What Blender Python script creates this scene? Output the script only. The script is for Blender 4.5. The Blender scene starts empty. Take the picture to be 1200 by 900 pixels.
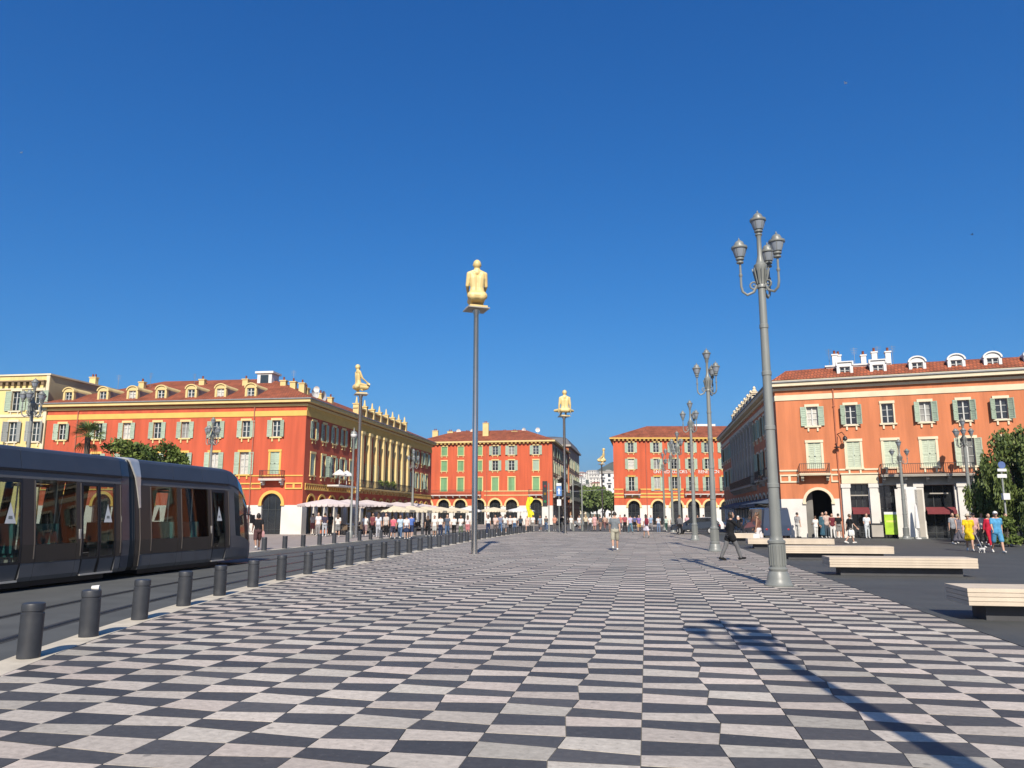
import bpy, bmesh, math, random
from mathutils import Vector, Matrix
import numpy as np
R = math.radians
PI = math.pi
rnd = random.Random(7)
sc = bpy.context.scene
C = sc.collection

# ------------------------------------------------------------------ camera, sky, sun, exposure
FPX, YH, EYE = 890.0, 604.0, 1.65
PITCH = math.atan((YH - 450) / FPX)
YAW = math.atan(158 / FPX * math.cos(PITCH))
SUN_EL, SUN_AZ = R(38.5), R(8.6)          # light travels towards -x a little and away from the camera
EXPOSURE = 0.55

cam_d = bpy.data.cameras.new('camera'); cam = bpy.data.objects.new('camera', cam_d); C.objects.link(cam)
cam_d.sensor_fit = 'HORIZONTAL'; cam_d.sensor_width = 36.0; cam_d.lens = 36.0 * FPX / 1200
cam_d.clip_start = 0.1; cam_d.clip_end = 9000
cam.location = (0, 0, EYE); cam.rotation_euler = (PI / 2 + PITCH, 0, YAW)
sc.camera = cam

w = bpy.data.worlds.new('World'); sc.world = w; w.use_nodes = True
nt = w.node_tree
bgn = nt.nodes['Background']; bgn.inputs['Strength'].default_value = 0.10
sky = nt.nodes.new('ShaderNodeTexSky'); sky.sky_type = 'NISHITA'; sky.sun_disc = False
sky.sun_elevation = SUN_EL; sky.sun_rotation = PI - SUN_AZ
sky.altitude = 0; sky.air_density = 1.0; sky.dust_density = 2.0; sky.ozone_density = 5.0
# one grade for the whole sky: deeper, bluer tone response (power per channel)
sp = nt.nodes.new('ShaderNodeSeparateColor'); cb = nt.nodes.new('ShaderNodeCombineColor')
nt.links.new(sky.outputs[0], sp.inputs[0]); nt.links.new(cb.outputs[0], bgn.inputs['Color'])
for ch, (ga, gg) in enumerate(((1.03, 1.8), (0.89, 1.05), (1.13, 0.80))):
    p0 = nt.nodes.new('ShaderNodeMath'); p0.operation = 'MULTIPLY'; p0.inputs[1].default_value = 0.1
    pm0 = nt.nodes.new('ShaderNodeMath'); pm0.operation = 'MINIMUM'; pm0.inputs[1].default_value = 0.8      # the glow round the sun clips, as on film
    p1 = nt.nodes.new('ShaderNodeMath'); p1.operation = 'POWER'; p1.inputs[1].default_value = gg
    p2 = nt.nodes.new('ShaderNodeMath'); p2.operation = 'MULTIPLY'; p2.inputs[1].default_value = ga * 10 / 2 ** EXPOSURE
    nt.links.new(sp.outputs[ch], p0.inputs[0]); nt.links.new(p0.outputs[0], pm0.inputs[0]); nt.links.new(pm0.outputs[0], p1.inputs[0]); nt.links.new(p1.outputs[0], p2.inputs[0]); nt.links.new(p2.outputs[0], cb.inputs[ch])

sd = bpy.data.lights.new('sun', 'SUN'); sd.energy = 4.9; sd.angle = R(0.53); sd.color = (1.0, 0.92, 0.80)
so = bpy.data.objects.new('sun', sd); C.objects.link(so)
so.location = (20, -60, 80)
_sd = Vector((-math.sin(SUN_AZ) * math.cos(SUN_EL), math.cos(SUN_AZ) * math.cos(SUN_EL), -math.sin(SUN_EL)))
so.rotation_euler = _sd.to_track_quat('-Z', 'Y').to_euler()

sc.view_settings.view_transform = 'Standard'; sc.view_settings.look = 'None'
sc.view_settings.exposure = EXPOSURE; sc.view_settings.gamma = 1.0
sc.cycles.max_bounces = 6; sc.cycles.transparent_max_bounces = 12

# ------------------------------------------------------------------ photograph geometry -> world points
_cp, _sp, _ca, _sa = math.cos(PITCH), math.sin(PITCH), math.cos(YAW), math.sin(YAW)
def ray(x, y):
    X = (x - 600) / FPX; Y = (450 - y) / FPX
    fy = _cp - Y * _sp
    return (X * _ca - fy * _sa, X * _sa + fy * _ca, _sp + Y * _cp)
def at(x, y, z=0.0):
    r = ray(x, y); t = (z - EYE) / r[2]
    return (r[0] * t, r[1] * t)
def atY(x, y, Y):
    r = ray(x, y); t = Y / r[1]
    return (r[0] * t, EYE + r[2] * t)
def proj(X, Y, Z):
    xr = X * _ca + Y * _sa; fw = -X * _sa + Y * _ca; z = Z - EYE
    zc = fw * _cp + z * _sp; yc = -fw * _sp + z * _cp
    if zc < 0.05: return None
    return (600 + FPX * xr / zc, 450 - FPX * yc / zc)

# ------------------------------------------------------------------ materials
MATS = {}
ALB = 0.72      # keeps the listed paint tones inside real-world reflectances
def mat(name, col, rough=0.7, metal=0.0, var=0.12, scale=3.0, bump=0.0, bscale=None, streak=1.0, objrand=0.0, spec=0.5, coat=0.0, detail=6, stain=None, stain_scale=0.5):
    """painted / stone / metal surface: base colour varied by noise, fine bump, optional stains"""
    if name in MATS: return MATS[name]
    m = bpy.data.materials.new(name); m.use_nodes = True; MATS[name] = m
    n = m.node_tree; b = n.nodes['Principled BSDF']
    b.inputs['Roughness'].default_value = rough; b.inputs['Metallic'].default_value = metal
    b.inputs['Specular IOR Level'].default_value = spec
    if coat: b.inputs['Coat Weight'].default_value = coat; b.inputs['Coat Roughness'].default_value = 0.05
    tc = n.nodes.new('ShaderNodeTexCoord'); mp = n.nodes.new('ShaderNodeMapping')
    mp.inputs['Scale'].default_value = (1, 1, streak)
    n.links.new(tc.outputs['Object'], mp.inputs['Vector'])
    nz = n.nodes.new('ShaderNodeTexNoise'); nz.inputs['Scale'].default_value = scale; nz.inputs['Detail'].default_value = detail
    n.links.new(mp.outputs[0], nz.inputs['Vector'])
    mr = n.nodes.new('ShaderNodeMapRange'); mr.inputs['From Min'].default_value = 0.3; mr.inputs['From Max'].default_value = 0.7
    mr.inputs['To Min'].default_value = 1 - var; mr.inputs['To Max'].default_value = 1 + var
    n.links.new(nz.outputs['Fac'], mr.inputs['Value'])
    val = mr.outputs[0]
    if streak < .5 and metal < .5:
        ms = n.nodes.new('ShaderNodeMapping'); ms.inputs['Scale'].default_value = (1.1, 1.1, 0.07)
        n.links.new(tc.outputs['Object'], ms.inputs['Vector'])
        ns = n.nodes.new('ShaderNodeTexNoise'); ns.inputs['Scale'].default_value = 1.6; ns.inputs['Detail'].default_value = 9; ns.inputs['Roughness'].default_value = .65
        n.links.new(ms.outputs[0], ns.inputs['Vector'])
        rs_ = n.nodes.new('ShaderNodeMapRange'); rs_.inputs['From Min'].default_value = .42; rs_.inputs['From Max'].default_value = .72; rs_.inputs['To Min'].default_value = 1.03; rs_.inputs['To Max'].default_value = .74
        n.links.new(ns.outputs['Fac'], rs_.inputs['Value'])
        mw = n.nodes.new('ShaderNodeMath'); mw.operation = 'MULTIPLY'; n.links.new(val, mw.inputs[0]); n.links.new(rs_.outputs[0], mw.inputs[1]); val = mw.outputs[0]
    if objrand:
        oi = n.nodes.new('ShaderNodeObjectInfo'); m2 = n.nodes.new('ShaderNodeMapRange')
        m2.inputs['To Min'].default_value = 1 - objrand; m2.inputs['To Max'].default_value = 1 + objrand
        n.links.new(oi.outputs['Random'], m2.inputs['Value'])
        mu = n.nodes.new('ShaderNodeMath'); mu.operation = 'MULTIPLY'
        n.links.new(val, mu.inputs[0]); n.links.new(m2.outputs[0], mu.inputs[1]); val = mu.outputs[0]
    vm = n.nodes.new('ShaderNodeVectorMath'); vm.operation = 'SCALE'; vm.inputs[0].default_value = [c_ * (1 if metal > .5 else ALB) for c_ in col[:3]]
    n.links.new(val, vm.inputs['Scale']); colout = vm.outputs[0]
    if stain:
        n3 = n.nodes.new('ShaderNodeTexNoise'); n3.inputs['Scale'].default_value = stain_scale; n3.inputs['Detail'].default_value = 8
        mp3 = n.nodes.new('ShaderNodeMapping'); mp3.inputs['Scale'].default_value = (1, 1, 0.25 if streak != 1 else 1)
        n.links.new(tc.outputs['Object'], mp3.inputs['Vector']); n.links.new(mp3.outputs[0], n3.inputs['Vector'])
        r3 = n.nodes.new('ShaderNodeMapRange'); r3.inputs['From Min'].default_value = 0.55; r3.inputs['From Max'].default_value = 0.75
        r3.inputs['To Max'].default_value = stain[3] if len(stain) > 3 else 0.5
        n.links.new(n3.outputs['Fac'], r3.inputs['Value'])
        mx = n.nodes.new('ShaderNodeMix'); mx.data_type = 'RGBA'; mx.inputs['B'].default_value = (*[c_ * ALB for c_ in stain[:3]], 1)
        n.links.new(r3.outputs[0], mx.inputs['Factor']); n.links.new(colout, mx.inputs['A']); colout = mx.outputs['Result']
    n.links.new(colout, b.inputs['Base Color'])
    if bump:
        nb = n.nodes.new('ShaderNodeTexNoise'); nb.inputs['Scale'].default_value = bscale or scale * 12; nb.inputs['Detail'].default_value = 4
        n.links.new(tc.outputs['Object'], nb.inputs['Vector'])
        bp = n.nodes.new('ShaderNodeBump'); bp.inputs['Strength'].default_value = bump; bp.inputs['Distance'].default_value = 0.02
        n.links.new(nb.outputs['Fac'], bp.inputs['Height']); n.links.new(bp.outputs[0], b.inputs['Normal'])
    return m
def glass_mat(name, tint, rough=0.03, refl=0.12):
    if name in MATS: return MATS[name]
    m = bpy.data.materials.new(name); m.use_nodes = True; MATS[name] = m
    n = m.node_tree; n.nodes.clear()
    out = n.nodes.new('ShaderNodeOutputMaterial'); mx = n.nodes.new('ShaderNodeMixShader')
    tr = n.nodes.new('ShaderNodeBsdfTransparent'); tr.inputs[0].default_value = (*tint, 1)
    gl = n.nodes.new('ShaderNodeBsdfGlossy'); gl.inputs['Roughness'].default_value = rough
    fr = n.nodes.new('ShaderNodeFresnel'); gm = n.nodes.new('ShaderNodeNewGeometry'); mi_ = n.nodes.new('ShaderNodeMapRange'); mi_.inputs['To Min'].default_value = 1.45; mi_.inputs['To Max'].default_value = 1 / 1.45
    n.links.new(gm.outputs['Backfacing'], mi_.inputs['Value']); n.links.new(mi_.outputs[0], fr.inputs[0])
    ad = n.nodes.new('ShaderNodeMath'); ad.operation = 'ADD'; ad.inputs[1].default_value = refl * 0.4; ad.use_clamp = True
    n.links.new(fr.outputs[0], ad.inputs[0]); n.links.new(ad.outputs[0], mx.inputs[0])
    n.links.new(tr.outputs[0], mx.inputs[1]); n.links.new(gl.outputs[0], mx.inputs[2]); n.links.new(mx.outputs[0], out.inputs[0])
    return m
def cloth(col, name=None):
    key = 'cloth_%.2f_%.2f_%.2f' % tuple(col)
    return mat(key, col, rough=0.9, var=0.18, scale=9, spec=0.15)

# stone slabs of the checkered paving: per slab tone + mottling + specks
def slab_mat(name, a, b2, speck, rough):
    m = bpy.data.materials.new(name); m.use_nodes = True
    n = m.node_tree; b = n.nodes['Principled BSDF']; b.inputs['Roughness'].default_value = rough
    b.inputs['Specular IOR Level'].default_value = 0.35
    at_ = n.nodes.new('ShaderNodeAttribute'); at_.attribute_name = 'tone'
    oi = n.nodes.new('ShaderNodeObjectInfo')
    ad = n.nodes.new('ShaderNodeMath'); ad.operation = 'ADD'
    n.links.new(at_.outputs['Fac'], ad.inputs[0]); n.links.new(oi.outputs['Random'], ad.inputs[1])
    fr = n.nodes.new('ShaderNodeMath'); fr.operation = 'FRACT'; n.links.new(ad.outputs[0], fr.inputs[0])
    geo = n.nodes.new('ShaderNodeNewGeometry')
    mp = n.nodes.new('ShaderNodeMapping'); mp.inputs['Scale'].default_value = (1.0, 1.35, 1)
    n.links.new(geo.outputs['Position'], mp.inputs['Vector'])
    n1 = n.nodes.new('ShaderNodeTexNoise'); n1.inputs['Scale'].default_value = 13; n1.inputs['Detail'].default_value = 8; n1.inputs['Roughness'].default_value = 0.72
    n.links.new(mp.outputs[0], n1.inputs['Vector'])
    n0 = n.nodes.new('ShaderNodeTexNoise'); n0.inputs['Scale'].default_value = 0.35; n0.inputs['Detail'].default_value = 4
    n.links.new(geo.outputs['Position'], n0.inputs['Vector'])
    mx = n.nodes.new('ShaderNodeMix'); mx.data_type = 'RGBA'; mx.inputs['A'].default_value = (*a, 1); mx.inputs['B'].default_value = (*b2, 1)
    n.links.new(fr.outputs[0], mx.inputs['Factor'])
    r1 = n.nodes.new('ShaderNodeMapRange'); r1.inputs['From Min'].default_value = 0.25; r1.inputs['From Max'].default_value = 0.75; r1.inputs['To Min'].default_value = 0.66; r1.inputs['To Max'].default_value = 1.26
    n.links.new(n1.outputs['Fac'], r1.inputs['Value'])
    r0 = n.nodes.new('ShaderNodeMapRange'); r0.inputs['From Min'].default_value = 0.3; r0.inputs['From Max'].default_value = 0.7; r0.inputs['To Min'].default_value = 0.78; r0.inputs['To Max'].default_value = 1.10
    n.links.new(n0.outputs['Fac'], r0.inputs['Value'])
    mu = n.nodes.new('ShaderNodeMath'); mu.operation = 'MULTIPLY'; n.links.new(r1.outputs[0], mu.inputs[0]); n.links.new(r0.outputs[0], mu.inputs[1])
    # per slab brightness
    r2 = n.nodes.new('ShaderNodeMath'); r2.operation = 'MULTIPLY'; r2.inputs[1].default_value = 7.31
    n.links.new(fr.outputs[0], r2.inputs[0])
    f2 = n.nodes.new('ShaderNodeMath'); f2.operation = 'FRACT'; n.links.new(r2.outputs[0], f2.inputs[0])
    r3 = n.nodes.new('ShaderNodeMapRange'); r3.inputs['To Min'].default_value = 0.84; r3.inputs['To Max'].default_value = 1.12
    n.links.new(f2.outputs[0], r3.inputs['Value'])
    mu2 = n.nodes.new('ShaderNodeMath'); mu2.operation = 'MULTIPLY'; n.links.new(mu.outputs[0], mu2.inputs[0]); n.links.new(r3.outputs[0], mu2.inputs[1])
    vm = n.nodes.new('ShaderNodeVectorMath'); vm.operation = 'SCALE'
    n.links.new(mx.outputs['Result'], vm.inputs[0]); n.links.new(mu2.outputs[0], vm.inputs['Scale'])
    # gum spots / pits
    vo = n.nodes.new('ShaderNodeTexNoise'); vo.inputs['Scale'].default_value = 26; vo.inputs['Detail'].default_value = 3
    n.links.new(geo.outputs['Position'], vo.inputs['Vector'])
    r4 = n.nodes.new('ShaderNodeMapRange'); r4.inputs['From Min'].default_value = 0.62; r4.inputs['From Max'].default_value = 0.72; r4.inputs['To Max'].default_value = 0.6
    n.links.new(vo.outputs['Fac'], r4.inputs['Value'])
    mx2 = n.nodes.new('ShaderNodeMix'); mx2.data_type = 'RGBA'; mx2.inputs['B'].default_value = (*speck, 1)
    n.links.new(r4.outputs[0], mx2.inputs['Factor']); n.links.new(vm.outputs[0], mx2.inputs['A'])
    vg = n.nodes.new('ShaderNodeTexVoronoi'); vg.inputs['Scale'].default_value = 2.4; n.links.new(geo.outputs['Position'], vg.inputs['Vector'])
    rg_ = n.nodes.new('ShaderNodeMapRange'); rg_.inputs['From Min'].default_value = .085; rg_.inputs['From Max'].default_value = .055; rg_.inputs['To Max'].default_value = .5
    n.links.new(vg.outputs['Distance'], rg_.inputs['Value'])
    mx3 = n.nodes.new('ShaderNodeMix'); mx3.data_type = 'RGBA'; mx3.inputs['B'].default_value = (0.09, 0.085, 0.08, 1)
    n.links.new(rg_.outputs[0], mx3.inputs['Factor']); n.links.new(mx2.outputs['Result'], mx3.inputs['A'])
    n.links.new(mx3.outputs['Result'], b.inputs['Base Color'])
    bp = n.nodes.new('ShaderNodeBump'); bp.inputs['Strength'].default_value = 0.25; bp.inputs['Distance'].default_value = 0.004
    n.links.new(n1.outputs['Fac'], bp.inputs['Height']); n.links.new(bp.outputs[0], b.inputs['Normal'])
    return m
M_LIGHT = slab_mat('pale_limestone', (0.425, 0.390, 0.335), (0.48, 0.41, 0.355), (0.20, 0.17, 0.135), 0.75)
M_DARK = slab_mat('dark_basalt', (0.062, 0.061, 0.062), (0.080, 0.076, 0.074), (0.12, 0.115, 0.11), 0.6)
M_BED = mat('mortar', (0.20, 0.19, 0.175), rough=0.95, var=0.2, scale=6)
M_KERB = mat('kerb_stone', (0.64, 0.57, 0.455), rough=0.8, var=0.15, scale=4, bump=0.2)
M_ASPH = mat('asphalt', (0.085, 0.085, 0.084), rough=0.85, var=0.2, scale=1.2, bump=0.4, bscale=60, stain=(0.05, 0.05, 0.05, 0.45), stain_scale=0.35)
M_TRACK = mat('track_concrete', (0.094, 0.098, 0.095), rough=0.8, var=0.2, scale=1.0, bump=0.3, bscale=40, stain=(0.07, 0.07, 0.07, 0.5), stain_scale=0.5)
M_DPAV = mat('dark_paving', (0.070, 0.074, 0.072), rough=0.7, var=0.14, scale=0.9, bump=0.3, bscale=50, stain=(0.06, 0.06, 0.065, 0.4), stain_scale=0.3)
def block_tone(m, bw, bh, amt):
    n = m.node_tree; b = n.nodes['Principled BSDF']; src = b.inputs['Base Color'].links[0].from_socket
    geo = n.nodes.new('ShaderNodeNewGeometry'); bk = n.nodes.new('ShaderNodeTexBrick')
    bk.inputs['Color1'].default_value = (1 + amt,) * 3 + (1,); bk.inputs['Color2'].default_value = (1 - amt,) * 3 + (1,); bk.inputs['Mortar'].default_value = (.62, .62, .62, 1)
    bk.inputs['Scale'].default_value = 1; bk.inputs['Brick Width'].default_value = bw; bk.inputs['Row Height'].default_value = bh; bk.inputs['Mortar Size'].default_value = .006
    n.links.new(geo.outputs['Position'], bk.inputs['Vector'])
    mx = n.nodes.new('ShaderNodeMix'); mx.data_type = 'RGBA'; mx.blend_type = 'MULTIPLY'; mx.inputs['Factor'].default_value = 1
    n.links.new(src, mx.inputs['A']); n.links.new(bk.outputs['Color'], mx.inputs['B']); n.links.new(mx.outputs['Result'], b.inputs['Base Color'])
block_tone(M_DPAV, .9, .45, .10)
M_SIDE = mat('pink_paving', (0.36, 0.31, 0.28), rough=0.85, var=0.14, scale=1.5, bump=0.2, stain=(0.24, 0.2, 0.18, 0.5), stain_scale=0.4)
M_RAIL = mat('rail_steel', (0.10, 0.10, 0.10), rough=0.35, metal=0.8, var=0.1)
M_GROOVE = mat('groove_rubber', (0.045, 0.045, 0.047), rough=0.9)
M_BOLL = mat('bollard_paint', (0.042, 0.045, 0.052), rough=0.45, var=0.15, scale=8, objrand=0.2, stain=(0.1, 0.1, 0.1, 0.4), stain_scale=6)
M_GREY = mat('lamp_grey_paint', (0.25, 0.262, 0.245), rough=0.42, var=0.10, scale=5, streak=0.3, spec=0.5)
M_STEEL = mat('brushed_steel', (0.56, 0.53, 0.49), rough=0.2, metal=1.0, var=0.08, scale=6, streak=0.2)
M_LANT = mat('frosted_glass', (0.30, 0.335, 0.385), rough=0.25, var=0.05)
M_RESIN = mat('cream_resin', (0.80, 0.60, 0.255), rough=0.45, var=0.08, scale=3)
M_PLATE = mat('statue_plate_paint', (0.42, 0.40, 0.36), rough=0.5)
M_BENCH = mat('bench_limestone', (0.68, 0.57, 0.44), rough=0.75, var=0.09, scale=2.5, bump=0.2, objrand=0.06)
M_BBASE = mat('bench_base', (0.06, 0.06, 0.065), rough=0.7, var=0.15)
M_BLACK = mat('black_metal', (0.015, 0.015, 0.017), rough=0.5)
M_IRON = mat('wrought_iron', (0.035, 0.04, 0.04), rough=0.5)
M_WHITE = mat('white_paint', (0.80, 0.79, 0.76), rough=0.6, var=0.06)
M_RED = mat('red_render', (0.605, 0.112, 0.050), rough=0.9, var=0.11, scale=0.7, streak=0.3, bump=0.15, bscale=30, stain=(0.44, 0.085, 0.05, 0.6), stain_scale=0.3)
M_RED2 = mat('red_render_far', (0.645, 0.124, 0.049), rough=0.9, var=0.10, scale=0.5, streak=0.3, stain=(0.50, 0.09, 0.045, 0.5), stain_scale=0.25)
M_SALM = mat('salmon_render', (0.665, 0.225, 0.097), rough=0.9, var=0.09, scale=0.7, streak=0.3, bump=0.15, bscale=30, stain=(0.56, 0.18, 0.08, 0.5), stain_scale=0.3)
M_OCHRE = mat('ochre_trim', (0.78, 0.49, 0.12), rough=0.85, var=0.08, scale=1.2)
M_OCHRE2 = mat('pale_ochre_trim', (0.78, 0.60, 0.27), rough=0.85, var=0.08, scale=1.2)
M_CREAM = mat('cream_trim', (0.80, 0.69, 0.49), rough=0.85, var=0.08, scale=1.2)
M_YELLOW = mat('pale_yellow_render', (0.82, 0.66, 0.28), rough=0.9, var=0.06, scale=0.5, streak=0.3, stain=(0.7, 0.55, 0.24, 0.5))
M_GREYST = mat('grey_stone_trim', (0.46, 0.42, 0.36), rough=0.85, var=0.1, scale=1.2)
M_WSTONE = mat('white_base_stone', (0.78, 0.74, 0.68), rough=0.85, var=0.08, scale=0.8, bump=0.2, bscale=20, stain=(0.55, 0.5, 0.43, 0.5), stain_scale=0.6)
M_SHUT = mat('sage_shutter', (0.42, 0.52, 0.40), rough=0.7, var=0.1, scale=2, streak=6, objrand=0.12)
M_SHUT2 = mat('green_shutter', (0.19, 0.37, 0.17), rough=0.7, var=0.1, scale=2, objrand=0.15)
M_SASH = mat('sash_paint', (0.62, 0.63, 0.60), rough=0.6, objrand=0.15)
M_PANE = mat('dark_pane', (0.03, 0.04, 0.045), rough=0.08, var=0.5, scale=0.8, objrand=0.6, spec=0.8)
M_CURT = mat('curtain', (0.62, 0.60, 0.54), rough=0.9, var=0.2, scale=6)
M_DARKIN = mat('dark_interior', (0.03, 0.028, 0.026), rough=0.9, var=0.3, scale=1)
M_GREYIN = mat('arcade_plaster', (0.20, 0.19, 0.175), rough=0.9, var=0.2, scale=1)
M_SHOPGL = mat('shop_glass', (0.025, 0.028, 0.032), rough=0.06, var=0.5, scale=0.6, spec=0.7)
M_ZINC = mat('zinc', (0.30, 0.31, 0.32), rough=0.5, metal=0.3)
M_PIPE = mat('drain_pipe_paint', (0.42, 0.13, 0.08), rough=0.6)
M_SKIN = mat('skin', (0.58, 0.34, 0.235), rough=0.6, var=0.08, scale=6)
M_SKIN2 = mat('tan_skin', (0.40, 0.215, 0.135), rough=0.6, var=0.08, scale=6)
M_HAIRD = mat('dark_hair', (0.025, 0.018, 0.014), rough=0.6, var=0.3, scale=30)
M_HAIRB = mat('brown_hair', (0.10, 0.055, 0.03), rough=0.6, var=0.3, scale=30)
M_HAIRL = mat('fair_hair', (0.42, 0.29, 0.14), rough=0.6, var=0.3, scale=30)
M_HAIRG = mat('grey_hair', (0.42, 0.40, 0.38), rough=0.6, var=0.3, scale=30)

def roof_mat():
    m = bpy.data.materials.new('terracotta_tiles'); m.use_nodes = True
    n = m.node_tree; b = n.nodes['Principled BSDF']; b.inputs['Roughness'].default_value = 0.9; b.inputs['Specular IOR Level'].default_value = 0.2
    tc = n.nodes.new('ShaderNodeTexCoord')
    bk = n.nodes.new('ShaderNodeTexBrick'); bk.inputs['Scale'].default_value = 1.0
    bk.inputs['Color1'].default_value = (0.31, 0.088, 0.042, 1); bk.inputs['Color2'].default_value = (0.215, 0.068, 0.038, 1); bk.inputs['Mortar'].default_value = (0.13, 0.045, 0.028, 1)
    bk.inputs['Brick Width'].default_value = 0.25; bk.inputs['Row Height'].default_value = 0.35; bk.inputs['Mortar Size'].default_value = 0.03
    n.links.new(tc.outputs['Object'], bk.inputs['Vector'])
    nz = n.nodes.new('ShaderNodeTexNoise'); nz.inputs['Scale'].default_value = 0.8; nz.inputs['Detail'].default_value = 8
    n.links.new(tc.outputs['Object'], nz.inputs['Vector'])
    mr = n.nodes.new('ShaderNodeMapRange'); mr.inputs['From Min'].default_value = 0.3; mr.inputs['From Max'].default_value = 0.7; mr.inputs['To Min'].default_value = 0.7; mr.inputs['To Max'].default_value = 1.25
    n.links.new(nz.outputs['Fac'], mr.inputs['Value'])
    vm = n.nodes.new('ShaderNodeVectorMath'); vm.operation = 'SCALE'
    n.links.new(bk.outputs['Color'], vm.inputs[0]); n.links.new(mr.outputs[0], vm.inputs['Scale']); n.links.new(vm.outputs[0], b.inputs['Base Color'])
    bp = n.nodes.new('ShaderNodeBump'); bp.inputs['Strength'].default_value = 0.6; bp.inputs['Distance'].default_value = 0.05
    n.links.new(bk.outputs['Fac'], bp.inputs['Height']); bp.invert = True; n.links.new(bp.outputs[0], b.inputs['Normal'])
    return m
M_ROOF = roof_mat()
def leaf_mat(name, c1, c2, scale=0.8):
    m = bpy.data.materials.new(name); m.use_nodes = True
    n = m.node_tree; b = n.nodes['Principled BSDF']; b.inputs['Roughness'].default_value = 0.6; b.inputs['Specular IOR Level'].default_value = 0.3
    geo = n.nodes.new('ShaderNodeNewGeometry')
    nz = n.nodes.new('ShaderNodeTexNoise'); nz.inputs['Scale'].default_value = scale; nz.inputs['Detail'].default_value = 6
    n.links.new(geo.outputs['Position'], nz.inputs['Vector'])
    mr = n.nodes.new('ShaderNodeMapRange'); mr.inputs['From Min'].default_value = 0.35; mr.inputs['From Max'].default_value = 0.65
    n.links.new(nz.outputs['Fac'], mr.inputs['Value'])
    ad = n.nodes.new('ShaderNodeMath'); ad.operation = 'ADD'; ad.inputs[1].default_value = 0
    mu = n.nodes.new('ShaderNodeMath'); mu.operation = 'MULTIPLY'; mu.inputs[1].default_value = 0.6
    sb = n.nodes.new('ShaderNodeMath'); sb.operation = 'MULTIPLY'; sb.inputs[1].default_value = 0.5
    n.links.new(geo.outputs['Random Per Island'], mu.inputs[0]); n.links.new(mr.outputs[0], sb.inputs[0])
    n.links.new(mu.outputs[0], ad.inputs[0]); n.links.new(sb.outputs[0], ad.inputs[1])
    mx = n.nodes.new('ShaderNodeMix'); mx.data_type = 'RGBA'; mx.inputs['A'].default_value = (*c1, 1); mx.inputs['B'].default_value = (*c2, 1)
    n.links.new(ad.outputs[0], mx.inputs['Factor'])
    n.links.new(mx.outputs['Result'], b.inputs['Base Color'])
    return m
M_LEAF = leaf_mat('leaf_green', (0.032, 0.062, 0.014), (0.115, 0.15, 0.030))
M_LEAFW = leaf_mat('leaf_hanging', (0.026, 0.052, 0.014), (0.12, 0.15, 0.035), 1.4)
M_LEAFP = leaf_mat('leaf_palm', (0.05, 0.08, 0.02), (0.12, 0.15, 0.04))
M_LEAFF = leaf_mat('leaf_far', (0.05, 0.085, 0.02), (0.14, 0.18, 0.05), 0.3)
M_BARK = mat('bark', (0.11, 0.085, 0.065), rough=0.95, var=0.3, scale=6, streak=0.3)

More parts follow.
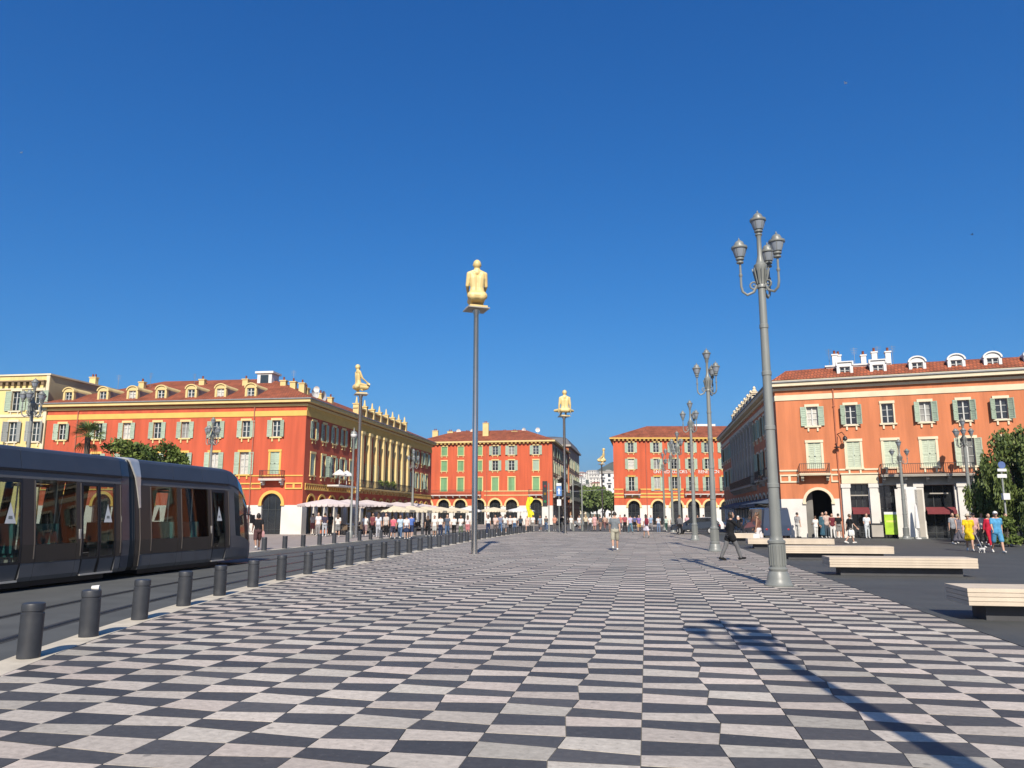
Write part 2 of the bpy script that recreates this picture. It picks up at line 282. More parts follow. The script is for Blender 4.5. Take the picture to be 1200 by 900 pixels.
# ------------------------------------------------------------------ mesh and object helpers
class MB:
    def __init__(s): s.v = []; s.f = []; s.m = []; s.sm = []
    def poly(s, pts, mi=0, smooth=False):
        b = len(s.v); s.v += [tuple(p) for p in pts]; s.f.append(tuple(range(b, b + len(pts)))); s.m.append(mi); s.sm.append(smooth)
    def box(s, x0, x1, y0, y1, z0, z1, mi=0, M=None):
        p = [(x0, y0, z0), (x1, y0, z0), (x1, y1, z0), (x0, y1, z0), (x0, y0, z1), (x1, y0, z1), (x1, y1, z1), (x0, y1, z1)]
        if M is not None: p = [tuple(M @ Vector(q)) for q in p]
        b = len(s.v); s.v += p
        for f in ((3, 2, 1, 0), (4, 5, 6, 7), (0, 1, 5, 4), (1, 2, 6, 5), (2, 3, 7, 6), (3, 0, 4, 7)):
            s.f.append(tuple(b + i for i in f)); s.m.append(mi); s.sm.append(False)
        return s
    def prism(s, pts, z0, z1, mi=0):
        n = len(pts); b = len(s.v)
        s.v += [(p[0], p[1], z0) for p in pts] + [(p[0], p[1], z1) for p in pts]
        s.f.append(tuple(b + i for i in reversed(range(n)))); s.m.append(mi); s.sm.append(False)
        s.f.append(tuple(b + n + i for i in range(n))); s.m.append(mi); s.sm.append(False)
        for i in range(n):
            j = (i + 1) % n
            s.f.append((b + i, b + j, b + n + j, b + n + i)); s.m.append(mi); s.sm.append(False)
        return s
    def rings(s, rings, mi=0, cap=True, closed=True, smooth=True):
        n = len(rings[0]); b = len(s.v)
        for r in rings: s.v += [tuple(p) for p in r]
        for a in range(len(rings) - 1):
            for i in range(n if closed else n - 1):
                j = (i + 1) % n
                s.f.append((b + a * n + i, b + a * n + j, b + (a + 1) * n + j, b + (a + 1) * n + i)); s.m.append(mi); s.sm.append(smooth)
        if cap and closed:
            s.f.append(tuple(b + i for i in reversed(range(n)))); s.m.append(mi); s.sm.append(False)
            e = b + (len(rings) - 1) * n
            s.f.append(tuple(e + i for i in range(n))); s.m.append(mi); s.sm.append(False)
        return s
    def lathe(s, prof, seg=16, mi=0, o=(0, 0, 0), smooth=True):
        rs = []
        for r, z in prof:
            rs.append([(o[0] + r * math.cos(2 * PI * i / seg), o[1] + r * math.sin(2 * PI * i / seg), o[2] + z) for i in range(seg)])
        return s.rings(rs, mi, smooth=smooth)
    def tube(s, pts, rad, seg=8, mi=0, cap=True):
        pts = [Vector(p) for p in pts]; rs = []
        if not isinstance(rad, (list, tuple)): rad = [rad] * len(pts)
        up = None
        for i, p in enumerate(pts):
            d = (pts[min(i + 1, len(pts) - 1)] - pts[max(i - 1, 0)]).normalized()
            if up is None:
                up = Vector((0, 0, 1)) if abs(d.z) < 0.9 else Vector((1, 0, 0))
            a = d.cross(up).normalized(); up = a.cross(d).normalized()
            rs.append([p + (a * math.cos(2 * PI * k / seg) + up * math.sin(2 * PI * k / seg)) * rad[i] for k in range(seg)])
        return s.rings(rs, mi, cap)
    def ball(s, c, r, seg=10, rg=7, mi=0):
        if not isinstance(r, (list, tuple)): r = (r, r, r)
        rs = []
        for a in range(rg + 1):
            t = -PI / 2 + PI * a / rg; cr = max(math.cos(t), 0.02)
            rs.append([(c[0] + r[0] * cr * math.cos(2 * PI * i / seg), c[1] + r[1] * cr * math.sin(2 * PI * i / seg), c[2] + r[2] * math.sin(t)) for i in range(seg)])
        return s.rings(rs, mi)
    def caps(s, p, q, r1, r2, seg=10):
        p = Vector(p); q = Vector(q); d = (q - p); L = d.length; d = d.normalized() if L > 1e-6 else Vector((0, 0, 1))
        pts = []; rr = []
        for a in (-90, -60, -30): pts.append(p + d * r1 * math.sin(R(a))); rr.append(max(r1 * math.cos(R(a)), r1 * .05))
        pts += [p, q]; rr += [r1, r2]
        for a in (30, 60, 90): pts.append(q + d * r2 * math.sin(R(a))); rr.append(max(r2 * math.cos(R(a)), r2 * .05))
        return s.tube(pts, rr, seg)
    def mesh(s, name, mats):
        me = bpy.data.meshes.new(name); me.from_pydata(s.v, [], s.f); 
        for m in (mats if isinstance(mats, (list, tuple)) else [mats]): me.materials.append(m)
        me.polygons.foreach_set('material_index', s.m); me.polygons.foreach_set('use_smooth', s.sm); me.update()
        if any(s.sm): me.set_sharp_from_angle(angle=R(38))
        return me
    def build(s, name, mats, parent=None, loc=(0, 0, 0), rz=0.0):
        return link(name, s.mesh(name, mats), parent, loc, rz)
def link(name, me, parent=None, loc=(0, 0, 0), rz=0.0):
    o = bpy.data.objects.new(name, me); C.objects.link(o); o.parent = parent
    o.location = loc; o.rotation_euler = (0, 0, rz)
    return o
def tag(o, label=None, cat=None, group=None, kind=None):
    if label: o['label'] = label
    if cat: o['category'] = cat
    if group: o['group'] = group
    if kind: o['kind'] = kind
    return o
def thing(name, label, cat, loc=(0, 0, 0), rz=0.0, group=None):
    return tag(link(name, None, None, loc, rz), label, cat, group)
def copy_tree(o, parent=None, top=True):
    c = o.copy(); C.objects.link(c); c.parent = parent
    for ch in o.children: copy_tree(ch, c, False)
    return c
def remesh(mb, voxel, smooth=3, name='m'):
    me = mb.mesh('tmp', []); o = bpy.data.objects.new('tmp', me); C.objects.link(o)
    md = o.modifiers.new('r', 'REMESH'); md.mode = 'VOXEL'; md.voxel_size = voxel; md.use_smooth_shade = True
    if smooth:
        s2 = o.modifiers.new('s', 'SMOOTH'); s2.iterations = smooth; s2.factor = 0.5
    dg = bpy.context.evaluated_depsgraph_get(); ev = o.evaluated_get(dg)
    out = bpy.data.meshes.new_from_object(ev); out.name = name
    bpy.data.objects.remove(o); bpy.data.meshes.remove(me)
    return out
def lerp_curve(tab, y):
    if y <= tab[0][0]:
        (a, b), (c, d) = tab[0], tab[1]
    elif y >= tab[-1][0]:
        (a, b), (c, d) = tab[-2], tab[-1]
    else:
        for i in range(len(tab) - 1):
            if tab[i][0] <= y <= tab[i + 1][0]: (a, b), (c, d) = tab[i], tab[i + 1]; break
    return b + (d - b) * (y - a) / (c - a)

# ------------------------------------------------------------------ ground
KERB = [(-6, -2.6), (0, -4.4), (4, -5.8), (8.2, -7.2), (9.8, -7.66), (11.5, -8.1), (13.3, -8.5), (15.1, -8.84), (17, -9.12), (18.9, -9.36), (20.9, -9.55), (22.8, -9.72), (24.8, -9.88), (27.2, -10.05), (29.5, -10.22), (32.3, -10.42), (36.4, -10.7), (41, -10.93), (48, -11.35), (55, -11.6), (62, -11.72), (71, -11.75), (84, -11.5)]
def kx(y): return lerp_curve(KERB, y)
FARK = [(-6, -15.5), (10, -16.6), (26, -17.2), (34, -17.7), (41, -18.05), (50, -18.5), (60, -18.9), (70, -19.2), (90, -19.4)]
def fx(y): return lerp_curve(FARK, y)
END_Y = 78.0; PAV_X1 = 4.68
def sheet(name, pts, z, m, kind='structure', thick=None):
    b = MB()
    if thick: b.prism(pts, z - thick, z)
    else: b.poly([(p[0], p[1], z) for p in pts])
    return tag(b.build(name, m), None, None, None, kind)
sheet('ground', [(-3500, -600), (3500, -600), (3500, 6000), (-3500, 6000)], -0.14, M_ASPH)
ys = [-5 + i * 1.5 for i in range(56)]
ys = [y for y in ys if y < END_Y] + [END_Y]
# tram road between the two kerbs
b = MB()
for a, c in zip(ys, ys[1:]):
    b.poly([(fx(a), a, -0.06), (kx(a) - .2, a, -0.06), (kx(c) - .2, c, -0.06), (fx(c), c, -0.06)])
tag(b.build('tram_road', M_TRACK), None, None, None, 'structure')
# rails (grooved rails set flush in the road)
def rail_line(fn, name, label):
    b = MB()
    for a, c in zip(ys, ys[1:]):
        if c < 1 : continue
        x0, x1 = fn(a), fn(c)
        b.poly([(x0 - .13, a, -.056), (x0 + .13, a, -.056), (x1 + .13, c, -.056), (x1 - .13, c, -.056)], 1)
        b.poly([(x0 - .05, a, -.051), (x0 + .02, a, -.051), (x1 + .02, c, -.051), (x1 - .05, c, -.051)], 0)
        b.poly([(x0 + .05, a, -.051), (x0 + .075, a, -.051), (x1 + .075, c, -.051), (x1 + .05, c, -.051)], 0)
    return tag(b.build(name, [M_RAIL, M_GROOVE]), None, None, None, 'structure')
def far_track(y): return lerp_curve([(-6, -15.3), (27, -15.3), (40, -15.75), (60, -16.55), (80, -16.8)], y)
rail_line(lambda y: kx(y) - 1.25, 'tram_rail', '')
rail_line(lambda y: kx(y) - 2.72, 'tram_rail', '')
rail_line(lambda y: far_track(y) + .73, 'tram_rail', '')
rail_line(lambda y: far_track(y) - .73, 'tram_rail', '')
# near kerb strip carrying the bollards
b = MB()
for a, c in zip(ys, ys[1:]):
    b.box(0, 1, 0, 1, 0, 1) if False else None
    for k in range(1):
        g = .006
        A = [(kx(a) - .24, a + g), (kx(a) + .2, a + g), (kx(c) + .2, c - g), (kx(c) - .24, c - g)]
        b.prism(A, -.12, .004)
tag(b.build('kerb', M_KERB), None, None, None, 'structure')
# kerb stone across the far end of the checkered paving
b = MB(); x = -11.4
while x < 5: b.prism([(x, END_Y), (min(x + 1.2, 5), END_Y), (min(x + 1.2, 5), END_Y + .5), (x, END_Y + .5)], -.12, .004); x += 1.208
tag(b.build('end_kerb', M_KERB), None, None, None, 'structure')
# far pavement in front of the left block
b = MB()
for a, c in zip(ys, ys[1:]):
    b.prism([(fx(a) - .3, a + .005), (fx(a), a + .005), (fx(c), c - .005), (fx(c) - .3, c - .005)], -.12, .014, 1)
    b.prism([(-90, a), (fx(a) - .305, a), (fx(c) - .305, c), (-90, c)], -.12, .01, 0)
b.prism([(-90, END_Y), (-19.5, END_Y), (-19.5, 125), (-90, 125)], -.12, .01, 0)
tag(b.build('left_pavement', [M_SIDE, M_KERB]), None, None, None, 'structure')
# dark paving on the right with the benches
b = MB(); b.prism([(PAV_X1 + .01, -5), (70, -5), (70, 110), (PAV_X1 + .01, 110)], -.12, 0.0)
tag(b.build('right_paving', M_DPAV), None, None, None, 'structure')
# fine joints on the dark paving: shallow dark slots
b = MB()
sheet('north_road', [(-19.5, 78.6), (PAV_X1, 78.6), (PAV_X1, 128), (-19.5, 128)], -0.10, M_ASPH)
b = MB(); b.prism([(-45, 128), (-17.2, 128), (-17.2, 142), (-45, 142)], -.12, .03); b.prism([(-5.2, 126), (40, 131), (40, 142), (-5.2, 142)], -.12, .03)
tag(b.build('north_pavement', M_SIDE), None, None, None, 'structure')

# ------------------------------------------------------------------ checkered paving: every slab real
PW, PL = 0.595, 0.2955
AX, AY = 0.033, 0.066
# C-line frame: boundary k=0 on the straight centre line at depth yk0
YK0 = 6.69
def pv(i, k):
    x = i * PW + AX * math.sin(PI * i / 2) * math.cos(PI * k / 2)
    y = YK0 + k * PL - AY * math.cos(PI * i / 2) * math.sin(PI * k / 2)
    return (x - 0.09, y)
def clip(poly, x0, slope, y0):
    # keep x >= x0 + slope*(y-y0)
    out = []
    for a, c in zip(poly, poly[1:] + poly[:1]):
        da = a[0] - (x0 + slope * (a[1] - y0)); dc = c[0] - (x0 + slope * (c[1] - y0))
        if da >= 0: out.append(a)
        if (da >= 0) != (dc >= 0):
            t = da / (da - dc); out.append((a[0] + (c[0] - a[0]) * t, a[1] + (c[1] - a[1]) * t))
    return out
def shrink(p, g):
    cx = sum(q[0] for q in p) / len(p); cy = sum(q[1] for q in p) / len(p)
    return [(q[0] - math.copysign(min(g, abs(q[0] - cx)), q[0] - cx), q[1] - math.copysign(min(g, abs(q[1] - cy)), q[1] - cy)) for q in p]
slabs = []
for i in range(-22, 8):
    for k in range(-22, 246):
        P = [pv(i, k), pv(i + 1, k), pv(i + 1, k + 1), pv(i, k + 1)]
        if max(q[1] for q in P) > END_Y or max(q[1] for q in P) < 0.2: continue
        cy = sum(q[1] for q in P) / 4; e = kx(cy) + .205
        cutp = False
        if min(q[0] for q in P) < e + .02:
            P = clip(P, e, (kx(cy + .3) - kx(cy - .3)) / .6, cy); cutp = True
            if len(P) < 3: continue
            ar = abs(sum(a[0] * c[1] - c[0] * a[1] for a, c in zip(P, P[1:] + P[:1]))) / 2
            if ar < .012: continue
        P = shrink(P, .0035)
        Q = [proj(q[0], q[1], 0) for q in P]
        area = 0; vis = False
        if all(Q):
            cx_ = sum(q[0] for q in Q) / len(Q); cy_ = sum(q[1] for q in Q) / len(Q)
            vis = -5 < cx_ < 1205 and cy_ < 903
            area = abs(sum(a[0] * c[1] - c[0] * a[1] for a, c in zip(Q, Q[1:] + Q[:1]))) / 2 if vis else 0
        slabs.append((area, P, (i + k) % 2 != 0, cutp, (i % 4, k % 4)))
slabs.sort(key=lambda s: -s[0])
pav = tag(link('checkered_paving', None), None, None, None, 'structure')
b = MB(); yy = [y for y in ys if y > -2]
for a, c in zip(yy, yy[1:]): b.poly([(kx(a), a, -.012), (PAV_X1, a, -.012), (PAV_X1, c, -.012), (kx(c), c, -.012)])
b.build('mortar_bed', M_BED, pav)
slab_cache = {}
def slab_mesh(P, dark, name, dz):
    b = MB(); n = len(P)
    b.poly([(p[0], p[1], dz) for p in P])
    for a, c in zip(P, P[1:] + P[:1]):
        b.poly([(a[0], a[1], -.03), (c[0], c[1], -.03), (c[0], c[1], dz), (a[0], a[1], dz)])
    return b.mesh(name, M_DARK if dark else M_LIGHT)
for area, P, dark, cutp, key in slabs[:300]:
    cx = sum(q[0] for q in P) / len(P); cy = sum(q[1] for q in P) / len(P)
    L = [(q[0] - cx, q[1] - cy) for q in P]
    if cutp: me = slab_mesh(L, dark, 'paving_slab', 0)
    else:
        kk = (key, dark)
        if kk not in slab_cache: slab_cache[kk] = slab_mesh(L, dark, 'paving_slab', 0)
        me = slab_cache[kk]
    link('paving_slab', me, pav, (cx, cy, rnd.uniform(-.0015, .0015)))
b = MB(); tones = []
for area, P, dark, cutp, key in slabs[300:]:
    dz = rnd.uniform(-.0015, .0015); mi = 1 if dark else 0
    n0 = len(b.f)
    b.poly([(p[0], p[1], dz) for p in P], mi)
    for a, c in zip(P, P[1:] + P[:1]):
        b.poly([(a[0], a[1], -.03), (c[0], c[1], -.03), (c[0], c[1], dz), (a[0], a[1], dz)], mi)
    tones += [rnd.random()] * (len(b.f) - n0)
o = b.build('paving_slabs', [M_LIGHT, M_DARK], pav); o['kind'] = 'stuff'
at_ = o.data.attributes.new('tone', 'FLOAT', 'FACE'); at_.data.foreach_set('value', tones)

# ------------------------------------------------------------------ facades
def inset(poly, d):
    """offset a ccw polygon inwards by d (outwards when negative)"""
    n = len(poly); out = []
    for i in range(n):
        p0, p1, p2 = Vector(poly[i - 1]), Vector(poly[i]), Vector(poly[(i + 1) % n])
        a = (p1 - p0).normalized(); c = (p2 - p1).normalized()
        na = Vector((-a.y, a.x)); nc = Vector((-c.y, c.x))
        m = (na + nc); m = m / m.dot(na)
        out.append((p1.x + m.x * d, p1.y + m.y * d))
    return out
class Facade:
    """x along the facade (left to right seen from outside), y into the building, z up"""
    def __init__(s, bld, P0, P1):
        s.b = bld; s.P0 = Vector((P0[0], P0[1], 0)); d = Vector((P1[0] - P0[0], P1[1] - P0[1], 0)); s.W = d.length
        s.ang = math.atan2(d.y, d.x); s.base = Vector(bld.location)
    def loc(s, x, z=0, y=0):
        return s.P0 + Vector((x * math.cos(s.ang) - y * math.sin(s.ang), x * math.sin(s.ang) + y * math.cos(s.ang), z)) - s.base
    def put(s, name, me, x, z=0, y=0, rz=0): return link(name, me, s.b, s.loc(x, z, y), s.ang + rz)
    def wall(s, name, m, z0, z1, ops, depth=0.28, mrev=None, x0=0.0, x1=None, zsplit=None):
        """ops: (xc, w, z0, z1, arch) ; arch True: semicircular head above z1. zsplit=(z, mat): lower part of the wall in another material"""
        x1 = s.W if x1 is None else x1
        mats = [m, mrev or m] + ([zsplit[1]] if zsplit else [])
        xs = {x0, x1}; zs = {z0, z1}
        rec = []
        for xc, w_, a, c, arch in ops:
            top = c + (w_ / 2 if arch else 0)
            rec.append((xc - w_ / 2, xc + w_ / 2, a, top)); xs |= {xc - w_ / 2, xc + w_ / 2}; zs |= {max(a, z0), top}
        if zsplit: zs.add(zsplit[0])
        xs = sorted(x for x in xs if x0 - 1e-6 <= x <= x1 + 1e-6); zs = sorted(z for z in zs if z0 - 1e-6 <= z <= z1 + 1e-6)
        b = MB()
        for za, zb in zip(zs, zs[1:]):
            if zb - za < 1e-5: continue
            run = None
            mi = 2 if zsplit and zb <= zsplit[0] + 1e-6 else 0
            for xa, xb in list(zip(xs, xs[1:])) + [(None, None)]:
                solid = xa is not None and xb - xa > 1e-6 and not any(r[0] - 1e-6 <= xa and xb <= r[1] + 1e-6 and r[2] - 1e-6 <= za and zb <= r[3] + 1e-6 for r in rec)
                if solid: run = [run[0] if run else xa, xb]
                elif run:
                    b.poly([(run[0], 0, za), (run[1], 0, za), (run[1], 0, zb), (run[0], 0, zb)], mi); run = None
        for xc, w_, a, c, arch in ops:
            l, r_ = xc - w_ / 2, xc + w_ / 2
            for zl, zh, mi in ([(a, min(c, zsplit[0]), 2), (min(c, zsplit[0]), c, 1)] if zsplit and a < zsplit[0] else [(a, c, 1)]):
                if zh - zl < 1e-5: continue
                b.poly([(l, 0, zl), (l, depth, zl), (l, depth, zh), (l, 0, zh)], mi)
                b.poly([(r_, depth, zl), (r_, 0, zl), (r_, 0, zh), (r_, depth, zh)], mi)
            if a > z0 + 1e-6: b.poly([(l, 0, a), (r_, 0, a), (r_, depth, a), (l, depth, a)], 1)
            if not arch: b.poly([(l, depth, c), (r_, depth, c), (r_, 0, c), (l, 0, c)], 1)
            else:
                rr = w_ / 2; N = 12; pa = [(xc - rr * math.cos(PI * i / N), c + rr * math.sin(PI * i / N)) for i in range(N + 1)]
                for p, q in zip(pa, pa[1:]):
                    b.poly([(p[0], 0, p[1]), (q[0], 0, q[1]), (q[0], 0, c + rr), (p[0], 0, c + rr)], 0)
                    b.poly([(p[0], depth, p[1]), (q[0], depth, q[1]), (q[0], 0, q[1]), (p[0], 0, p[1])], 1)
        return s.put(name, b.mesh(name, mats), 0)
WC = {}
def cached(key, fn):
    if key not in WC: WC[key] = fn()
    return WC[key]
def shutter_mesh(w_, h, m):
    def f():
        b = MB(); t = .05; e = .07
        b.box(0, w_, -t, 0, 0, e); b.box(0, w_, -t, 0, h - e, h); b.box(0, w_, -t, 0, h * .45, h * .45 + e)
        b.box(0, e, -t, 0, e, h - e); b.box(w_ - e, w_, -t, 0, e, h - e)
        b.box(e, w_ - e, -.022, -.002, e, h - e)
        n = max(3, int((h - .2) / .16))
        for i in range(n):
            z = e + (h - 2 * e) * (i + .5) / n
            b.box(e, w_ - e, -.04, -.022, z - .02, z + .03)
        return b.mesh('shutter', m)
    return cached(('sh', round(w_, 3), round(h, 3), m.name), f)
def surround_mesh(w_, h, m, kind):
    def f():
        b = MB(); t = .10 if kind != 'wide' else .17; p = -.05
        b.box(-w_ / 2 - t, -w_ / 2, p, .02, 0, h); b.box(w_ / 2, w_ / 2 + t, p, .02, 0, h)
        b.box(-w_ / 2 - t - .03, w_ / 2 + t + .03, p - .04, .02, h, h + .2)
        if kind == 'cap': b.box(-w_ / 2 - t - .1, w_ / 2 + t + .1, p - .12, .02, h + .2, h + .28)
        return b.mesh('window', m)
    return cached(('su', round(w_, 3), round(h, 3), m.name, kind), f)
def sill_mesh(w_, m):
    def f():
        b = MB(); b.box(-w_ / 2 - .2, w_ / 2 + .2, -.13, .02, -.12, 0)
        for sx in (-1, 1): b.box(sx * w_ * .42 - .06, sx * w_ * .42 + .06, -.09, .0, -.42, -.12)
        return b.mesh('sill', m)
    return cached(('si', round(w_, 3), m.name), f)
def sash_mesh(w_, h, m, nb=1):
    def f():
        b = MB(); e = .055; y0, y1 = .12, .17
        b.box(-w_ / 2, -w_ / 2 + e, y0, y1, 0, h); b.box(w_ / 2 - e, w_ / 2, y0, y1, 0, h)
        b.box(-.045, .045, y0 - .02, y1, e, h - e)
        b.box(-w_ / 2 + e, w_ / 2 - e, y0, y1, 0, e); b.box(-w_ / 2 + e, w_ / 2 - e, y0, y1, h - e, h)
        for z in (h * .36, h * .68):
            b.box(-w_ / 2 + e, -.045, y0 + .01, y1, z - .018, z + .018); b.box(.045, w_ / 2 - e, y0 + .01, y1, z - .018, z + .018)
        return b.mesh('sash', m)
    return cached(('sa', round(w_, 3), round(h, 3), m.name), f)
def pane_mesh(w_, h, m):
    def f():
        b = MB(); b.box(-w_ / 2 - .01, w_ / 2 + .01, .175, .20, -.01, h + .01); return b.mesh('pane', m)
    return cached(('pa', round(w_, 3), round(h, 3), m.name), f)
vr = random.Random(17)
M_CURT2 = mat('net_curtain', (0.30, 0.30, 0.28), rough=0.35, var=0.35, scale=5, streak=.2, objrand=.4)
def window(F, x, z, w_, h, trim, shut='open', shm=None, sill=True, kind='', swide=None, pane=None, y=0.0):
    """a window of building F.b: surround > shutters, sash, pane, sill"""
    shm = shm or M_SHUT
    if pane is None and vr.random() < .22: pane = M_CURT2
    jit = vr.random()
    W = F.put('window', surround_mesh(w_, h, trim, kind), x, z, y)
    if sill: link('sill', sill_mesh(w_, trim), W)
    sw = swide or w_ / 2 + .03
    if shut == 'closed':
        for sx in (-1, 1): link('shutter', shutter_mesh(w_ / 2 - .01, h - .02, shm), W, (-w_ / 2 + .005 if sx < 0 else .005, .06, .01))
    else:
        link('sash', sash_mesh(w_, h, M_SASH), W); link('pane', pane_mesh(w_, h, pane or M_PANE), W)
        if shut in ('open', 'ajar', 'half'):
            a = (R(5) * jit if jit < .8 else R(24)) if shut == 'open' else R(30 + 14 * jit)
            l = link('shutter', shutter_mesh(sw, h, shm), W, (-w_ / 2 - .02, -.055, 0)); l.rotation_euler = (0, 0, PI + a); l.scale = (1, -1, 1)
            r_ = link('shutter', shutter_mesh(sw, h, shm), W, (w_ / 2 + .02, -.055, 0)); r_.rotation_euler = (0, 0, -a if jit < .9 else -R(12))
    return W
def archivolt(F, x, spring, r, m, wd=.26, proud=.07, name='arch_moulding'):
    def f():
        b = MB(); N = 14
        for i in range(N):
            a0, a1 = PI * i / N, PI * (i + 1) / N
            P = lambda a, rr: (-rr * math.cos(a), rr * math.sin(a))
            p, q, s_, t = P(a0, r), P(a1, r), P(a1, r + wd), P(a0, r + wd)
            b.poly([(p[0], -proud, p[1]), (q[0], -proud, q[1]), (s_[0], -proud, s_[1]), (t[0], -proud, t[1])])
            b.poly([(t[0], -proud, t[1]), (s_[0], -proud, s_[1]), (s_[0], 0, s_[1]), (t[0], 0, t[1])])
            b.poly([(q[0], -proud, q[1]), (p[0], -proud, p[1]), (p[0], 0.01, p[1]), (q[0], 0.01, q[1])])
        for sx in (-1, 1): b.box(sx * (r + wd / 2) - wd / 2 - .03, sx * (r + wd / 2) + wd / 2 + .03, -proud - .05, 0, -.16, -.002)
        return b.mesh(name, m)
    return F.put(name, cached(('av', round(r, 3), m.name, wd), f), x, spring)
def balcony(F, x0, x1, z, m=None, dep=.75, rail=.95, brackets=True, name='balcony'):
    m = m or M_CREAM; L = x1 - x0
    b = MB(); b.box(0, L, -dep, -.002, -.16, 0); b.box(-.03, L + .03, -dep - .03, -.002, -.07, -.03)
    if brackets:
        n = max(2, int(L / 1.3) + 1)
        for i in range(n):
            x = .2 + (L - .4) * i / (n - 1)
            b.box(x - .1, x + .1, -dep * .75, -.002, -.36, -.162); b.box(x - .1, x + .1, -dep * .4, -.002, -.56, -.362)
    o = F.put(name, b.mesh(name, m), x0, z)
    r_ = MB(); e = dep - .05
    for za in (.06, rail - .03): 
        r_.box(.02, L - .02, -e - .02, -e + .02, za, za + .04); r_.box(.02, .06, -e + .02, -.01, za, za + .04); r_.box(L - .06, L - .02, -e + .02, -.01, za, za + .04)
    n = int(L / .14)
    for i in range(n + 1):
        x = .04 + (L - .08) * i / n; r_.box(x - .012, x + .012, -e - .012, -e + .012, .1, rail - .03)
    for k in range(4):
        y = -e + .16 * (k + .5)
        for x in (.04, L - .04): r_.box(x - .012, x + .012, y - .012, y + .012, .1, rail - .03)
    link('railing', r_.mesh('railing', M_IRON), o)
    return o
def prism_part(bld, name, poly, z0, z1, m):
    b = MB(); bx, by, bz = bld.location
    b.prism([(p[0] - bx, p[1] - by) for p in poly], z0, z1)
    return b.build(name, m, bld)
def hip_roof(bld, poly, z0, steps, m=None, name='roof'):
    """steps: (inset from eave, height above eave) rings"""
    b = MB(); bx, by, bz = bld.location
    rings = [[(p[0] - bx, p[1] - by, z0) for p in poly]]
    for ins, hh in steps: rings.append([(p[0] - bx, p[1] - by, z0 + hh) for p in inset(poly, ins)])
    b.rings(rings, 0, True, smooth=False)
    return b.build(name, m or M_ROOF, bld)
def chimney(F, x, z, y, wd=.7, dp=.5, h=1.3, m=None, pots=2):
    b = MB(); b.box(-wd / 2, wd / 2, -dp / 2, dp / 2, -1.2, h); b.box(-wd / 2 - .06, wd / 2 + .06, -dp / 2 - .06, dp / 2 + .06, h, h + .1)
    for i in range(pots):
        xx = (i - (pots - 1) / 2) * .32
        b.lathe([(.1, 0), (.085, .3), (.1, .32), (.05, .33)], 8, 1, (xx, 0, h + .1))
    return F.put('chimney', b.mesh('chimney', [m or M_OCHRE2, M_ROOF]), x, z, y)
def dormer(F, x, z, m, w_=.72, h=1.0, y=.35, arch=True, dep=2.2, pane=None, shut=None):
    def f():
        b = MB(); t = .2; W2 = w_ / 2 + t; N = 10
        b.box(-W2, -w_ / 2, 0, .3, 0, h); b.box(w_ / 2, W2, 0, .3, 0, h)
        if arch:
            pts = [(-W2 * math.cos(PI * i / N), h + .02 + (W2 * .75) * math.sin(PI * i / N)) for i in range(N + 1)]
        else: pts = [(-W2, h + .1), (-W2, h + .38), (W2, h + .38), (W2, h + .1)]
        pts = [(-W2, h)] + pts + [(W2, h)]
        n = len(pts)
        b.poly([(p[0], 0, p[1]) for p in reversed(pts)][::-1])
        for p, q in zip(pts, pts[1:]): b.poly([(p[0], 0, p[1]), (p[0], dep, p[1]), (q[0], dep, q[1]), (q[0], 0, q[1])])
        b.poly([(-W2, 0, h), (W2, 0, h), (W2, .3, h), (-W2, .3, h)])
        # projecting hood moulding
        for p, q in zip(pts[1:-1], pts[2:-1]):
            k = 1.1
            b.poly([(p[0] * k, -.1, h + (p[1] - h) * k), (q[0] * k, -.1, h + (q[1] - h) * k), (q[0] * .9, -.1, h + (q[1] - h) * .88), (p[0] * .9, -.1, h + (p[1] - h) * .88)])
            b.poly([(p[0] * k, -.1, h + (p[1] - h) * k), (p[0] * k, .4, h + (p[1] - h) * k), (q[0] * k, .4, h + (q[1] - h) * k), (q[0] * k, -.1, h + (q[1] - h) * k)])
        b.box(-W2, -W2 + .05, .3, dep, 0, h, 1); b.box(W2 - .05, W2, .3, dep, 0, h, 1)
        b.box(-W2 - .05, W2 + .05, -.08, .3, -.14, -.001)
        return b.mesh('dormer', [m, M_ZINC])
    o = F.put('dormer', cached(('do', w_, h, m.name, arch, dep), f), x, z, y)
    link('sash', sash_mesh(w_, h, M_SASH), o); link('pane', pane_mesh(w_, h, pane or M_PANE), o)
    return o
def antenna(F, x, z, y, h=1.6):
    b = MB(); b.tube([(0, 0, -1), (0, 0, h)], .018, 5)
    for i in range(4): b.box(-.28 + .03 * i, .28 - .03 * i, -.01, .01, h - .1 - .14 * i, h - .085 - .14 * i)
    return F.put('antenna', b.mesh('antenna', M_ZINC), x, z, y, rnd.uniform(-.6, .6))
def sat_dish(F, x, z, y, r=.42):
    b = MB(); rs = []
    for rr, d in ((.02, 0), (r * .5, .04), (r, .16)):
        rs.append([(rr * math.cos(2 * PI * i / 14), -d, rr * math.sin(2 * PI * i / 14) + .5) for i in range(14)])
    b.rings(rs, 0, False); b.tube([(0, .05, -.8), (0, .05, .5)], .03, 6)
    return F.put('satellite_dish', b.mesh('satellite_dish', M_WHITE), x, z, y, rnd.uniform(-.5, .5))
def drain(F, x, z0, z1, m=None):
    b = MB(); b.tube([(0, -.08, z0), (0, -.08, z1)], .055, 8)
    for k in range(4): z = z0 + (z1 - z0) * (k + .5) / 4; b.box(-.08, .08, -.15, 0, z - .03, z + .03)
    return F.put('drain_pipe', b.mesh('drain_pipe', m or M_PIPE), x)
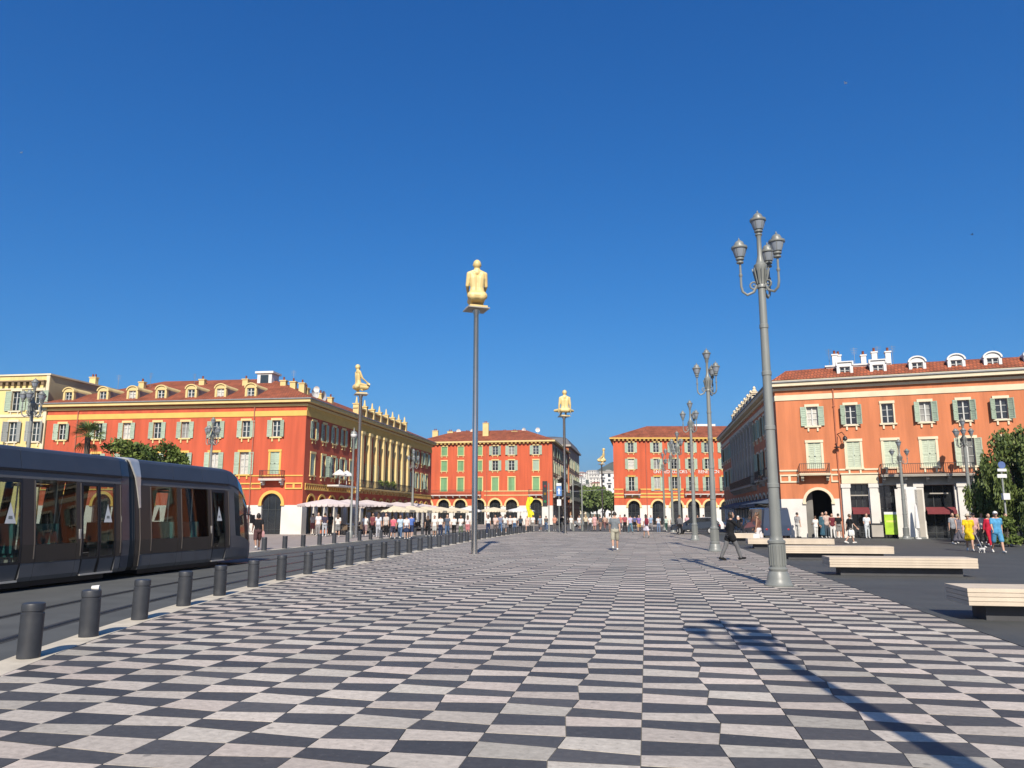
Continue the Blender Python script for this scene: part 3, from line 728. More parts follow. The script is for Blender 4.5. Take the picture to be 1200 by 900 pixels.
def arcade_back(F, x0, x1, dep, h, m=None, name='arcade_wall'):
    b = MB()
    b.poly([(x0, dep, 0), (x1, dep, 0), (x1, dep, h), (x0, dep, h)])
    b.poly([(x0, .29, h), (x0, dep, h), (x1, dep, h), (x1, .29, h)][::-1])
    b.poly([(x0, .29, 0), (x0, dep, 0), (x0, dep, h), (x0, .29, h)][::-1]); b.poly([(x1, .29, 0), (x1, dep, 0), (x1, dep, h), (x1, .29, h)])
    return F.put(name, b.mesh(name, m or M_GREYIN), 0)
def shopfront(F, x, y, w_, h, m=None, frame=None):
    b = MB(); b.box(-w_ / 2, w_ / 2, .02, .06, 0, h)
    o = F.put('shopfront', b.mesh('shopfront', m or M_SHOPGL), x, .02, y)
    f = MB(); e = .05
    for xx in (-w_ / 2, -w_ / 6, w_ / 6, w_ / 2): f.box(xx - e / 2, xx + e / 2, -.03, .018, 0, h)
    for zz in (.35, 2.1, h - e): f.box(-w_ / 2 + .03, w_ / 2 - .03, -.022, .015, zz, zz + e)
    link('shopfront_frame', f.mesh('shopfront_frame', frame or M_IRON), o)
    return o

# ---------------------------------------------------------- left red block (front + long shaded side)
LF0, LF1, LS1 = (-55.5, 62.6), (-29.9, 63.6), (-30.4, 106.3)
bL = thing('arcade_building', 'long red block on the left with arcades and a yellow colonnade on its side', 'building', (-29.9, 63.6, 0))
FL = Facade(bL, LF0, LF1); FS = Facade(bL, LF1, LS1)
polyL = [LF0, LF1, LS1, (-55.5, 106.3)]
upx = [1.7, 5.4, 8.25, 11.3, 14.05, 17.05, 19.95, 22.85]
lowx = upx
ops = [(x, .78, 8.62, 10.12, False) for x in upx] + [(x, .86, 5.28, 7.28, False) for x in lowx] + [(22.75, 1.86, 0, 2.65, True)] + [(x, 1.86, 0, 2.65, True) for x in (2.3, 6.4, 10.5, 14.6, 18.7)]
FL.wall('front_wall', M_RED, 0, 11.8, ops, zsplit=(2.55, M_WSTONE))
for i, x in enumerate(upx):
    window(FL, x, 8.62, .78, 1.5, M_OCHRE2, 'open', pane=M_CURT if i in (2,) else None)
for i, x in enumerate(lowx):
    if i < 5: window(FL, x, 5.28, .86, 2.0, M_OCHRE, 'open')
    elif i < 7: window(FL, x, 5.28, .86, 2.0, M_OCHRE, 'open', pane=M_CURT, kind='wide')
    else: window(FL, x, 5.28, .86, 2.0, M_OCHRE, 'closed', sill=False, kind='wide')
for x in (2.3, 6.4, 10.5, 14.6, 18.7, 22.75):
    archivolt(FL, x, 2.66, .93, M_OCHRE); shopfront(FL, x, .22, 2.0, 3.62)
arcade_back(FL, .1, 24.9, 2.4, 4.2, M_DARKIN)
balcony(FL, 21.75, 23.9, 4.86, M_WSTONE, rail=.72)
# string course with panelled band
def panel_band(F, x0, x1, z0, z1, m, n):
    b = MB(); b.box(0, x1 - x0, -.08, 0, z1 - .12, z1); b.box(0, x1 - x0, -.08, 0, z0, z0 + .12)
    for i in range(n + 1):
        x = (x1 - x0) * i / n; b.box(max(x - .09, 0.001), min(x + .09, x1 - x0 - .001), -.06, 0, z0 + .121, z1 - .121)
    return F.put('panel_band', b.mesh('panel_band', m), x0)
panel_band(FL, .05, 21.7, 3.95, 4.52, M_OCHRE, 22); panel_band(FL, 23.95, 25.55, 3.95, 4.52, M_OCHRE, 2)
b = MB(); b.box(0, 25.5, -.06, 0, 5.1, 5.2); FL.put('string_course', b.mesh('string_course', M_OCHRE), .05)
prism_part(bL, 'upper_band', inset(polyL, -.05), 10.5, 10.98, M_OCHRE)
prism_part(bL, 'lower_cornice', inset(polyL, -.16), 11.38, 11.58, M_OCHRE2)
prism_part(bL, 'cornice', inset(polyL, -.55), 11.7, 11.96, M_OCHRE2)
prism_part(bL, 'gutter', inset(polyL, -.66), 11.962, 12.06, M_ZINC)
hip_roof(bL, inset(polyL, -.58), 12.06, [(7.5, 3.2)])
for x in (1.75, 5.3, 8.3, 11.2, 14.2, 17.1, 20.05): dormer(FL, x, 12.2, M_OCHRE2, y=.25, dep=2.6, pane=M_CURT if x in (8.3, 17.1) else None)
for x, y, z in ((6.6, 4.2, 13.9), (12.4, 5.2, 14.2), (17.3, 4.6, 14.0), (21.4, 4.2, 13.7), (22.3, 4.4, 13.6), (23.3, 4.2, 13.4)): chimney(FL, x, z, y, wd=.55, dp=.45, h=.75, pots=1)
b = MB(); b.box(-.75, .75, 0, 1.6, -.6, 1.3); b.box(-.95, .95, -.15, 1.8, 1.3, 1.5); b.box(-.42, .42, -.02, 0, .2, 1.15, 1)
FL.put('roof_hut', b.mesh('roof_hut', [M_WHITE, M_PANE]), 18.9, 14.2, 5.2)
for x, y in ((3.4, 5), (7.3, 4.4), (11.4, 5.4), (22, 5)): antenna(FL, x, 14.2, y, 1.5)
for x, y in ((24.3, 5.4), (21.9, 5.2)): sat_dish(FL, x, 13.3, y, .3)
drain(FL, 3.2, 0, 11.4); drain(FL, 20.7, 0, 11.4)
# side with colonnade
bays = [1.75 + 2.4 * k for k in range(17)]
inmid = lambda x: 13.2 < x < 30.2
ops = [(x, .8, 8.55, 10.15, False) for x in bays] + [(x, .9, 5.25, 7.2, False) for x in bays] + [(x, 1.55, 0, 2.62, True) for x in bays]
FS.wall('side_wall', M_RED, 0, 11.8, ops, zsplit=(2.55, M_WSTONE))
for i, x in enumerate(bays):
    window(FS, x, 8.55, .8, 1.6, M_OCHRE2, 'open'); window(FS, x, 5.25, .9, 1.95, M_OCHRE2, 'open' if i % 4 else 'closed')
    archivolt(FS, x, 2.63, .775, M_OCHRE, wd=.2)
arcade_back(FS, .4, 42.4, 2.6, 4.0, mat('ochre_arcade', (0.50, 0.34, 0.10), rough=.9))
pil = MB(); pil.box(-.33, .33, -.48, 0, 4.95, 10.05); pil.box(-.42, .42, -.55, 0, 4.6, 4.95); pil.box(-.38, .38, -.53, 0, 10.05, 10.2); pil.box(-.46, .46, -.58, 0, 10.2, 10.5)
pm = pil.mesh('pilaster', M_OCHRE2)
for k in range(8): FS.put('pilaster', pm, 13.35 + 2.4 * k)
b = MB(); b.box(12.9, 30.6, -.012, 0, 4.6, 10.498)
# yellow ground of the colonnade is split round the windows
mid = [x for x in bays if inmid(x)]
FY = Facade(bL, LF1, LS1)
b = MB()
xs_ = [13.0] + [v for x in mid for v in (x - .6, x + .6)] + [30.5]
for a, c in zip(xs_[::2], xs_[1::2]): b.box(a, c, -.03, 0, 4.6, 10.49)
for x in mid: b.box(x - .598, x + .598, -.03, 0, 7.45, 8.1)
b = MB(); b.box(.05, 42.6, -.04, 0, 10.99, 11.375); FS.put('frieze', b.mesh('frieze', M_OCHRE), 0)
balcony(FS, 12.6, 30.9, 4.52, M_OCHRE2, dep=.75, rail=.8, name='gallery')
panel_band(FS, .35, 12.5, 3.9, 4.5, M_OCHRE, 26); panel_band(FS, 31.0, 42.6, 3.9, 4.5, M_OCHRE, 24)
b = MB(); b.box(12.9, 30.5, .15, .5, 12.06, 12.45); b.box(12.8, 30.6, .05, .6, 13.0, 13.15)
for q in range(58): b.box(13.0 + q * .3, 13.12 + q * .3, .25, .4, 12.45, 13.0)
FS.put('attic_parapet', b.mesh('attic_parapet', M_OCHRE2), 0)
pm = MB().box(-.2, .2, 0, .62, 12.06, 13.42).box(-.27, .27, -.06, .7, 13.42, 13.52)
pm.lathe([(.13, 0), (.16, .12), (.10, .3), (.07, .62), (.02, .74)], 8, 0, (0, .32, 13.52))
pm = pm.mesh('parapet_pier', M_OCHRE2)
for k in range(8): FS.put('parapet_pier', pm, 13.1 + 2.46 * k)
for x in (3.4, 5.4): sat_dish(FS, x + 3, 13.1, 2.2, .55)
for x in (5, 8.4, 11): chimney(FS, x, 12.9, 2.4, h=.9, pots=1, wd=.5, dp=.5)
b = MB(); b.box(21.5, 24.5, -.14, -.005, 3.95, 4.35); 

# ---------------------------------------------------------- pale yellow building at the far left
Y0, Y1 = (-78.0, 61.7), (-55.6, 62.57)
bY = thing('yellow_building', 'pale yellow building at the left edge with corbelled eaves and pale shutters', 'building', (-55.6, 62.57, 0))
FYB = Facade(bY, Y0, Y1); WY = FYB.W
polyY = [Y0, Y1, (-55.6, 100), (-78, 100)]
yx = [WY + d for d in (-19.5, -16.4, -13.4, -9.6, -6.5, -3.35, -.95)]
ops = [(x, .9, 11.45, 13.35, False) for x in yx] + [(x, .9, 8.5, 10.4, False) for x in yx] + [(x, .9, 5.2, 7.2, False) for x in yx]
FYB.wall('front_wall', M_YELLOW, 0, 14.85, ops)
for i, x in enumerate(yx):
    window(FYB, x, 11.45, .9, 1.9, M_CREAM, 'open', M_SHUT, swide=.62); window(FYB, x, 8.5, .9, 1.9, M_CREAM, 'ajar', mat('grey_shutter', (.36, .38, .36), objrand=.1)); window(FYB, x, 5.2, .9, 2.0, M_CREAM, 'open')
b = MB(); b.poly([(-55.6 + 55.6, 0, 0), (0, 37.4, 0), (0, 37.4, 14.85), (0, 0, 14.85)]); b.poly([(-22.4, 37.4, 0), (-22.4, -.9, 0), (-22.4, -.9, 14.85), (-22.4, 37.4, 14.85)]); b.poly([(0, 0, 14.86), (0, 37.4, 14.86), (-22.4, 37.4, 14.86), (-22.4, -.9, 14.86)])
b.build('side_wall', mat('weathered_yellow', (.52, .42, .24), var=.15, scale=.4), bY)  # side wall in a darker, more mottled yellow than the front
prism_part(bY, 'parapet_cap', inset(polyY, -.12), 14.83, 14.98, M_CREAM)
b = MB(); b.box(0, WY - .3, -.42, 0, 14.2, 14.32); 
for i in range(int(WY / .62)): b.box(.1 + i * .62, .36 + i * .62, -.36, 0, 13.85, 14.199)
FYB.put('corbelled_eaves', b.mesh('corbelled_eaves', mat('brown_corbel', (.25, .17, .09))), 0)
b = MB(); b.box(0, WY - .35, -.08, 0, 10.85, 11.1); b.box(0, WY - .35, -.1, 0, 13.5, 13.62); FYB.put('string_course', b.mesh('string_course', M_CREAM), 0)
b = MB(); b.box(WY - .34, WY - .01, -.06, 0, 0, 14.82); FYB.put('corner_quoin', b.mesh('corner_quoin', M_CREAM), 0)
chimney(FYB, WY - 2.2, 15.6, 9, h=.6); 

# ---------------------------------------------------------- right salmon block
RF0, RF1 = (10.3, 62.3), (30.5, 58.8)
bR = thing('arcade_building', 'salmon block on the right with cream trim, white dormers and dark shopfronts', 'building', (10.3, 62.3, 0))
FR = Facade(bR, RF0, RF1); FRS = Facade(bR, (10.3, 106.3), RF0)
polyR = [RF0, RF1, (33, 106.3), (10.3, 106.3)]
ux = [2.65, 5.4, 7.95, 10.5, 13.0, 15.4, 17.9]
shop_ops = [(2.7, 1.84, 0, 2.65, True), (5.58, 1.26, 0, 3.95, False), (7.55, 1.2, 0, 3.85, False), (10.9, 2.0, 0, 3.85, False), (14.4, 3.0, 0, 3.85, False), (18.2, 2.6, 0, 3.85, False), (9.02, .34, 0.3, 3.6, False)]
ops = [(x, .8, 8.5, 10.0, False) for x in ux] + [(x, .92, 5.2, 7.2, False) for x in ux] + shop_ops
FR.wall('front_wall', M_SALM, 0, 11.8, [o_ for o_ in ops if o_[0] < 4.25], depth=.4, zsplit=(2.9, M_WSTONE), x1=4.3)
FR.wall('front_wall', M_SALM, 0, 11.8, [o_ for o_ in ops if o_[0] > 4.25], depth=.4, zsplit=(4.0, M_WSTONE), x0=4.3)
kinds = ['open', 'open', 'none', 'open', 'open', 'open', 'open']
for i, x in enumerate(ux):
    W = window(FR, x, 8.5, .8, 1.5, M_CREAM, 'none' if i == 2 else ('open' if i == 0 else 'ajar'), kind='', pane=M_CURT if i == 0 else None)
    window(FR, x, 5.2, .92, 2.0, M_CREAM, 'ajar' if i == 4 else 'closed', mat('pale_shutter', (.56, .62, .47), rough=.7, objrand=.08), kind='wide', sill=i != 0)
archivolt(FR, 2.7, 2.66, .92, M_CREAM, wd=.2)
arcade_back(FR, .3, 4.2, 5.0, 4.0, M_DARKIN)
balcony(FR, 1.45, 3.65, 4.82, M_CREAM, rail=.74); balcony(FR, 7.1, 13.2, 4.62, M_GREYST, rail=.78, dep=.9, name='long_balcony')
b = MB(); b.box(0, 1.35, -.06, 0, 5.02, 5.14); b.box(3.75, 7.0, -.06, 0, 5.02, 5.14); FR.put('string_course', b.mesh('string_course', M_CREAM), .02)
panel_band(FR, .02, 1.4, 4.15, 4.78, M_CREAM, 2); panel_band(FR, 3.7, 4.3, 4.15, 4.78, M_CREAM, 1)
prism_part(bR, 'upper_band', inset(polyR, -.06), 10.58, 11.0, M_CREAM)
prism_part(bR, 'lower_cornice', inset(polyR, -.18), 11.36, 11.56, M_CREAM)
prism_part(bR, 'cornice', inset(polyR, -.55), 11.66, 11.94, M_CREAM)
prism_part(bR, 'gutter', inset(polyR, -.66), 11.942, 12.04, M_ZINC)
prism_part(bR, 'roof_kerb', inset(polyR, -.2), 12.0, 12.2, M_CREAM)
hip_roof(bR, inset(polyR, -.25), 12.2, [(1.35, .95), (5.5, 1.75)])
for i, x in enumerate((5.25, 7.6, 10.3, 12.9, 15.25, 17.8)): dormer(FR, x, 12.15, M_WHITE, w_=.76, h=.92, y=.25, arch=i > 1, dep=1.9)
for x, y in ((4.7, 2.2), (5.0, 2.6), (7.6, 2.2), (8.6, 2.4), (6.9, 3.2)): chimney(FR, x, 13.3, y, wd=.38, dp=.5, h=1.05, m=M_WHITE, pots=1)
b = MB(); b.box(4.0, 8.6, 1.6, 2.2, 12.9, 13.35); b.box(3.9, 8.7, 1.5, 2.3, 13.35, 13.47); FR.put('roof_upstand', b.mesh('roof_upstand', M_WHITE), 0)
for x, y in ((4.3, 2.4), (6.2, 2.6), (7.9, 2.6), (9.0, 2.8)): antenna(FR, x, 13.5, y, 1.5)
drain(FR, 4.25, 0, 11.4, mat('salmon_pipe', (.5, .16, .08)))
# wall lantern bracket
b = MB(); b.tube([(0, 0, .5), (.3, -.4, .6), (.45, -.6, .35)], .03, 6); b.lathe([(.04, .3), (.16, .16), (.17, 0), (.05, -.1)], 8, 0, (.48, -.62, 0)); b.lathe([(.02, .1), (.2, .06), (.24, 0), (.05, -.06)], 8, 0, (-.1, -.3, -.55)); b.tube([(0, 0, .3), (-.1, -.3, -.45)], .025, 5)
FR.put('wall_lantern', b.mesh('wall_lantern', M_BLACK), 4.35, 7.3)
# shopfronts: fascia, piers, glazing, awnings
b = MB(); b.box(4.4, 6.95, -.22, -.002, 4.02, 4.7); b.box(4.35, 7.0, -.3, -.002, 4.7, 4.8); FR.put('shop_fascia', b.mesh('shop_fascia', M_CREAM), 0)
pier = MB().box(-.28, .28, -.2, -.002, .25, 3.7).box(-.34, .34, -.26, -.002, 0, .25).box(-.34, .34, -.26, -.002, 3.7, 4.0); pier = pier.mesh('shop_pier', M_WSTONE)
for x in (4.66, 6.56, 8.45, 9.55, 12.35, 16.4): FR.put('shop_pier', pier, x)
b = MB(); b.box(7.2, 16.5, -.12, -.002, 3.86, 4.44); FR.put('shop_beam', b.mesh('shop_beam', M_GREYST), 0)
for x, w_, h in ((5.58, 1.3, 3.95), (7.55, 1.24, 3.85), (10.9, 2.04, 3.85), (14.4, 3.04, 3.85), (18.2, 2.64, 3.85), (9.02, .36, 3.6)):
    o = shopfront(FR, x, .45, w_, h)
b = MB(); b.box(-.6, .6, .1, .3, 3.2, 3.28); b.box(-.6, .6, .1, .3, 2.05, 2.2); FR.put('transom', b.mesh('transom', M_GREYST), 5.58, -.1); FR.put('transom', b.mesh('transom', M_GREYST), 10.9)
M_AWN = mat('maroon_awning', (.20, .03, .035), rough=.85)
for x, w_ in ((5.58, 1.15), (10.9, 1.9), (14.4, 2.9), (18.2, 2.5)):
    b = MB(); b.rings([[(-w_ / 2, .2, 2.25), (w_ / 2, .2, 2.25)], [(-w_ / 2, -.55, 1.98), (w_ / 2, -.55, 1.98)], [(-w_ / 2, -.56, 1.75), (w_ / 2, -.56, 1.75)]], 0, False, False, False)
    b.box(-w_ / 2, w_ / 2, -.58, -.54, 1.74, 1.78); b.poly([(-w_ / 2, .2, 2.25), (-w_ / 2, -.55, 1.98), (-w_ / 2, .2, 1.98)]); b.poly([(w_ / 2, .2, 2.25), (w_ / 2, .2, 1.98), (w_ / 2, -.55, 1.98)])
    FR.put('awning', b.mesh('awning', M_AWN), x)
# shaded side with colonnade
ops = [(x + .3, .8, 8.55, 10.15, False) for x in bays] + [(x + .3, .9, 5.25, 7.2, False) for x in bays] + [(x + .3, 1.7, 0, 2.62, True) for x in bays]
FRS.wall('side_wall', M_SALM, 0, 11.8, ops, zsplit=(2.9, M_WSTONE))
for i, x in enumerate(bays):
    window(FRS, x + .3, 8.55, .8, 1.6, M_CREAM, 'open'); window(FRS, x + .3, 5.25, .9, 1.95, M_CREAM, 'open' if i % 3 else 'closed')
    archivolt(FRS, x + .3, 2.63, .85, M_CREAM, wd=.18)
arcade_back(FRS, .4, 43.6, 2.4, 4.0, M_GREYIN)
pm = MB(); pm.box(-.3, .3, -.3, 0, 4.95, 10.05); pm.box(-.4, .4, -.38, 0, 4.6, 4.95); pm.box(-.36, .36, -.36, 0, 10.05, 10.2); pm.box(-.44, .44, -.42, 0, 10.2, 10.5)
pm = pm.mesh('pilaster', M_GREYST)
for k in range(8): FRS.put('pilaster', pm, 13.65 + 2.4 * k)
b = MB(); xs_ = [13.3] + [v for x in mid for v in (x + .3 - .6, x + .3 + .6)] + [30.8]
for a, c in zip(xs_[::2], xs_[1::2]): b.box(a, c, -.03, 0, 4.6, 10.49)
FRS.put('colonnade_ground', b.mesh('colonnade_ground', M_GREYST), 0)
balcony(FRS, 12.9, 31.2, 4.52, M_GREYST, dep=.6, rail=.8, name='gallery')
balcony(FRS, 34.0, 36.5, 4.72, M_GREYST, dep=.6, rail=.8); balcony(FRS, 39.5, 42.5, 4.72, M_GREYST, dep=.6, rail=.8)
b = MB(); b.box(13.2, 30.8, .15, .5, 12.06, 13.0); b.box(13.1, 30.9, .05, .6, 13.0, 13.15); FRS.put('attic_parapet', b.mesh('attic_parapet', M_GREYST), 0)
pm = MB().box(-.28, .28, 0, .62, 12.06, 13.3).box(-.36, .36, -.06, .7, 13.3, 13.42); pm.lathe([(.2, 0), (.26, .12), (.12, .3), (.16, .42), (.02, .6)], 8, 0, (0, .32, 13.42)); pm = pm.mesh('parapet_pier', M_CREAM)
for k in range(8): FRS.put('parapet_pier', pm, 13.4 + 2.46 * k)
# rust red fabric blinds hung between the arcade piers
b = MB()
for x in bays: b.box(x + .3 - .8, x + .3 + .8, .3, .33, 2.2, 3.2)
FRS.put('arcade_blind', b.mesh('arcade_blind', mat('dark_red_blind', (.14, .03, .028), rough=.9)), 0)

# ---------------------------------------------------------- far red blocks
bC = thing('red_building', 'far red block left of the avenue with green shutters and arched ground floor', 'building', (-37.9, 137.3, 0))
FC = Facade(bC, (-42, 137.3), (-16.6, 137.3)); FCS = Facade(bC, (-16.6, 137.3), (-16.6, 165))
ox = 4.1
cx_l = [-2.2, 1.1, 4.25, 7.75]; cx_r = [10.75, 13.8, 18.3]
cols = [ox + x for x in cx_l + cx_r]
ops = []
for x in cols: ops += [(x, 1.1, 12.6, 14.25, False), (x, 1.1, 9.75, 11.6, False), (x, 1.15, 6.0, 8.5, False), (x, 2.1, 0, 3.45, True)]
FC.wall('front_wall', M_RED2, 0, 14.9, ops, zsplit=(3.4, M_WSTONE))
for i, x in enumerate(cols):
    left = i < 4
    st = 'closed' if left else 'open'
    window(FC, x, 12.6, 1.1, 1.65, M_OCHRE2, st, M_SHUT2 if left else M_SHUT)
    window(FC, x, 9.75, 1.1, 1.85, M_OCHRE2, 'closed' if left or i == 6 else 'open', M_SHUT2 if left else M_SHUT)
    window(FC, x, 6.0, 1.15, 2.5, M_OCHRE2, 'closed', M_SHUT2, sill=False, kind='wide')
    archivolt(FC, x, 3.46, 1.05, M_OCHRE2, wd=.32); shopfront(FC, x, .6, 2.2, 4.4)
arcade_back(FC, .2, 25.2, 3, 5.0, M_GREYIN)
balcony(FC, .5, ox + 8.2, 5.35, M_WSTONE, rail=.9); balcony(FC, ox + 17.0, ox + 19.7, 5.35, M_WSTONE, rail=.9)
polyC = [(-42, 137.3), (-16.6, 137.3), (-16.6, 165), (-42, 165)]
prism_part(bC, 'cornice', inset(polyC, -.6), 14.9, 15.2, M_OCHRE2)
b = MB()
for i in range(34): b.box(.1 + i * .74, .42 + i * .74, -.5, 0, 14.62, 14.899)
_eb = FC.put('eave_brackets', b.mesh('eave_brackets', mat('ochre_bracket', (.6, .38, .1))), 0); _eb['kind'] = 'stuff'
hip_roof(bC, inset(polyC, -.62), 15.2, [(6.5, 2.6)])
b = MB(); b.box(ox + 8.7, ox + 21.2, -.06, 0, 5.95, 6.1); b.box(ox + 8.7, ox + 16.9, -.06, 0, 5.2, 5.35); FC.put('string_course', b.mesh('string_course', M_OCHRE2), 0)
for x, y, h in ((2.0, 5, 1.2), (5, 5, 1.0), (ox + 8.4, 2.6, 2.2), (ox + 13.5, 5, .8), (8, 6.5, 1), (15.5, 6, .9)): chimney(FC, x, 16.6, y, wd=1.1, h=h, pots=2)
for x in (6.5, 9.3, 19.4, 22): sat_dish(FC, x, 17.2, 5.5, .45)
drain(FC, ox + 9.2, 0, 14.6)
ops = []; sx = [2.6 + 3.75 * k for k in range(7)]
for x in sx: ops += [(x, 1.1, 12.4, 14.2, False), (x, 1.1, 9.4, 11.4, False), (x, 1.15, 5.9, 8.3, False), (x, 2.4, 0, 3.2, False)]
FCS.wall('side_wall', mat('tan_render', (.50, .27, .15), var=.12, scale=.4), 0, 14.9, ops, zsplit=(3.4, M_WSTONE))
for x in sx:
    for z, h in ((12.4, 1.8), (9.4, 2.0), (5.9, 2.4)): window(FCS, x, z, 1.1, h, M_CREAM, 'open')
    shopfront(FCS, x, .3, 2.4, 3.2)
    o = FCS.put('shop_awning', cached('caw', lambda: MB().box(-1.4, 1.4, -1.3, 0, 0, .08).box(-1.4, 1.4, -1.32, -1.28, -.3, .0).mesh('shop_awning', mat('dark_awning', (.10, .05, .045), rough=.9))), x, 3.5)
balcony(FCS, 1, 12, 5.4, M_GREYST, rail=.9); balcony(FCS, 15, 27, 5.4, M_GREYST, rail=.9); balcony(FCS, 8, 20, 9.0, M_GREYST, rail=.9)
b = MB(); b.box(-.3, 0, 0, 27, 0, 14.88); FCS.put('end_wall', b.mesh('end_wall', M_RED2), FCS.W)

bD = thing('red_building', 'far red block right of the avenue with white lettering across its front', 'building', (-5.5, 134.7, 0))
FD = Facade(bD, (-5.5, 134.7), (24, 139.7))
dcols = [3.1, 7.55, 10.6, 13.6, 16.55, 19.4, 22.6, 26]
ops = []
for x in dcols: ops += [(x, 1.05, 12.55, 14.3, False), (x, 1.05, 9.65, 11.45, False), (x, 1.05, 5.85, 8.3, False)]
acols = [3.4, 7.6, 10.8, 13.75, 16.6, 19.5, 22.6, 26]
for x in acols: ops += [(x, 2.05, 0, 3.15, True)]
FD.wall('front_wall', M_RED2, 0, 14.9, ops, zsplit=(3.4, M_WSTONE))
for i, x in enumerate(dcols):
    window(FD, x, 12.55, 1.05, 1.75, M_OCHRE2, 'open', swide=.52); window(FD, x, 9.65, 1.05, 1.8, M_OCHRE2, 'open', swide=.52, pane=M_CURT if i == 0 else None)
    window(FD, x, 5.85, 1.05, 2.45, M_OCHRE, 'open', swide=.52, kind='cap', sill=False)
for x in acols:
    archivolt(FD, x, 3.16, 1.025, M_OCHRE2, wd=.32); shopfront(FD, x, 1.0 if x > 12 else .6, 2.1, 4.1)
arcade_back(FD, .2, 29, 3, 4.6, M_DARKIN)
balcony(FD, 1.7, 4.5, 5.3, M_WSTONE, rail=.9); balcony(FD, 12.2, 24, 5.35, M_WSTONE, rail=.9)
b = MB(); b.box(.02, 1.6, -.06, 0, 6.05, 6.25); b.box(4.6, 12.1, -.06, 0, 6.05, 6.25); b.box(.02, 1.6, -.07, 0, 5.25, 5.5); b.box(4.6, 12.1, -.07, 0, 5.25, 5.5); b.box(.02, 12.1, -.09, 0, 4.68, 4.95); FD.put('string_course', b.mesh('string_course', M_OCHRE), 0)
polyD = [(-5.5, 134.7), (24, 139.7), (24, 200), (-5.5, 200)]
prism_part(bD, 'cornice', inset(polyD, -.6), 14.9, 15.15, M_OCHRE)
b = MB()
for i in range(40): b.box(.1 + i * .74, .42 + i * .74, -.5, 0, 14.6, 14.899)
_eb = FD.put('eave_brackets', b.mesh('eave_brackets', mat('ochre_bracket', (.6, .38, .1))), 0); _eb['kind'] = 'stuff'
hip_roof(bD, inset(polyD, -.62), 15.15, [(6.6, 2.75)])
b = MB(); b.poly([(0, 0, 0), (0, 65.3, 0), (0, 65.3, 14.9), (0, 0, 14.9)][::-1]); b.build('side_wall', M_RED2, bD)
skyl = MB().box(-.35, .35, 0, .5, -.2, .25).mesh('roof_vent', M_CREAM)
for x in (6.5, 9.3, 12.4, 13, 16.4, 18.4, 20.5): FD.put('roof_vent', skyl, x, 16.75, 4.2 + (x % 1))
b = MB(); b.box(0, 5, 0, 1.2, 0, .7); FD.put('roof_upstand', b.mesh('roof_upstand', M_WHITE), 15, 17.7, 7)
drain(FD, 5.7, 0, 14.6)
# white lettering on the facade, letter by letter
TEXT = 'UNITED COLORS OF BENETTON'; adv = 11.4 / len(TEXT)
for n_, ch in enumerate(TEXT):
    if ch == ' ': continue
    def f(ch=ch):
        tc = bpy.data.curves.new('letter', 'FONT'); tc.body = ch; tc.size = .8; tc.extrude = .03; tc.align_x = 'CENTER'
        to = bpy.data.objects.new('letter', tc); C.objects.link(to)
        dg = bpy.context.evaluated_depsgraph_get(); me = bpy.data.meshes.new_from_object(to.evaluated_get(dg)); bpy.data.objects.remove(to)
        me.materials.clear(); me.materials.append(M_WHITE); me.name = 'letter'
        for v in me.vertices: v.co = (v.co.x * .95, -v.co.z - .04, v.co.y)
        return me
    FD.put('letter', cached(('ltr', ch), f), 7.0 + adv * (n_ + .5), 8.92)

# ---------------------------------------------------------- haussmann-like tail of the avenue: second block further up on the left
bE = thing('apartment_building', 'tan apartment block further up the avenue behind the far left red block', 'building', (-16.4, 165.6, 0))
FE = Facade(bE, (-28, 165.6), (-16.4, 165.6)); FES = Facade(bE, (-16.4, 165.6), (-16.4, 192))
FE.wall('front_wall', M_SALM, 0, 16.5, [])
sx = [2.4 + 3.6 * k for k in range(7)]; ops = []
for x in sx: ops += [(x, 1.2, z, z + 2, False) for z in (5, 8.6, 12)] + [(x, 2.4, 0, 3.2, False)]
FES.wall('side_wall', mat('peach_side_render', (.62, .36, .20), var=.12, scale=.4), 0, 16.5, ops)
for x in sx:
    for z in (5, 8.6, 12): window(FES, x, z, 1.2, 2, M_CREAM, 'open')
    shopfront(FES, x, .3, 2.4, 3.2)
pE = [(-28, 165.6), (-16.4, 165.6), (-16.4, 192), (-28, 192)]
prism_part(bE, 'cornice', inset(pE, -.5), 16.5, 16.9, M_GREYST)
hip_roof(bE, inset(pE, -.4), 16.9, [(1.0, 1.6), (4, 2.2)], mat('slate_roof', (.12, .12, .13)))
balcony(FES, 1, 26, 8.5, M_GREYST, rail=.9); balcony(FES, 1, 26, 4.9, M_GREYST, rail=.9)

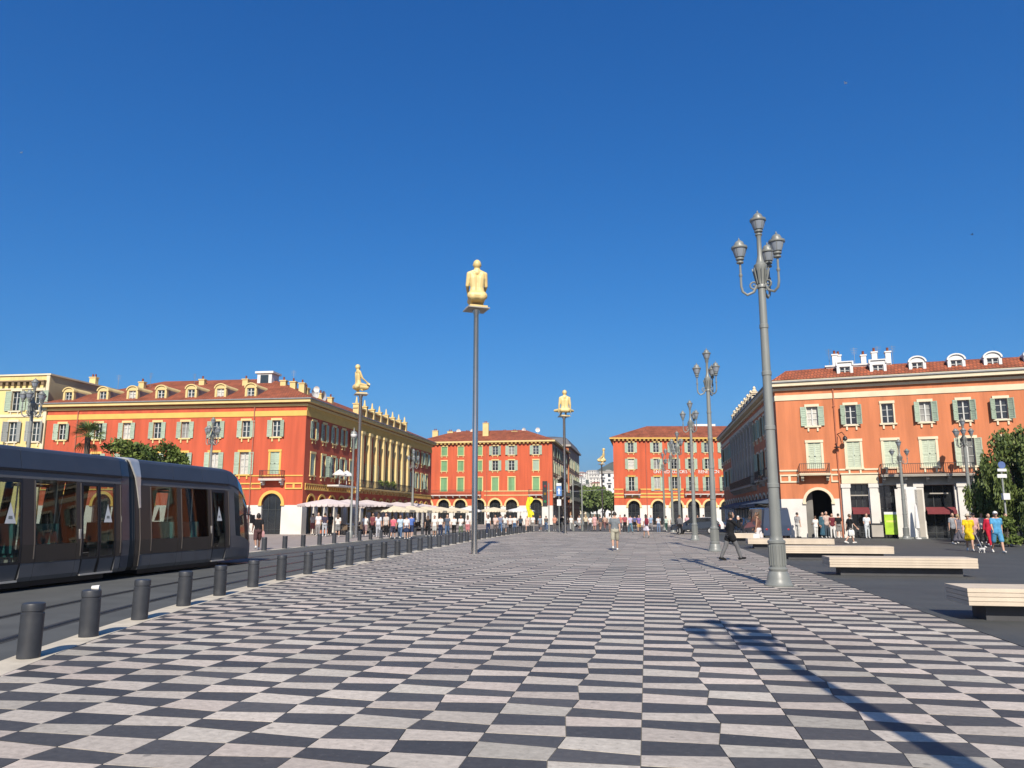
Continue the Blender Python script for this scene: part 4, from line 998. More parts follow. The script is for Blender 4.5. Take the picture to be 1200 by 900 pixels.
# ------------------------------------------------------------------ hills and hillside houses up the avenue
def hill_h(x, y):
    t = max(0, (y - 650) / 900)
    return (128 * min(1, t) ** 1.15) * (0.78 + 0.22 * math.sin(x * .011 + 1.2)) * (.92 + .08 * math.sin(x * .035 + y * .01))
b = MB(); NX, NY = 60, 22; rs = []
for j in range(NY):
    y = 600 + j * 60; rs.append([(-900 + i * 36, y, hill_h(-900 + i * 36, y) - .2) for i in range(NX)])
b.rings(rs, 0, False, False, True)
M_HILL = mat('hill_scrub', (.075, .095, .055), rough=.95, var=.45, scale=.04, stain=(.20, .19, .15, .7), stain_scale=.02)
tag(b.build('hill', M_HILL), None, None, None, 'structure')
def house(x, y, z, wd, dp, h, rz, label, wm, rm, group):
    t = thing('hillside_house', label, 'house', (x, y, z), rz, group)
    MB().box(-wd / 2, wd / 2, 0, dp, -6, h).build('wall', wm, t)
    b = MB(); e = .5; b.rings([[(-wd / 2 - e, -e, h), (wd / 2 + e, -e, h), (wd / 2 + e, dp + e, h), (-wd / 2 - e, dp + e, h)], [(-wd / 2 + 2, dp * .4, h + 1.6), (wd / 2 - 2, dp * .4, h + 1.6), (wd / 2 - 2, dp * .6, h + 1.6), (-wd / 2 + 2, dp * .6, h + 1.6)]], 0, True, smooth=False)
    b.build('roof', rm, t)
    n = max(2, int(wd / 3.4)); wme = cached(('hw',), lambda: MB().box(-.65, .65, -.08, .05, 0, 1.6).mesh('window', M_PANE))
    for fl in range(max(1, int(h / 3.1))):
        for k in range(n): link('window', wme, t, (-wd / 2 + wd * (k + .5) / n, 0, .9 + 3.1 * fl))
    return t
WALLS = [M_WHITE, M_WSTONE, M_CREAM, mat('peach_render', (.66, .48, .34))]
hr = random.Random(3)
hn = 0
wallname = {M_WHITE.name: 'white', M_WSTONE.name: 'off-white', M_CREAM.name: 'cream', 'peach_render': 'peach'}
rown = ['lowest row', 'second row up', 'third row up', 'fourth row up', 'fifth row up', 'sixth row up', 'seventh row up', 'eighth row up', 'topmost row']
for row in range(9):
    y = 690 + row * 85
    for k, side in enumerate(('left', 'middle', 'right')):
        az = R(-4.75 + k * 1.05 + hr.uniform(-.3, .3)); x = y * math.tan(az)
        hh = hr.choice([6.2, 9.3, 9.3, 12.4]); wd = hr.uniform(9, 17); wm = WALLS[hr.choice([0, 0, 1, 1, 2, 3])]
        house(x, y, hill_h(x, y), wd, 10, hh, hr.uniform(-.35, .35), '%s hillside house seen through the avenue gap, %s, %s' % (wallname[wm.name], rown[row], side), wm, M_ROOF if hr.random() < .6 else M_GREYST, 'houses on the far hillside')
def slab_block(X, Y, wd, h, label, wm, nx, nz):
    t = thing('apartment_building', label, 'building', (X, Y, 0))
    MB().box(-wd / 2, wd / 2, 0, 14, 0, h).build('wall', wm, t)
    MB().box(-wd / 2 - .4, wd / 2 + .4, -.4, 14.4, h, h + .5).build('roof', M_GREYST, t)
    wme = MB().box(-.8, .8, -.1, .05, 0, 1.9).mesh('window', M_PANE); bme = MB().box(-1.4, 1.4, -1.1, -.001, -.2, .7).mesh('balcony', M_WHITE)
    for a in range(nx):
        for c in range(nz):
            x = -wd / 2 + wd * (a + .5) / nx; z = h * (c + .35) / nz
            link('window', wme, t, (x, 0, z))
            if (a + c) % 2: link('balcony', bme, t, (x, 0, z - .1))
slab_block(-14.5, 470, 26, 27, 'white apartment block with long balconies above the trees at the avenue end', M_WHITE, 7, 8)
slab_block(-13, 560, 40, 33, 'cream apartment block rising behind the white one at the avenue end', M_WSTONE, 9, 9)
slab_block(3.5, 390, 15, 24, 'narrow white apartment block beside the far right red block', M_WHITE, 5, 7)

# ------------------------------------------------------------------ trees
def leaves(name, parent, m, blobs, n, size, seed, droop=0.0, aspect=1.8):
    rg = np.random.default_rng(seed)
    vol = np.array([b_[3] * b_[4] * b_[5] for b_ in blobs]) ** (2 / 3); vol = vol / vol.sum()
    idx = rg.choice(len(blobs), n, p=vol)
    B = np.array(blobs)[idx]
    d = rg.normal(size=(n, 3)); d /= np.linalg.norm(d, axis=1)[:, None]
    r = rg.random(n) ** .45
    c = B[:, :3] + d * B[:, 3:6] * r[:, None]
    # clumps: pull leaves toward random attractors for gaps
    a = rg.normal(size=(n, 3)); a[:, 2] -= droop * 2.2; a /= np.linalg.norm(a, axis=1)[:, None]
    t = rg.normal(size=(n, 3)); u = np.cross(a, t); u /= np.linalg.norm(u, axis=1)[:, None]
    s_ = size * rg.uniform(.6, 1.4, n)[:, None]
    A = a * s_ * aspect; U = u * s_ * .5
    V = np.stack([c - U * .3, c + A * .5 + U, c + A, c + A * .5 - U], 1).reshape(-1, 3)
    me = bpy.data.meshes.new(name); me.vertices.add(n * 4); me.vertices.foreach_set('co', V.astype(np.float32).ravel())
    me.loops.add(n * 4); me.loops.foreach_set('vertex_index', np.arange(n * 4, dtype=np.int32))
    me.polygons.add(n); me.polygons.foreach_set('loop_start', np.arange(0, n * 4, 4, dtype=np.int32)); me.polygons.foreach_set('loop_total', np.full(n, 4, np.int32))
    me.materials.append(m); me.update(); me.validate()
    return link(name, me, parent)
def tree(name, label, x, y, h, rx, ry, trunk_h, n, size, m, seed, group=None, clumps=16, crown_z=None, rz=None, droop=0, trunk_r=.16, cat='tree'):
    t = thing(name, label, cat, (x, y, 0), 0, group); rg = random.Random(seed)
    b = MB(); b.tube([(0, 0, -.1), (.05, 0, trunk_h * .5), (0, .05, trunk_h), (.1, .1, h * .7)], [trunk_r * 1.3, trunk_r, trunk_r * .85, trunk_r * .3], 8)
    cz = (trunk_h + h) / 2; hz = (h - trunk_h) / 2
    blobs = []
    for i in range(clumps):
        a = rg.uniform(0, 2 * PI); q = rg.uniform(.25, .8); zz = rg.uniform(-.75, .78); k = math.sqrt(max(.1, 1 - zz * zz))
        c = (rx * q * k * math.cos(a), ry * q * k * math.sin(a), cz + hz * zz); s_ = rg.uniform(.24, .42)
        blobs.append((*c, rx * s_, ry * s_, hz * s_ * (1.5 if droop else .85)))
        if i < 6: b.tube([(0, 0, trunk_h * .85), (c[0] * .5, c[1] * .5, (trunk_h + c[2]) / 2), c], [trunk_r * .55, trunk_r * .35, trunk_r * .12], 6)
    b.build('trunk', M_BARK, t)
    leaves('crown', t, m, blobs, n, size, seed, droop)
    return t
# big hanging tree at the right edge
TX, TZ = atY(1193, 520, 50.0)
t = tree('weeping_tree', 'large dark weeping tree at the right edge in front of the salmon block', TX, 50.0, 6.5, 2.1, 2.0, 1.4, 15000, .12, M_LEAFW, 11, droop=1.0, clumps=26, trunk_r=.26)
rg = random.Random(5); blobs = []
for i in range(75):   # hanging curtains reaching down almost to the ground
    a = rg.uniform(0, 2 * PI); q = rg.uniform(.5, 1.12); ztop = rg.uniform(2.3, 5.7) * (1.22 - .36 * q)
    blobs.append((2.75 * q * math.cos(a), 2.3 * q * math.sin(a), max(1.2, ztop - .9), rg.uniform(.18, .36), rg.uniform(.18, .36), rg.uniform(.8, 1.5)))
leaves('hanging_branches', t, M_LEAFW, blobs, 26000, .10, 12, 1.7, 2.6)
# low shrub at its foot
tree('shrub', 'low green shrub at the foot of the weeping tree', 18.9, 45.2, 1.5, 1.0, .9, .15, 2500, .1, M_LEAF, 21, clumps=10, trunk_r=.05, cat='shrub')
# behind the tram
for i, (px, pyt, Y, r_, lab) in enumerate([(147, 516, 44, 1.75, 'leftmost round green tree showing over the tram roof beside the palm'), (176, 515, 46, 1.7, 'middle round green tree showing over the tram roof'), (206, 524, 47, 1.15, 'small rightmost round green tree over the tram front car')]):
    X, Z = atY(px, pyt, Y)
    tree('round_tree', lab, X, Y, Z, r_, r_, Z - 2.6, 5200, .13, M_LEAF, 40 + i, 'trees behind the tram', clumps=22, trunk_r=.12)
# fan palm
X, Z = atY(104, 503, 43)
t = thing('palm_tree', 'fan palm with drooping fronds showing over the tram roof', 'tree', (X, 43, 0))
b = MB(); H = Z - .5; b.tube([(0, 0, 0), (.05, 0, H * .5), (0, 0, H)], [.2, .16, .18], 10); b.build('trunk', M_BARK, t)
rg = random.Random(9); fr_ = []
def frond_mesh(seed):
    r2 = random.Random(seed); b = MB()
    for k in range(11):
        a = R(-75 + 15 * k); L = .75 * (1 - .12 * abs(k - 5) / 5)
        dx, dz = math.sin(a), math.cos(a)
        p0 = (.55, 0, 0); tip = (.55 + L * dz, L * dx, -.10 * L - .22 * L * L * (1 + .3 * abs(dx)))
        mid = (.55 + L * .5 * dz, L * .5 * dx, .02)
        wv = (-dx * .035, dz * .035)
        b.poly([p0, (mid[0] + wv[0], mid[1] + wv[1], mid[2]), tip, (mid[0] - wv[0], mid[1] - wv[1], mid[2])])
    b.tube([(0, 0, 0), (.3, 0, .05), (.6, 0, 0)], [.02, .016, .01], 5)
    return b.mesh('frond', M_LEAFP)
fms = [frond_mesh(i) for i in range(3)]
for i in range(30):
    o = link('frond', fms[i % 3], t, (0, 0, H)); o.rotation_euler = (rg.uniform(-.3, .3), R(rg.uniform(-75, 55)), rg.uniform(0, 2 * PI))
# trees closing the avenue
for i, (px, pyt, Y, r_) in enumerate([(683, 571, 230, 5.0), (691, 569, 250, 5.0), (699, 571, 265, 5.0), (708, 577, 240, 4.5), (716, 580, 260, 4.8), (676, 580, 255, 4)]):
    X, Z = atY(px, pyt, Y)
    tree('avenue_tree', ['leafy avenue tree just right of the far left block', 'tallest leafy tree in the middle of the avenue gap', 'leafy avenue tree left of the farthest statue', 'leafy avenue tree right of the farthest statue', 'leafy avenue tree beside the far right block', 'leafy avenue tree half hidden by the far left block'][i], X, Y, Z, r_, r_, 3.2, 3600, .55, M_LEAFF, 60 + i, 'trees along the avenue', clumps=18, trunk_r=.25)

# ------------------------------------------------------------------ benches: stacked limestone courses on a dark recessed foot
def bench(x0, x1, y, top, label, dep=.95):
    L = x1 - x0
    t = thing('stone_bench', label, 'bench', (x0, y, 0), 0, 'long stone benches on the dark paving')
    b = MB(); b.box(.32, L - .32, .22, dep - .2, .0, top - .262); b.build('base', M_BBASE, t)
    lay = cached(('bl', round(L, 2)), lambda: MB().box(0, L, 0, dep, 0, .060).box(.02, L - .02, .02, dep - .02, -.008, .0005).mesh('stone_course', M_BENCH))
    for k in range(4): link('stone_course', lay, t, (rnd.uniform(-.004, .004), rnd.uniform(-.004, .004), top - .263 + k * .0675))
    return t
bench(4.98, 9.2, 13.5, .51, 'nearest long stone bench, cut by the right edge of the photo')
bench(4.98, 8.78, 22.9, .50, 'second nearest long stone bench, level with the tall lamp post')
bench(4.98, 9.05, 31.0, .50, 'third long stone bench, its left end behind the tall lamp post')
bench(4.98, 9.1, 40.5, .50, 'fourth long stone bench, behind the third one')
bench(4.6, 6.6, 46.6, .62, 'short pale stone bench behind the man with the white bag', 1.0)

# ------------------------------------------------------------------ bollards
def boll_mesh():
    b = MB(); b.lathe([(.125, 0), (.125, .50), (.117, .505), (.117, .525), (.125, .53), (.125, .595), (.12, .612), (.10, .62), (.0, .622)], 20)
    return b.mesh('bollard', M_BOLL)
BOL = boll_mesh()
px = [(31, 771), (102, 746), (161, 726), (212, 710), (257, 698), (295, 688), (329, 680), (360, 673), (387, 667.5), (412, 662.5)]
bpos = [at(*p) for p in px]
bpos = [(kx(p[1]) + .0, p[1]) for p in bpos]
y = bpos[-1][1] + 2.2
while y < 80: bpos.append((kx(y), y)); y += 2.12
ones = ['', 'first', 'second', 'third', 'fourth', 'fifth', 'sixth', 'seventh', 'eighth', 'ninth']
ordn = ['nearest', 'second', 'third', 'fourth', 'fifth', 'sixth', 'seventh', 'eighth', 'ninth', 'tenth', 'eleventh', 'twelfth', 'thirteenth', 'fourteenth', 'fifteenth', 'sixteenth', 'seventeenth', 'eighteenth', 'nineteenth', 'twentieth'] + ['twenty-' + q for q in ones[1:]] + ['thirtieth'] + ['thirty-' + q for q in ones[1:]] + ['fortieth']
for i, p in enumerate(bpos):
    o = link('bollard', BOL, None, (p[0], p[1], .004)); 
    tag(o, '%s dark grey bollard of the row on the pale kerb beside the checkered paving' % ordn[i], 'bollard', 'bollards along the checkered paving')
    o.scale = (1, 1, rnd.uniform(.98, 1.02)); o.rotation_euler = (R(rnd.uniform(-.8, .8)), R(rnd.uniform(-.8, .8)), rnd.uniform(0, 6))
y = 34.1; i = 0
while y < 76:
    o = link('bollard', BOL, None, (fx(y) - .15, y, .014)); i += 1
    tag(o, '%s dark bollard from the tram nose on the far side of the tram road' % ordn[i - 1], 'bollard', 'bollards on the far side of the tram road'); y += 2.35
# white paper cup left on the second bollard
o = thing('paper_cup', 'small white paper cup lying on top of the second bollard', 'cup', (bpos[1][0] + .03, bpos[1][1] + .02, .655)); MB().lathe([(.026, -.05), (.036, .05), (.033, .05), (.024, -.045)], 10).build('cup_body', M_WHITE, o).rotation_euler = (0, R(90), R(20))

# ------------------------------------------------------------------ lamp posts
def lantern(b, o, s=1.0, mi=0, gi=1):
    x, y, z = o
    L = lambda pts: [(r * s, z * s) for r, z in pts]
    b.lathe(L([(.05, 0), (.09, .015), (.09, .05), (.06, .065), (.075, .09), (.105, .105), (.105, .14), (.085, .155), (.115, .175)]), 14, mi, o)
    b.lathe(L([(.108, .17), (.15, .29), (.178, .40)]), 16, gi, o)
    for q in range(6):
        a = PI * q / 3; b.tube([(x + .112 * s * math.cos(a), y + .112 * s * math.sin(a), z + .175 * s), (x + .182 * s * math.cos(a), y + .182 * s * math.sin(a), z + .40 * s)], .008 * s, 4, mi)
    b.lathe(L([(.17, .385), (.20, .395), (.207, .42), (.20, .455), (.15, .47), (.128, .475), (.125, .52), (.10, .575), (.055, .61), (.022, .62), (.028, .645), (.012, .67), (.004, .70)]), 16, mi, o)
def lantern_mesh(s): 
    def f():
        b = MB(); lantern(b, (0, 0, 0), s); return b.mesh('lantern', [M_GREY, M_LANT])
    return cached(('lan', s), f)
def lamp_post(x, y, label, rz=0.0, H=9.45, arms=(R(182), R(-42), R(58)), group='tall lamp posts in a row on the paving', seg=18, sc_=1.0):
    t = thing('street_lamp', label, 'street lamp', (x, y, 0), rz, group)
    k = H / 9.45
    def base():
        b = MB(); b.lathe([(.335, 0), (.335, .03), (.30, .07), (.265, .17), (.25, .26), (.205, .34), (.22, .36), (.22, .40), (.19, .43), (.19, .97), (.21, .99), (.21, 1.04), (.165, 1.07), (.15, 1.12), (.15, 1.16)], seg)
        for i in range(18):
            a = 2 * PI * i / 18; c, s_ = math.cos(a), math.sin(a)
            M = Matrix.Rotation(a, 4, 'Z'); b.box(.176, .202, -.016, .016, .47, .94, 0, M)
        return b.mesh('base', M_GREY)
    def shaft():
        b = MB(); pr = [(.138, 1.14)]
        for zr in (2.35, 3.75, 5.1, 6.3):
            r = .138 - .048 * (zr - 1.14) / 6.2
            pr += [(r, zr - .06), (r + .014, zr - .045), (r + .014, zr + .045), (r - .002, zr + .06)]
        pr += [(.09, 7.32)]; b.lathe(pr, seg); return b.mesh('shaft', M_GREY)
    def cap():
        b = MB(); b.lathe([(.095, 7.28), (.12, 7.3), (.12, 7.36), (.10, 7.4), (.105, 7.55), (.14, 7.75), (.165, 7.86), (.165, 7.9), (.12, 7.93), (.10, 7.98), (.062, 8.15), (.058, 8.62), (.075, 8.68)], seg)
        for i in range(12):
            M = Matrix.Rotation(2 * PI * i / 12, 4, 'Z') @ Matrix.Translation((.115, 0, 7.4)) @ Matrix.Rotation(R(12), 4, 'Y'); b.box(-.01, .018, -.012, .012, 0, .42, 0, M)
        return b.mesh('capital', M_GREY)
    def arm():
        b = MB(); pts = [(.09, 0, 7.42), (.2, 0, 7.2), (.36, 0, 7.13), (.47, 0, 7.22), (.5, 0, 7.36), (.5, 0, 7.6), (.5, 0, 7.98)]
        b.tube(pts, [.035, .035, .034, .033, .031, .029, .028], 8)
        ring = [(.19 + .09 * math.cos(2 * PI * q / 14), 0, 7.37 + .09 * math.sin(2 * PI * q / 14)) for q in range(15)]
        b.tube(ring, .024, 6); b.ball((.19, 0, 7.37), .03, 8, 5)
        b.lathe([(.028, 7.6), (.045, 7.63), (.045, 7.68), (.028, 7.7)], 10, 0, (.5, 0, 0))
        return b.mesh('arm', M_GREY)
    for nm, f in (('base', base), ('shaft', shaft), ('capital', cap)):
        o = link(nm, cached((nm, seg), f), t); o.scale = (sc_, sc_, k)
    l = link('lantern', lantern_mesh(1.0), t, (0, 0, 8.68 * k)); l.scale = (sc_,) * 3
    for a in arms:
        o = link('arm', cached(('arm',), arm), t, (0, 0, 0), a); o.scale = (sc_, sc_, k)
        l2 = link('lantern', lantern_mesh(1.0), o, (.5, 0, 7.96)); 
    return t
rows = [(3.05, 19.45, 9.52, 'nearest tall grey lamp post with four lanterns, left of the stone benches'), (3.1, 37.4, 9.82, 'second tall lamp post of the row, behind the woman in black'), (3.15, 53.4, 9.65, 'third tall lamp post of the row, left of the second'), (2.95, 71.5, 9.45, 'fourth lamp post of the row in front of the lettered red block'), (2.6, 80.5, 9.45, 'fifth small distant lamp post of the row by the crossing'), (2.1, 95, 9.45, 'farthest lamp post of the row in front of the lettered red block'), (2.72, 1.45, 9.45, 'lamp post beside the camera whose shadow falls across the paving')]
for x, y, hh, lab in rows: lamp_post(x, y, lab, H=hh).location.z = 0 if y < 78 else -.10
lamp_post(-34.0, 37.2, 'lamp post with clustered lanterns rising behind the tram near the yellow building', arms=(R(0), R(72), R(144), R(216), R(288)), group='lamp posts before the left block')
lamp_post(-33.6, 54.8, 'lamp post with clustered lanterns against the red front of the left block', arms=(R(0), R(90), R(180), R(270)), group='lamp posts before the left block')
X, Y = at(358.5, 625.5); z = [z_ / 10 for z_ in range(60, 110) if proj(X, Y, z_ / 10)[1] < 513][0]
lamp_post(X, Y, 'lamp post standing at the corner of the left block by the parasols', arms=(R(20), R(140), R(260)), group='lamp posts before the left block', H=z)
lamp_post(-24.6, 79, 'lamp post standing before the far end of the shaded colonnade side', arms=(R(20), R(110), R(200), R(290)), group='lamp posts before the left block', H=8.8)
X, Y = 18.0, 58.6; lamp_post(X, Y, 'shorter lamp post before the shop with the lime green poster', arms=(R(0), R(180)), H=7.0, group='shorter lamp posts before the salmon block')
X, Y = 21.9, 57.4; lamp_post(X, Y, 'shorter lamp post before the cream pier, left of the weeping tree', arms=(R(0), R(120), R(180), R(250)), H=8.4, group='shorter lamp posts before the salmon block')
# single-globe pole
t = thing('globe_lamp', 'slim grey pole with a single white globe before the shaded colonnade', 'street lamp', (-21.3, 53.5, 0))
MB().lathe([(.16, 0), (.16, .5), (.08, .6), (.075, 7.2), (.11, 7.25), (.11, 7.3)], 12).build('pole', M_GREY, t); MB().ball((0, 0, 7.55), .24, 14, 10).build('globe', M_WHITE, t); MB().lathe([(.25, 7.62), (.2, 7.78), (.06, 7.86), (.02, 8.1)], 12).build('cap', M_GREY, t)

# ------------------------------------------------------------------ people: posed bodies fused into one surface
def frame(pose):
    """joint positions for a pose dict (angles in degrees, + = forward), person faces +y"""
    P = dict(hl=0, hr=0, kl=0, kr=0, sl=0, sr=0, el=10, er=10, ol=8, orr=8, lean=0, neck=0, pelvis=.93, ina=0); P.update(pose)
    J = {}
    J['pel'] = Vector((0, 0, P['pelvis'])); ln = R(P['lean'])
    up = Vector((0, math.sin(ln), math.cos(ln)))
    J['waist'] = J['pel'] + up * .14; J['chest'] = J['pel'] + up * .38; J['nk'] = J['pel'] + up * .545; 
    na = ln + R(P['neck']); J['hd'] = J['nk'] + Vector((0, math.sin(na) * .105 + .02, math.cos(na) * .105))
    for sgn, s in ((-1, 'l'), (1, 'r')):
        hip = J['pel'] + Vector((sgn * .095, 0, -.02)); a = R(P['h' + s]); k = R(P['k' + s])
        knee = hip + Vector((sgn * .01, math.sin(a) * .43, -math.cos(a) * .43))
        ank = knee + Vector((0, math.sin(a - k) * .42, -math.cos(a - k) * .42))
        if P.get('cross'):
            knee = hip + Vector((sgn * .25, .30, .0)); ank = knee + Vector((-sgn * .25, .10 + .05 * sgn, -.03))
        fa = (a - k) * .5
        toe = ank + Vector((sgn * .02, math.cos(fa) * .17, math.sin(fa) * .17 - .045))
        heel = ank + Vector((0, -.055, -.04))
        sh = J['nk'] + Vector((sgn * .175, 0, -.055)) ; a2 = R(P['s' + s]); out = R(P['ol' if s == 'l' else 'orr']); e = R(P['e' + s])
        el = sh + Vector((sgn * math.sin(out) * .29, math.sin(a2) * .29 * math.cos(out), -math.cos(a2) * .29 * math.cos(out)))
        inw = R(P['ina'])
        wr = el + Vector((-sgn * math.sin(inw) * .25 + sgn * math.sin(out) * .1, math.sin(a2 + e) * .25, -math.cos(a2 + e) * .25 * math.cos(inw)))
        J.update({'hip' + s: hip, 'kn' + s: knee, 'an' + s: ank, 'toe' + s: toe, 'heel' + s: heel, 'sh' + s: sh, 'el' + s: el, 'wr' + s: wr})
    return J
POSES = {
 'stand': dict(hl=3, hr=-3, sl=4, sr=-2, el=12, er=8),
 'stand2': dict(hl=-4, hr=6, kr=6, sl=12, sr=-6, el=60, er=10, ina=20),
 'walk': dict(hl=24, kl=8, hr=-17, kr=22, sl=-20, sr=22, el=18, er=22, pelvis=.905, lean=3),
 'walk2': dict(hl=-14, kl=30, hr=18, kr=5, sl=16, sr=-18, el=20, er=12, pelvis=.91, lean=3),
 'stride': dict(hl=-21, kl=4, hr=27, kr=10, sl=-10, sr=48, el=12, er=122, orr=6, ina=22, pelvis=.89, lean=4, neck=6),
 'bag': dict(hl=14, kl=5, hr=-13, kr=20, sl=4, sr=12, el=8, er=30, pelvis=.915, lean=3),
 'sit': dict(hl=86, hr=82, kl=84, kr=82, sl=28, sr=34, el=50, er=56, pelvis=.50, ina=18),
 'kneel': dict(hl=84, hr=84, kl=170, kr=170, sl=6, sr=12, el=52, er=44, ol=6, orr=5, pelvis=.20, lean=1, neck=-4, ina=10),
 'kneel2': dict(hl=78, hr=84, kl=158, kr=166, sl=14, sr=24, el=24, er=28, ol=5, orr=5, pelvis=.24, lean=-3, neck=-12),
 'legsout': dict(hl=93, hr=112, kl=4, kr=62, sl=-14, sr=22, el=6, er=24, ol=10, orr=8, pelvis=.12, lean=-3, neck=-14),
 'cross': dict(hl=86, hr=86, kl=160, kr=160, sl=2, sr=2, el=8, er=8, ol=7, orr=7, pelvis=.12, lean=2, cross=1),
 'hug': dict(hl=112, hr=100, kl=62, kr=38, sl=32, sr=26, el=30, er=26, ol=5, orr=5, pelvis=.12, lean=3, neck=-8),
}
FR_ = {k: frame(v) for k, v in POSES.items()}
def hand(b, el, wr, near):
    d = (wr - el).normalized(); side = d.cross(Vector((0, 1, 0)));
    if side.length < .2: side = d.cross(Vector((1, 0, 0)))
    side.normalize(); nrm = side.cross(d).normalized()
    if not near:
        b.caps(wr, wr + d * .13, .034, .024, 8); b.caps(wr + d * .02, wr + d * .07 + nrm * .045, .017, .013, 6); return
    for i, (off, L) in enumerate(((-.03, .068), (-.01, .078), (.011, .074), (.031, .056))):
        k = wr + d * .085 + nrm * off; b.caps(wr + d * .015 + nrm * off * .6, k, .017, .014, 8)
        m1 = k + d * L * .55 + side * .012; b.caps(k, m1, .0115, .0105, 6); b.caps(m1, m1 + d * L * .42 + side * .03, .0105, .009, 6)
    th = wr + d * .03 + nrm * -.03; b.caps(wr + nrm * -.012, th + nrm * -.022 + d * .02, .017, .014, 6); b.caps(th + nrm * -.022 + d * .02, th + nrm * -.034 + d * .06, .012, .010, 6)
def body_mesh(pose, near, name='body', statue=False):
    def f():
        J = FR_[pose]; b = MB(); g = 1.0
        b.caps(J['nk'] - Vector((0, 0, .04)), J['hd'] - Vector((0, .0, .0)), .058, .052)
        h = J['hd']
        b.ball(h + Vector((0, -.008, .075)), (.083, .103, .112), 14, 10)
        b.caps(h + Vector((0, .04, .03)), h + Vector((0, .062, -.012)), .056, .036)
        b.caps(h + Vector((0, .088, .07)), h + Vector((0, .108, .04)), .012, .017, 8)
        for s in (-1, 1): b.ball(h + Vector((s * .08, -.005, .06)), (.016, .024, .034), 8, 6)
        b.caps(h + Vector((-.022, .093, .012)), h + Vector((.022, .093, .012)), .011, .011, 6)
        for s in (-1, 1):
            b.caps(J['pel'] + Vector((s * .07, 0, .0)), J['waist'] + Vector((s * .055, 0, 0)), .105, .092)
            b.caps(J['waist'] + Vector((s * .055, 0, 0)), J['chest'] + Vector((s * .075, .0, 0)), .092, .10)
            b.caps(J['chest'] + Vector((s * .075, 0, 0)), J['nk'] + Vector((s * .115, -.01, -.06)), .10, .058)
        b.caps(J['nk'] + Vector((-.15, 0, -.05)), J['nk'] + Vector((.15, 0, -.05)), .055, .055)
        for s in 'lr':
            b.caps(J['hip' + s], J['kn' + s], .088, .056); b.caps(J['kn' + s], J['kn' + s] + (J['an' + s] - J['kn' + s]) * .35 + Vector((0, -.012, 0)), .056, .054)
            b.caps(J['kn' + s] + (J['an' + s] - J['kn' + s]) * .35 + Vector((0, -.012, 0)), J['an' + s], .054, .036)
            b.caps(J['heel' + s], J['toe' + s] , .036, .030); b.caps(J['an' + s], J['toe' + s], .038, .028)
            b.caps(J['sh' + s], J['el' + s], .052, .040); b.caps(J['el' + s], J['wr' + s], .040, .027)
            hand(b, J['el' + s], J['wr' + s], near)
            b.caps(J['nk'] + Vector((0, -.012, .03)), J['sh' + s] + Vector((0, 0, .005)), .046, .046)
        b.caps(J['pel'] + Vector((-.075, -.035, -.03)), J['pel'] + Vector((.075, -.035, -.03)), .095, .095)
        if statue:
            b.caps(J['nk'] - Vector((0, 0, .03)), h, .074, .066); b.ball(h + Vector((0, -.006, .075)), (.09, .112, .118), 14, 10)
        if statue and pose in ('kneel', 'kneel2'):
            b.caps((-.09, -.1, .10), (-.10, .34, .10), .10, .09); b.caps((.09, -.1, .10), (.10, .34, .10), .10, .09); b.caps((-.1, -.08, .13), (.1, -.08, .13), .12, .12); b.caps((0, -.05, .12), (0, .25, .10), .12, .10)
        if statue and pose in ('hug', 'cross', 'legsout'): b.caps((-.1, -.02, .09), (.1, -.02, .09), .11, .11)
        return remesh(b, .0095 if near else .02, 3 if near else 2, name)
    return cached(('body', pose, near, statue), f)
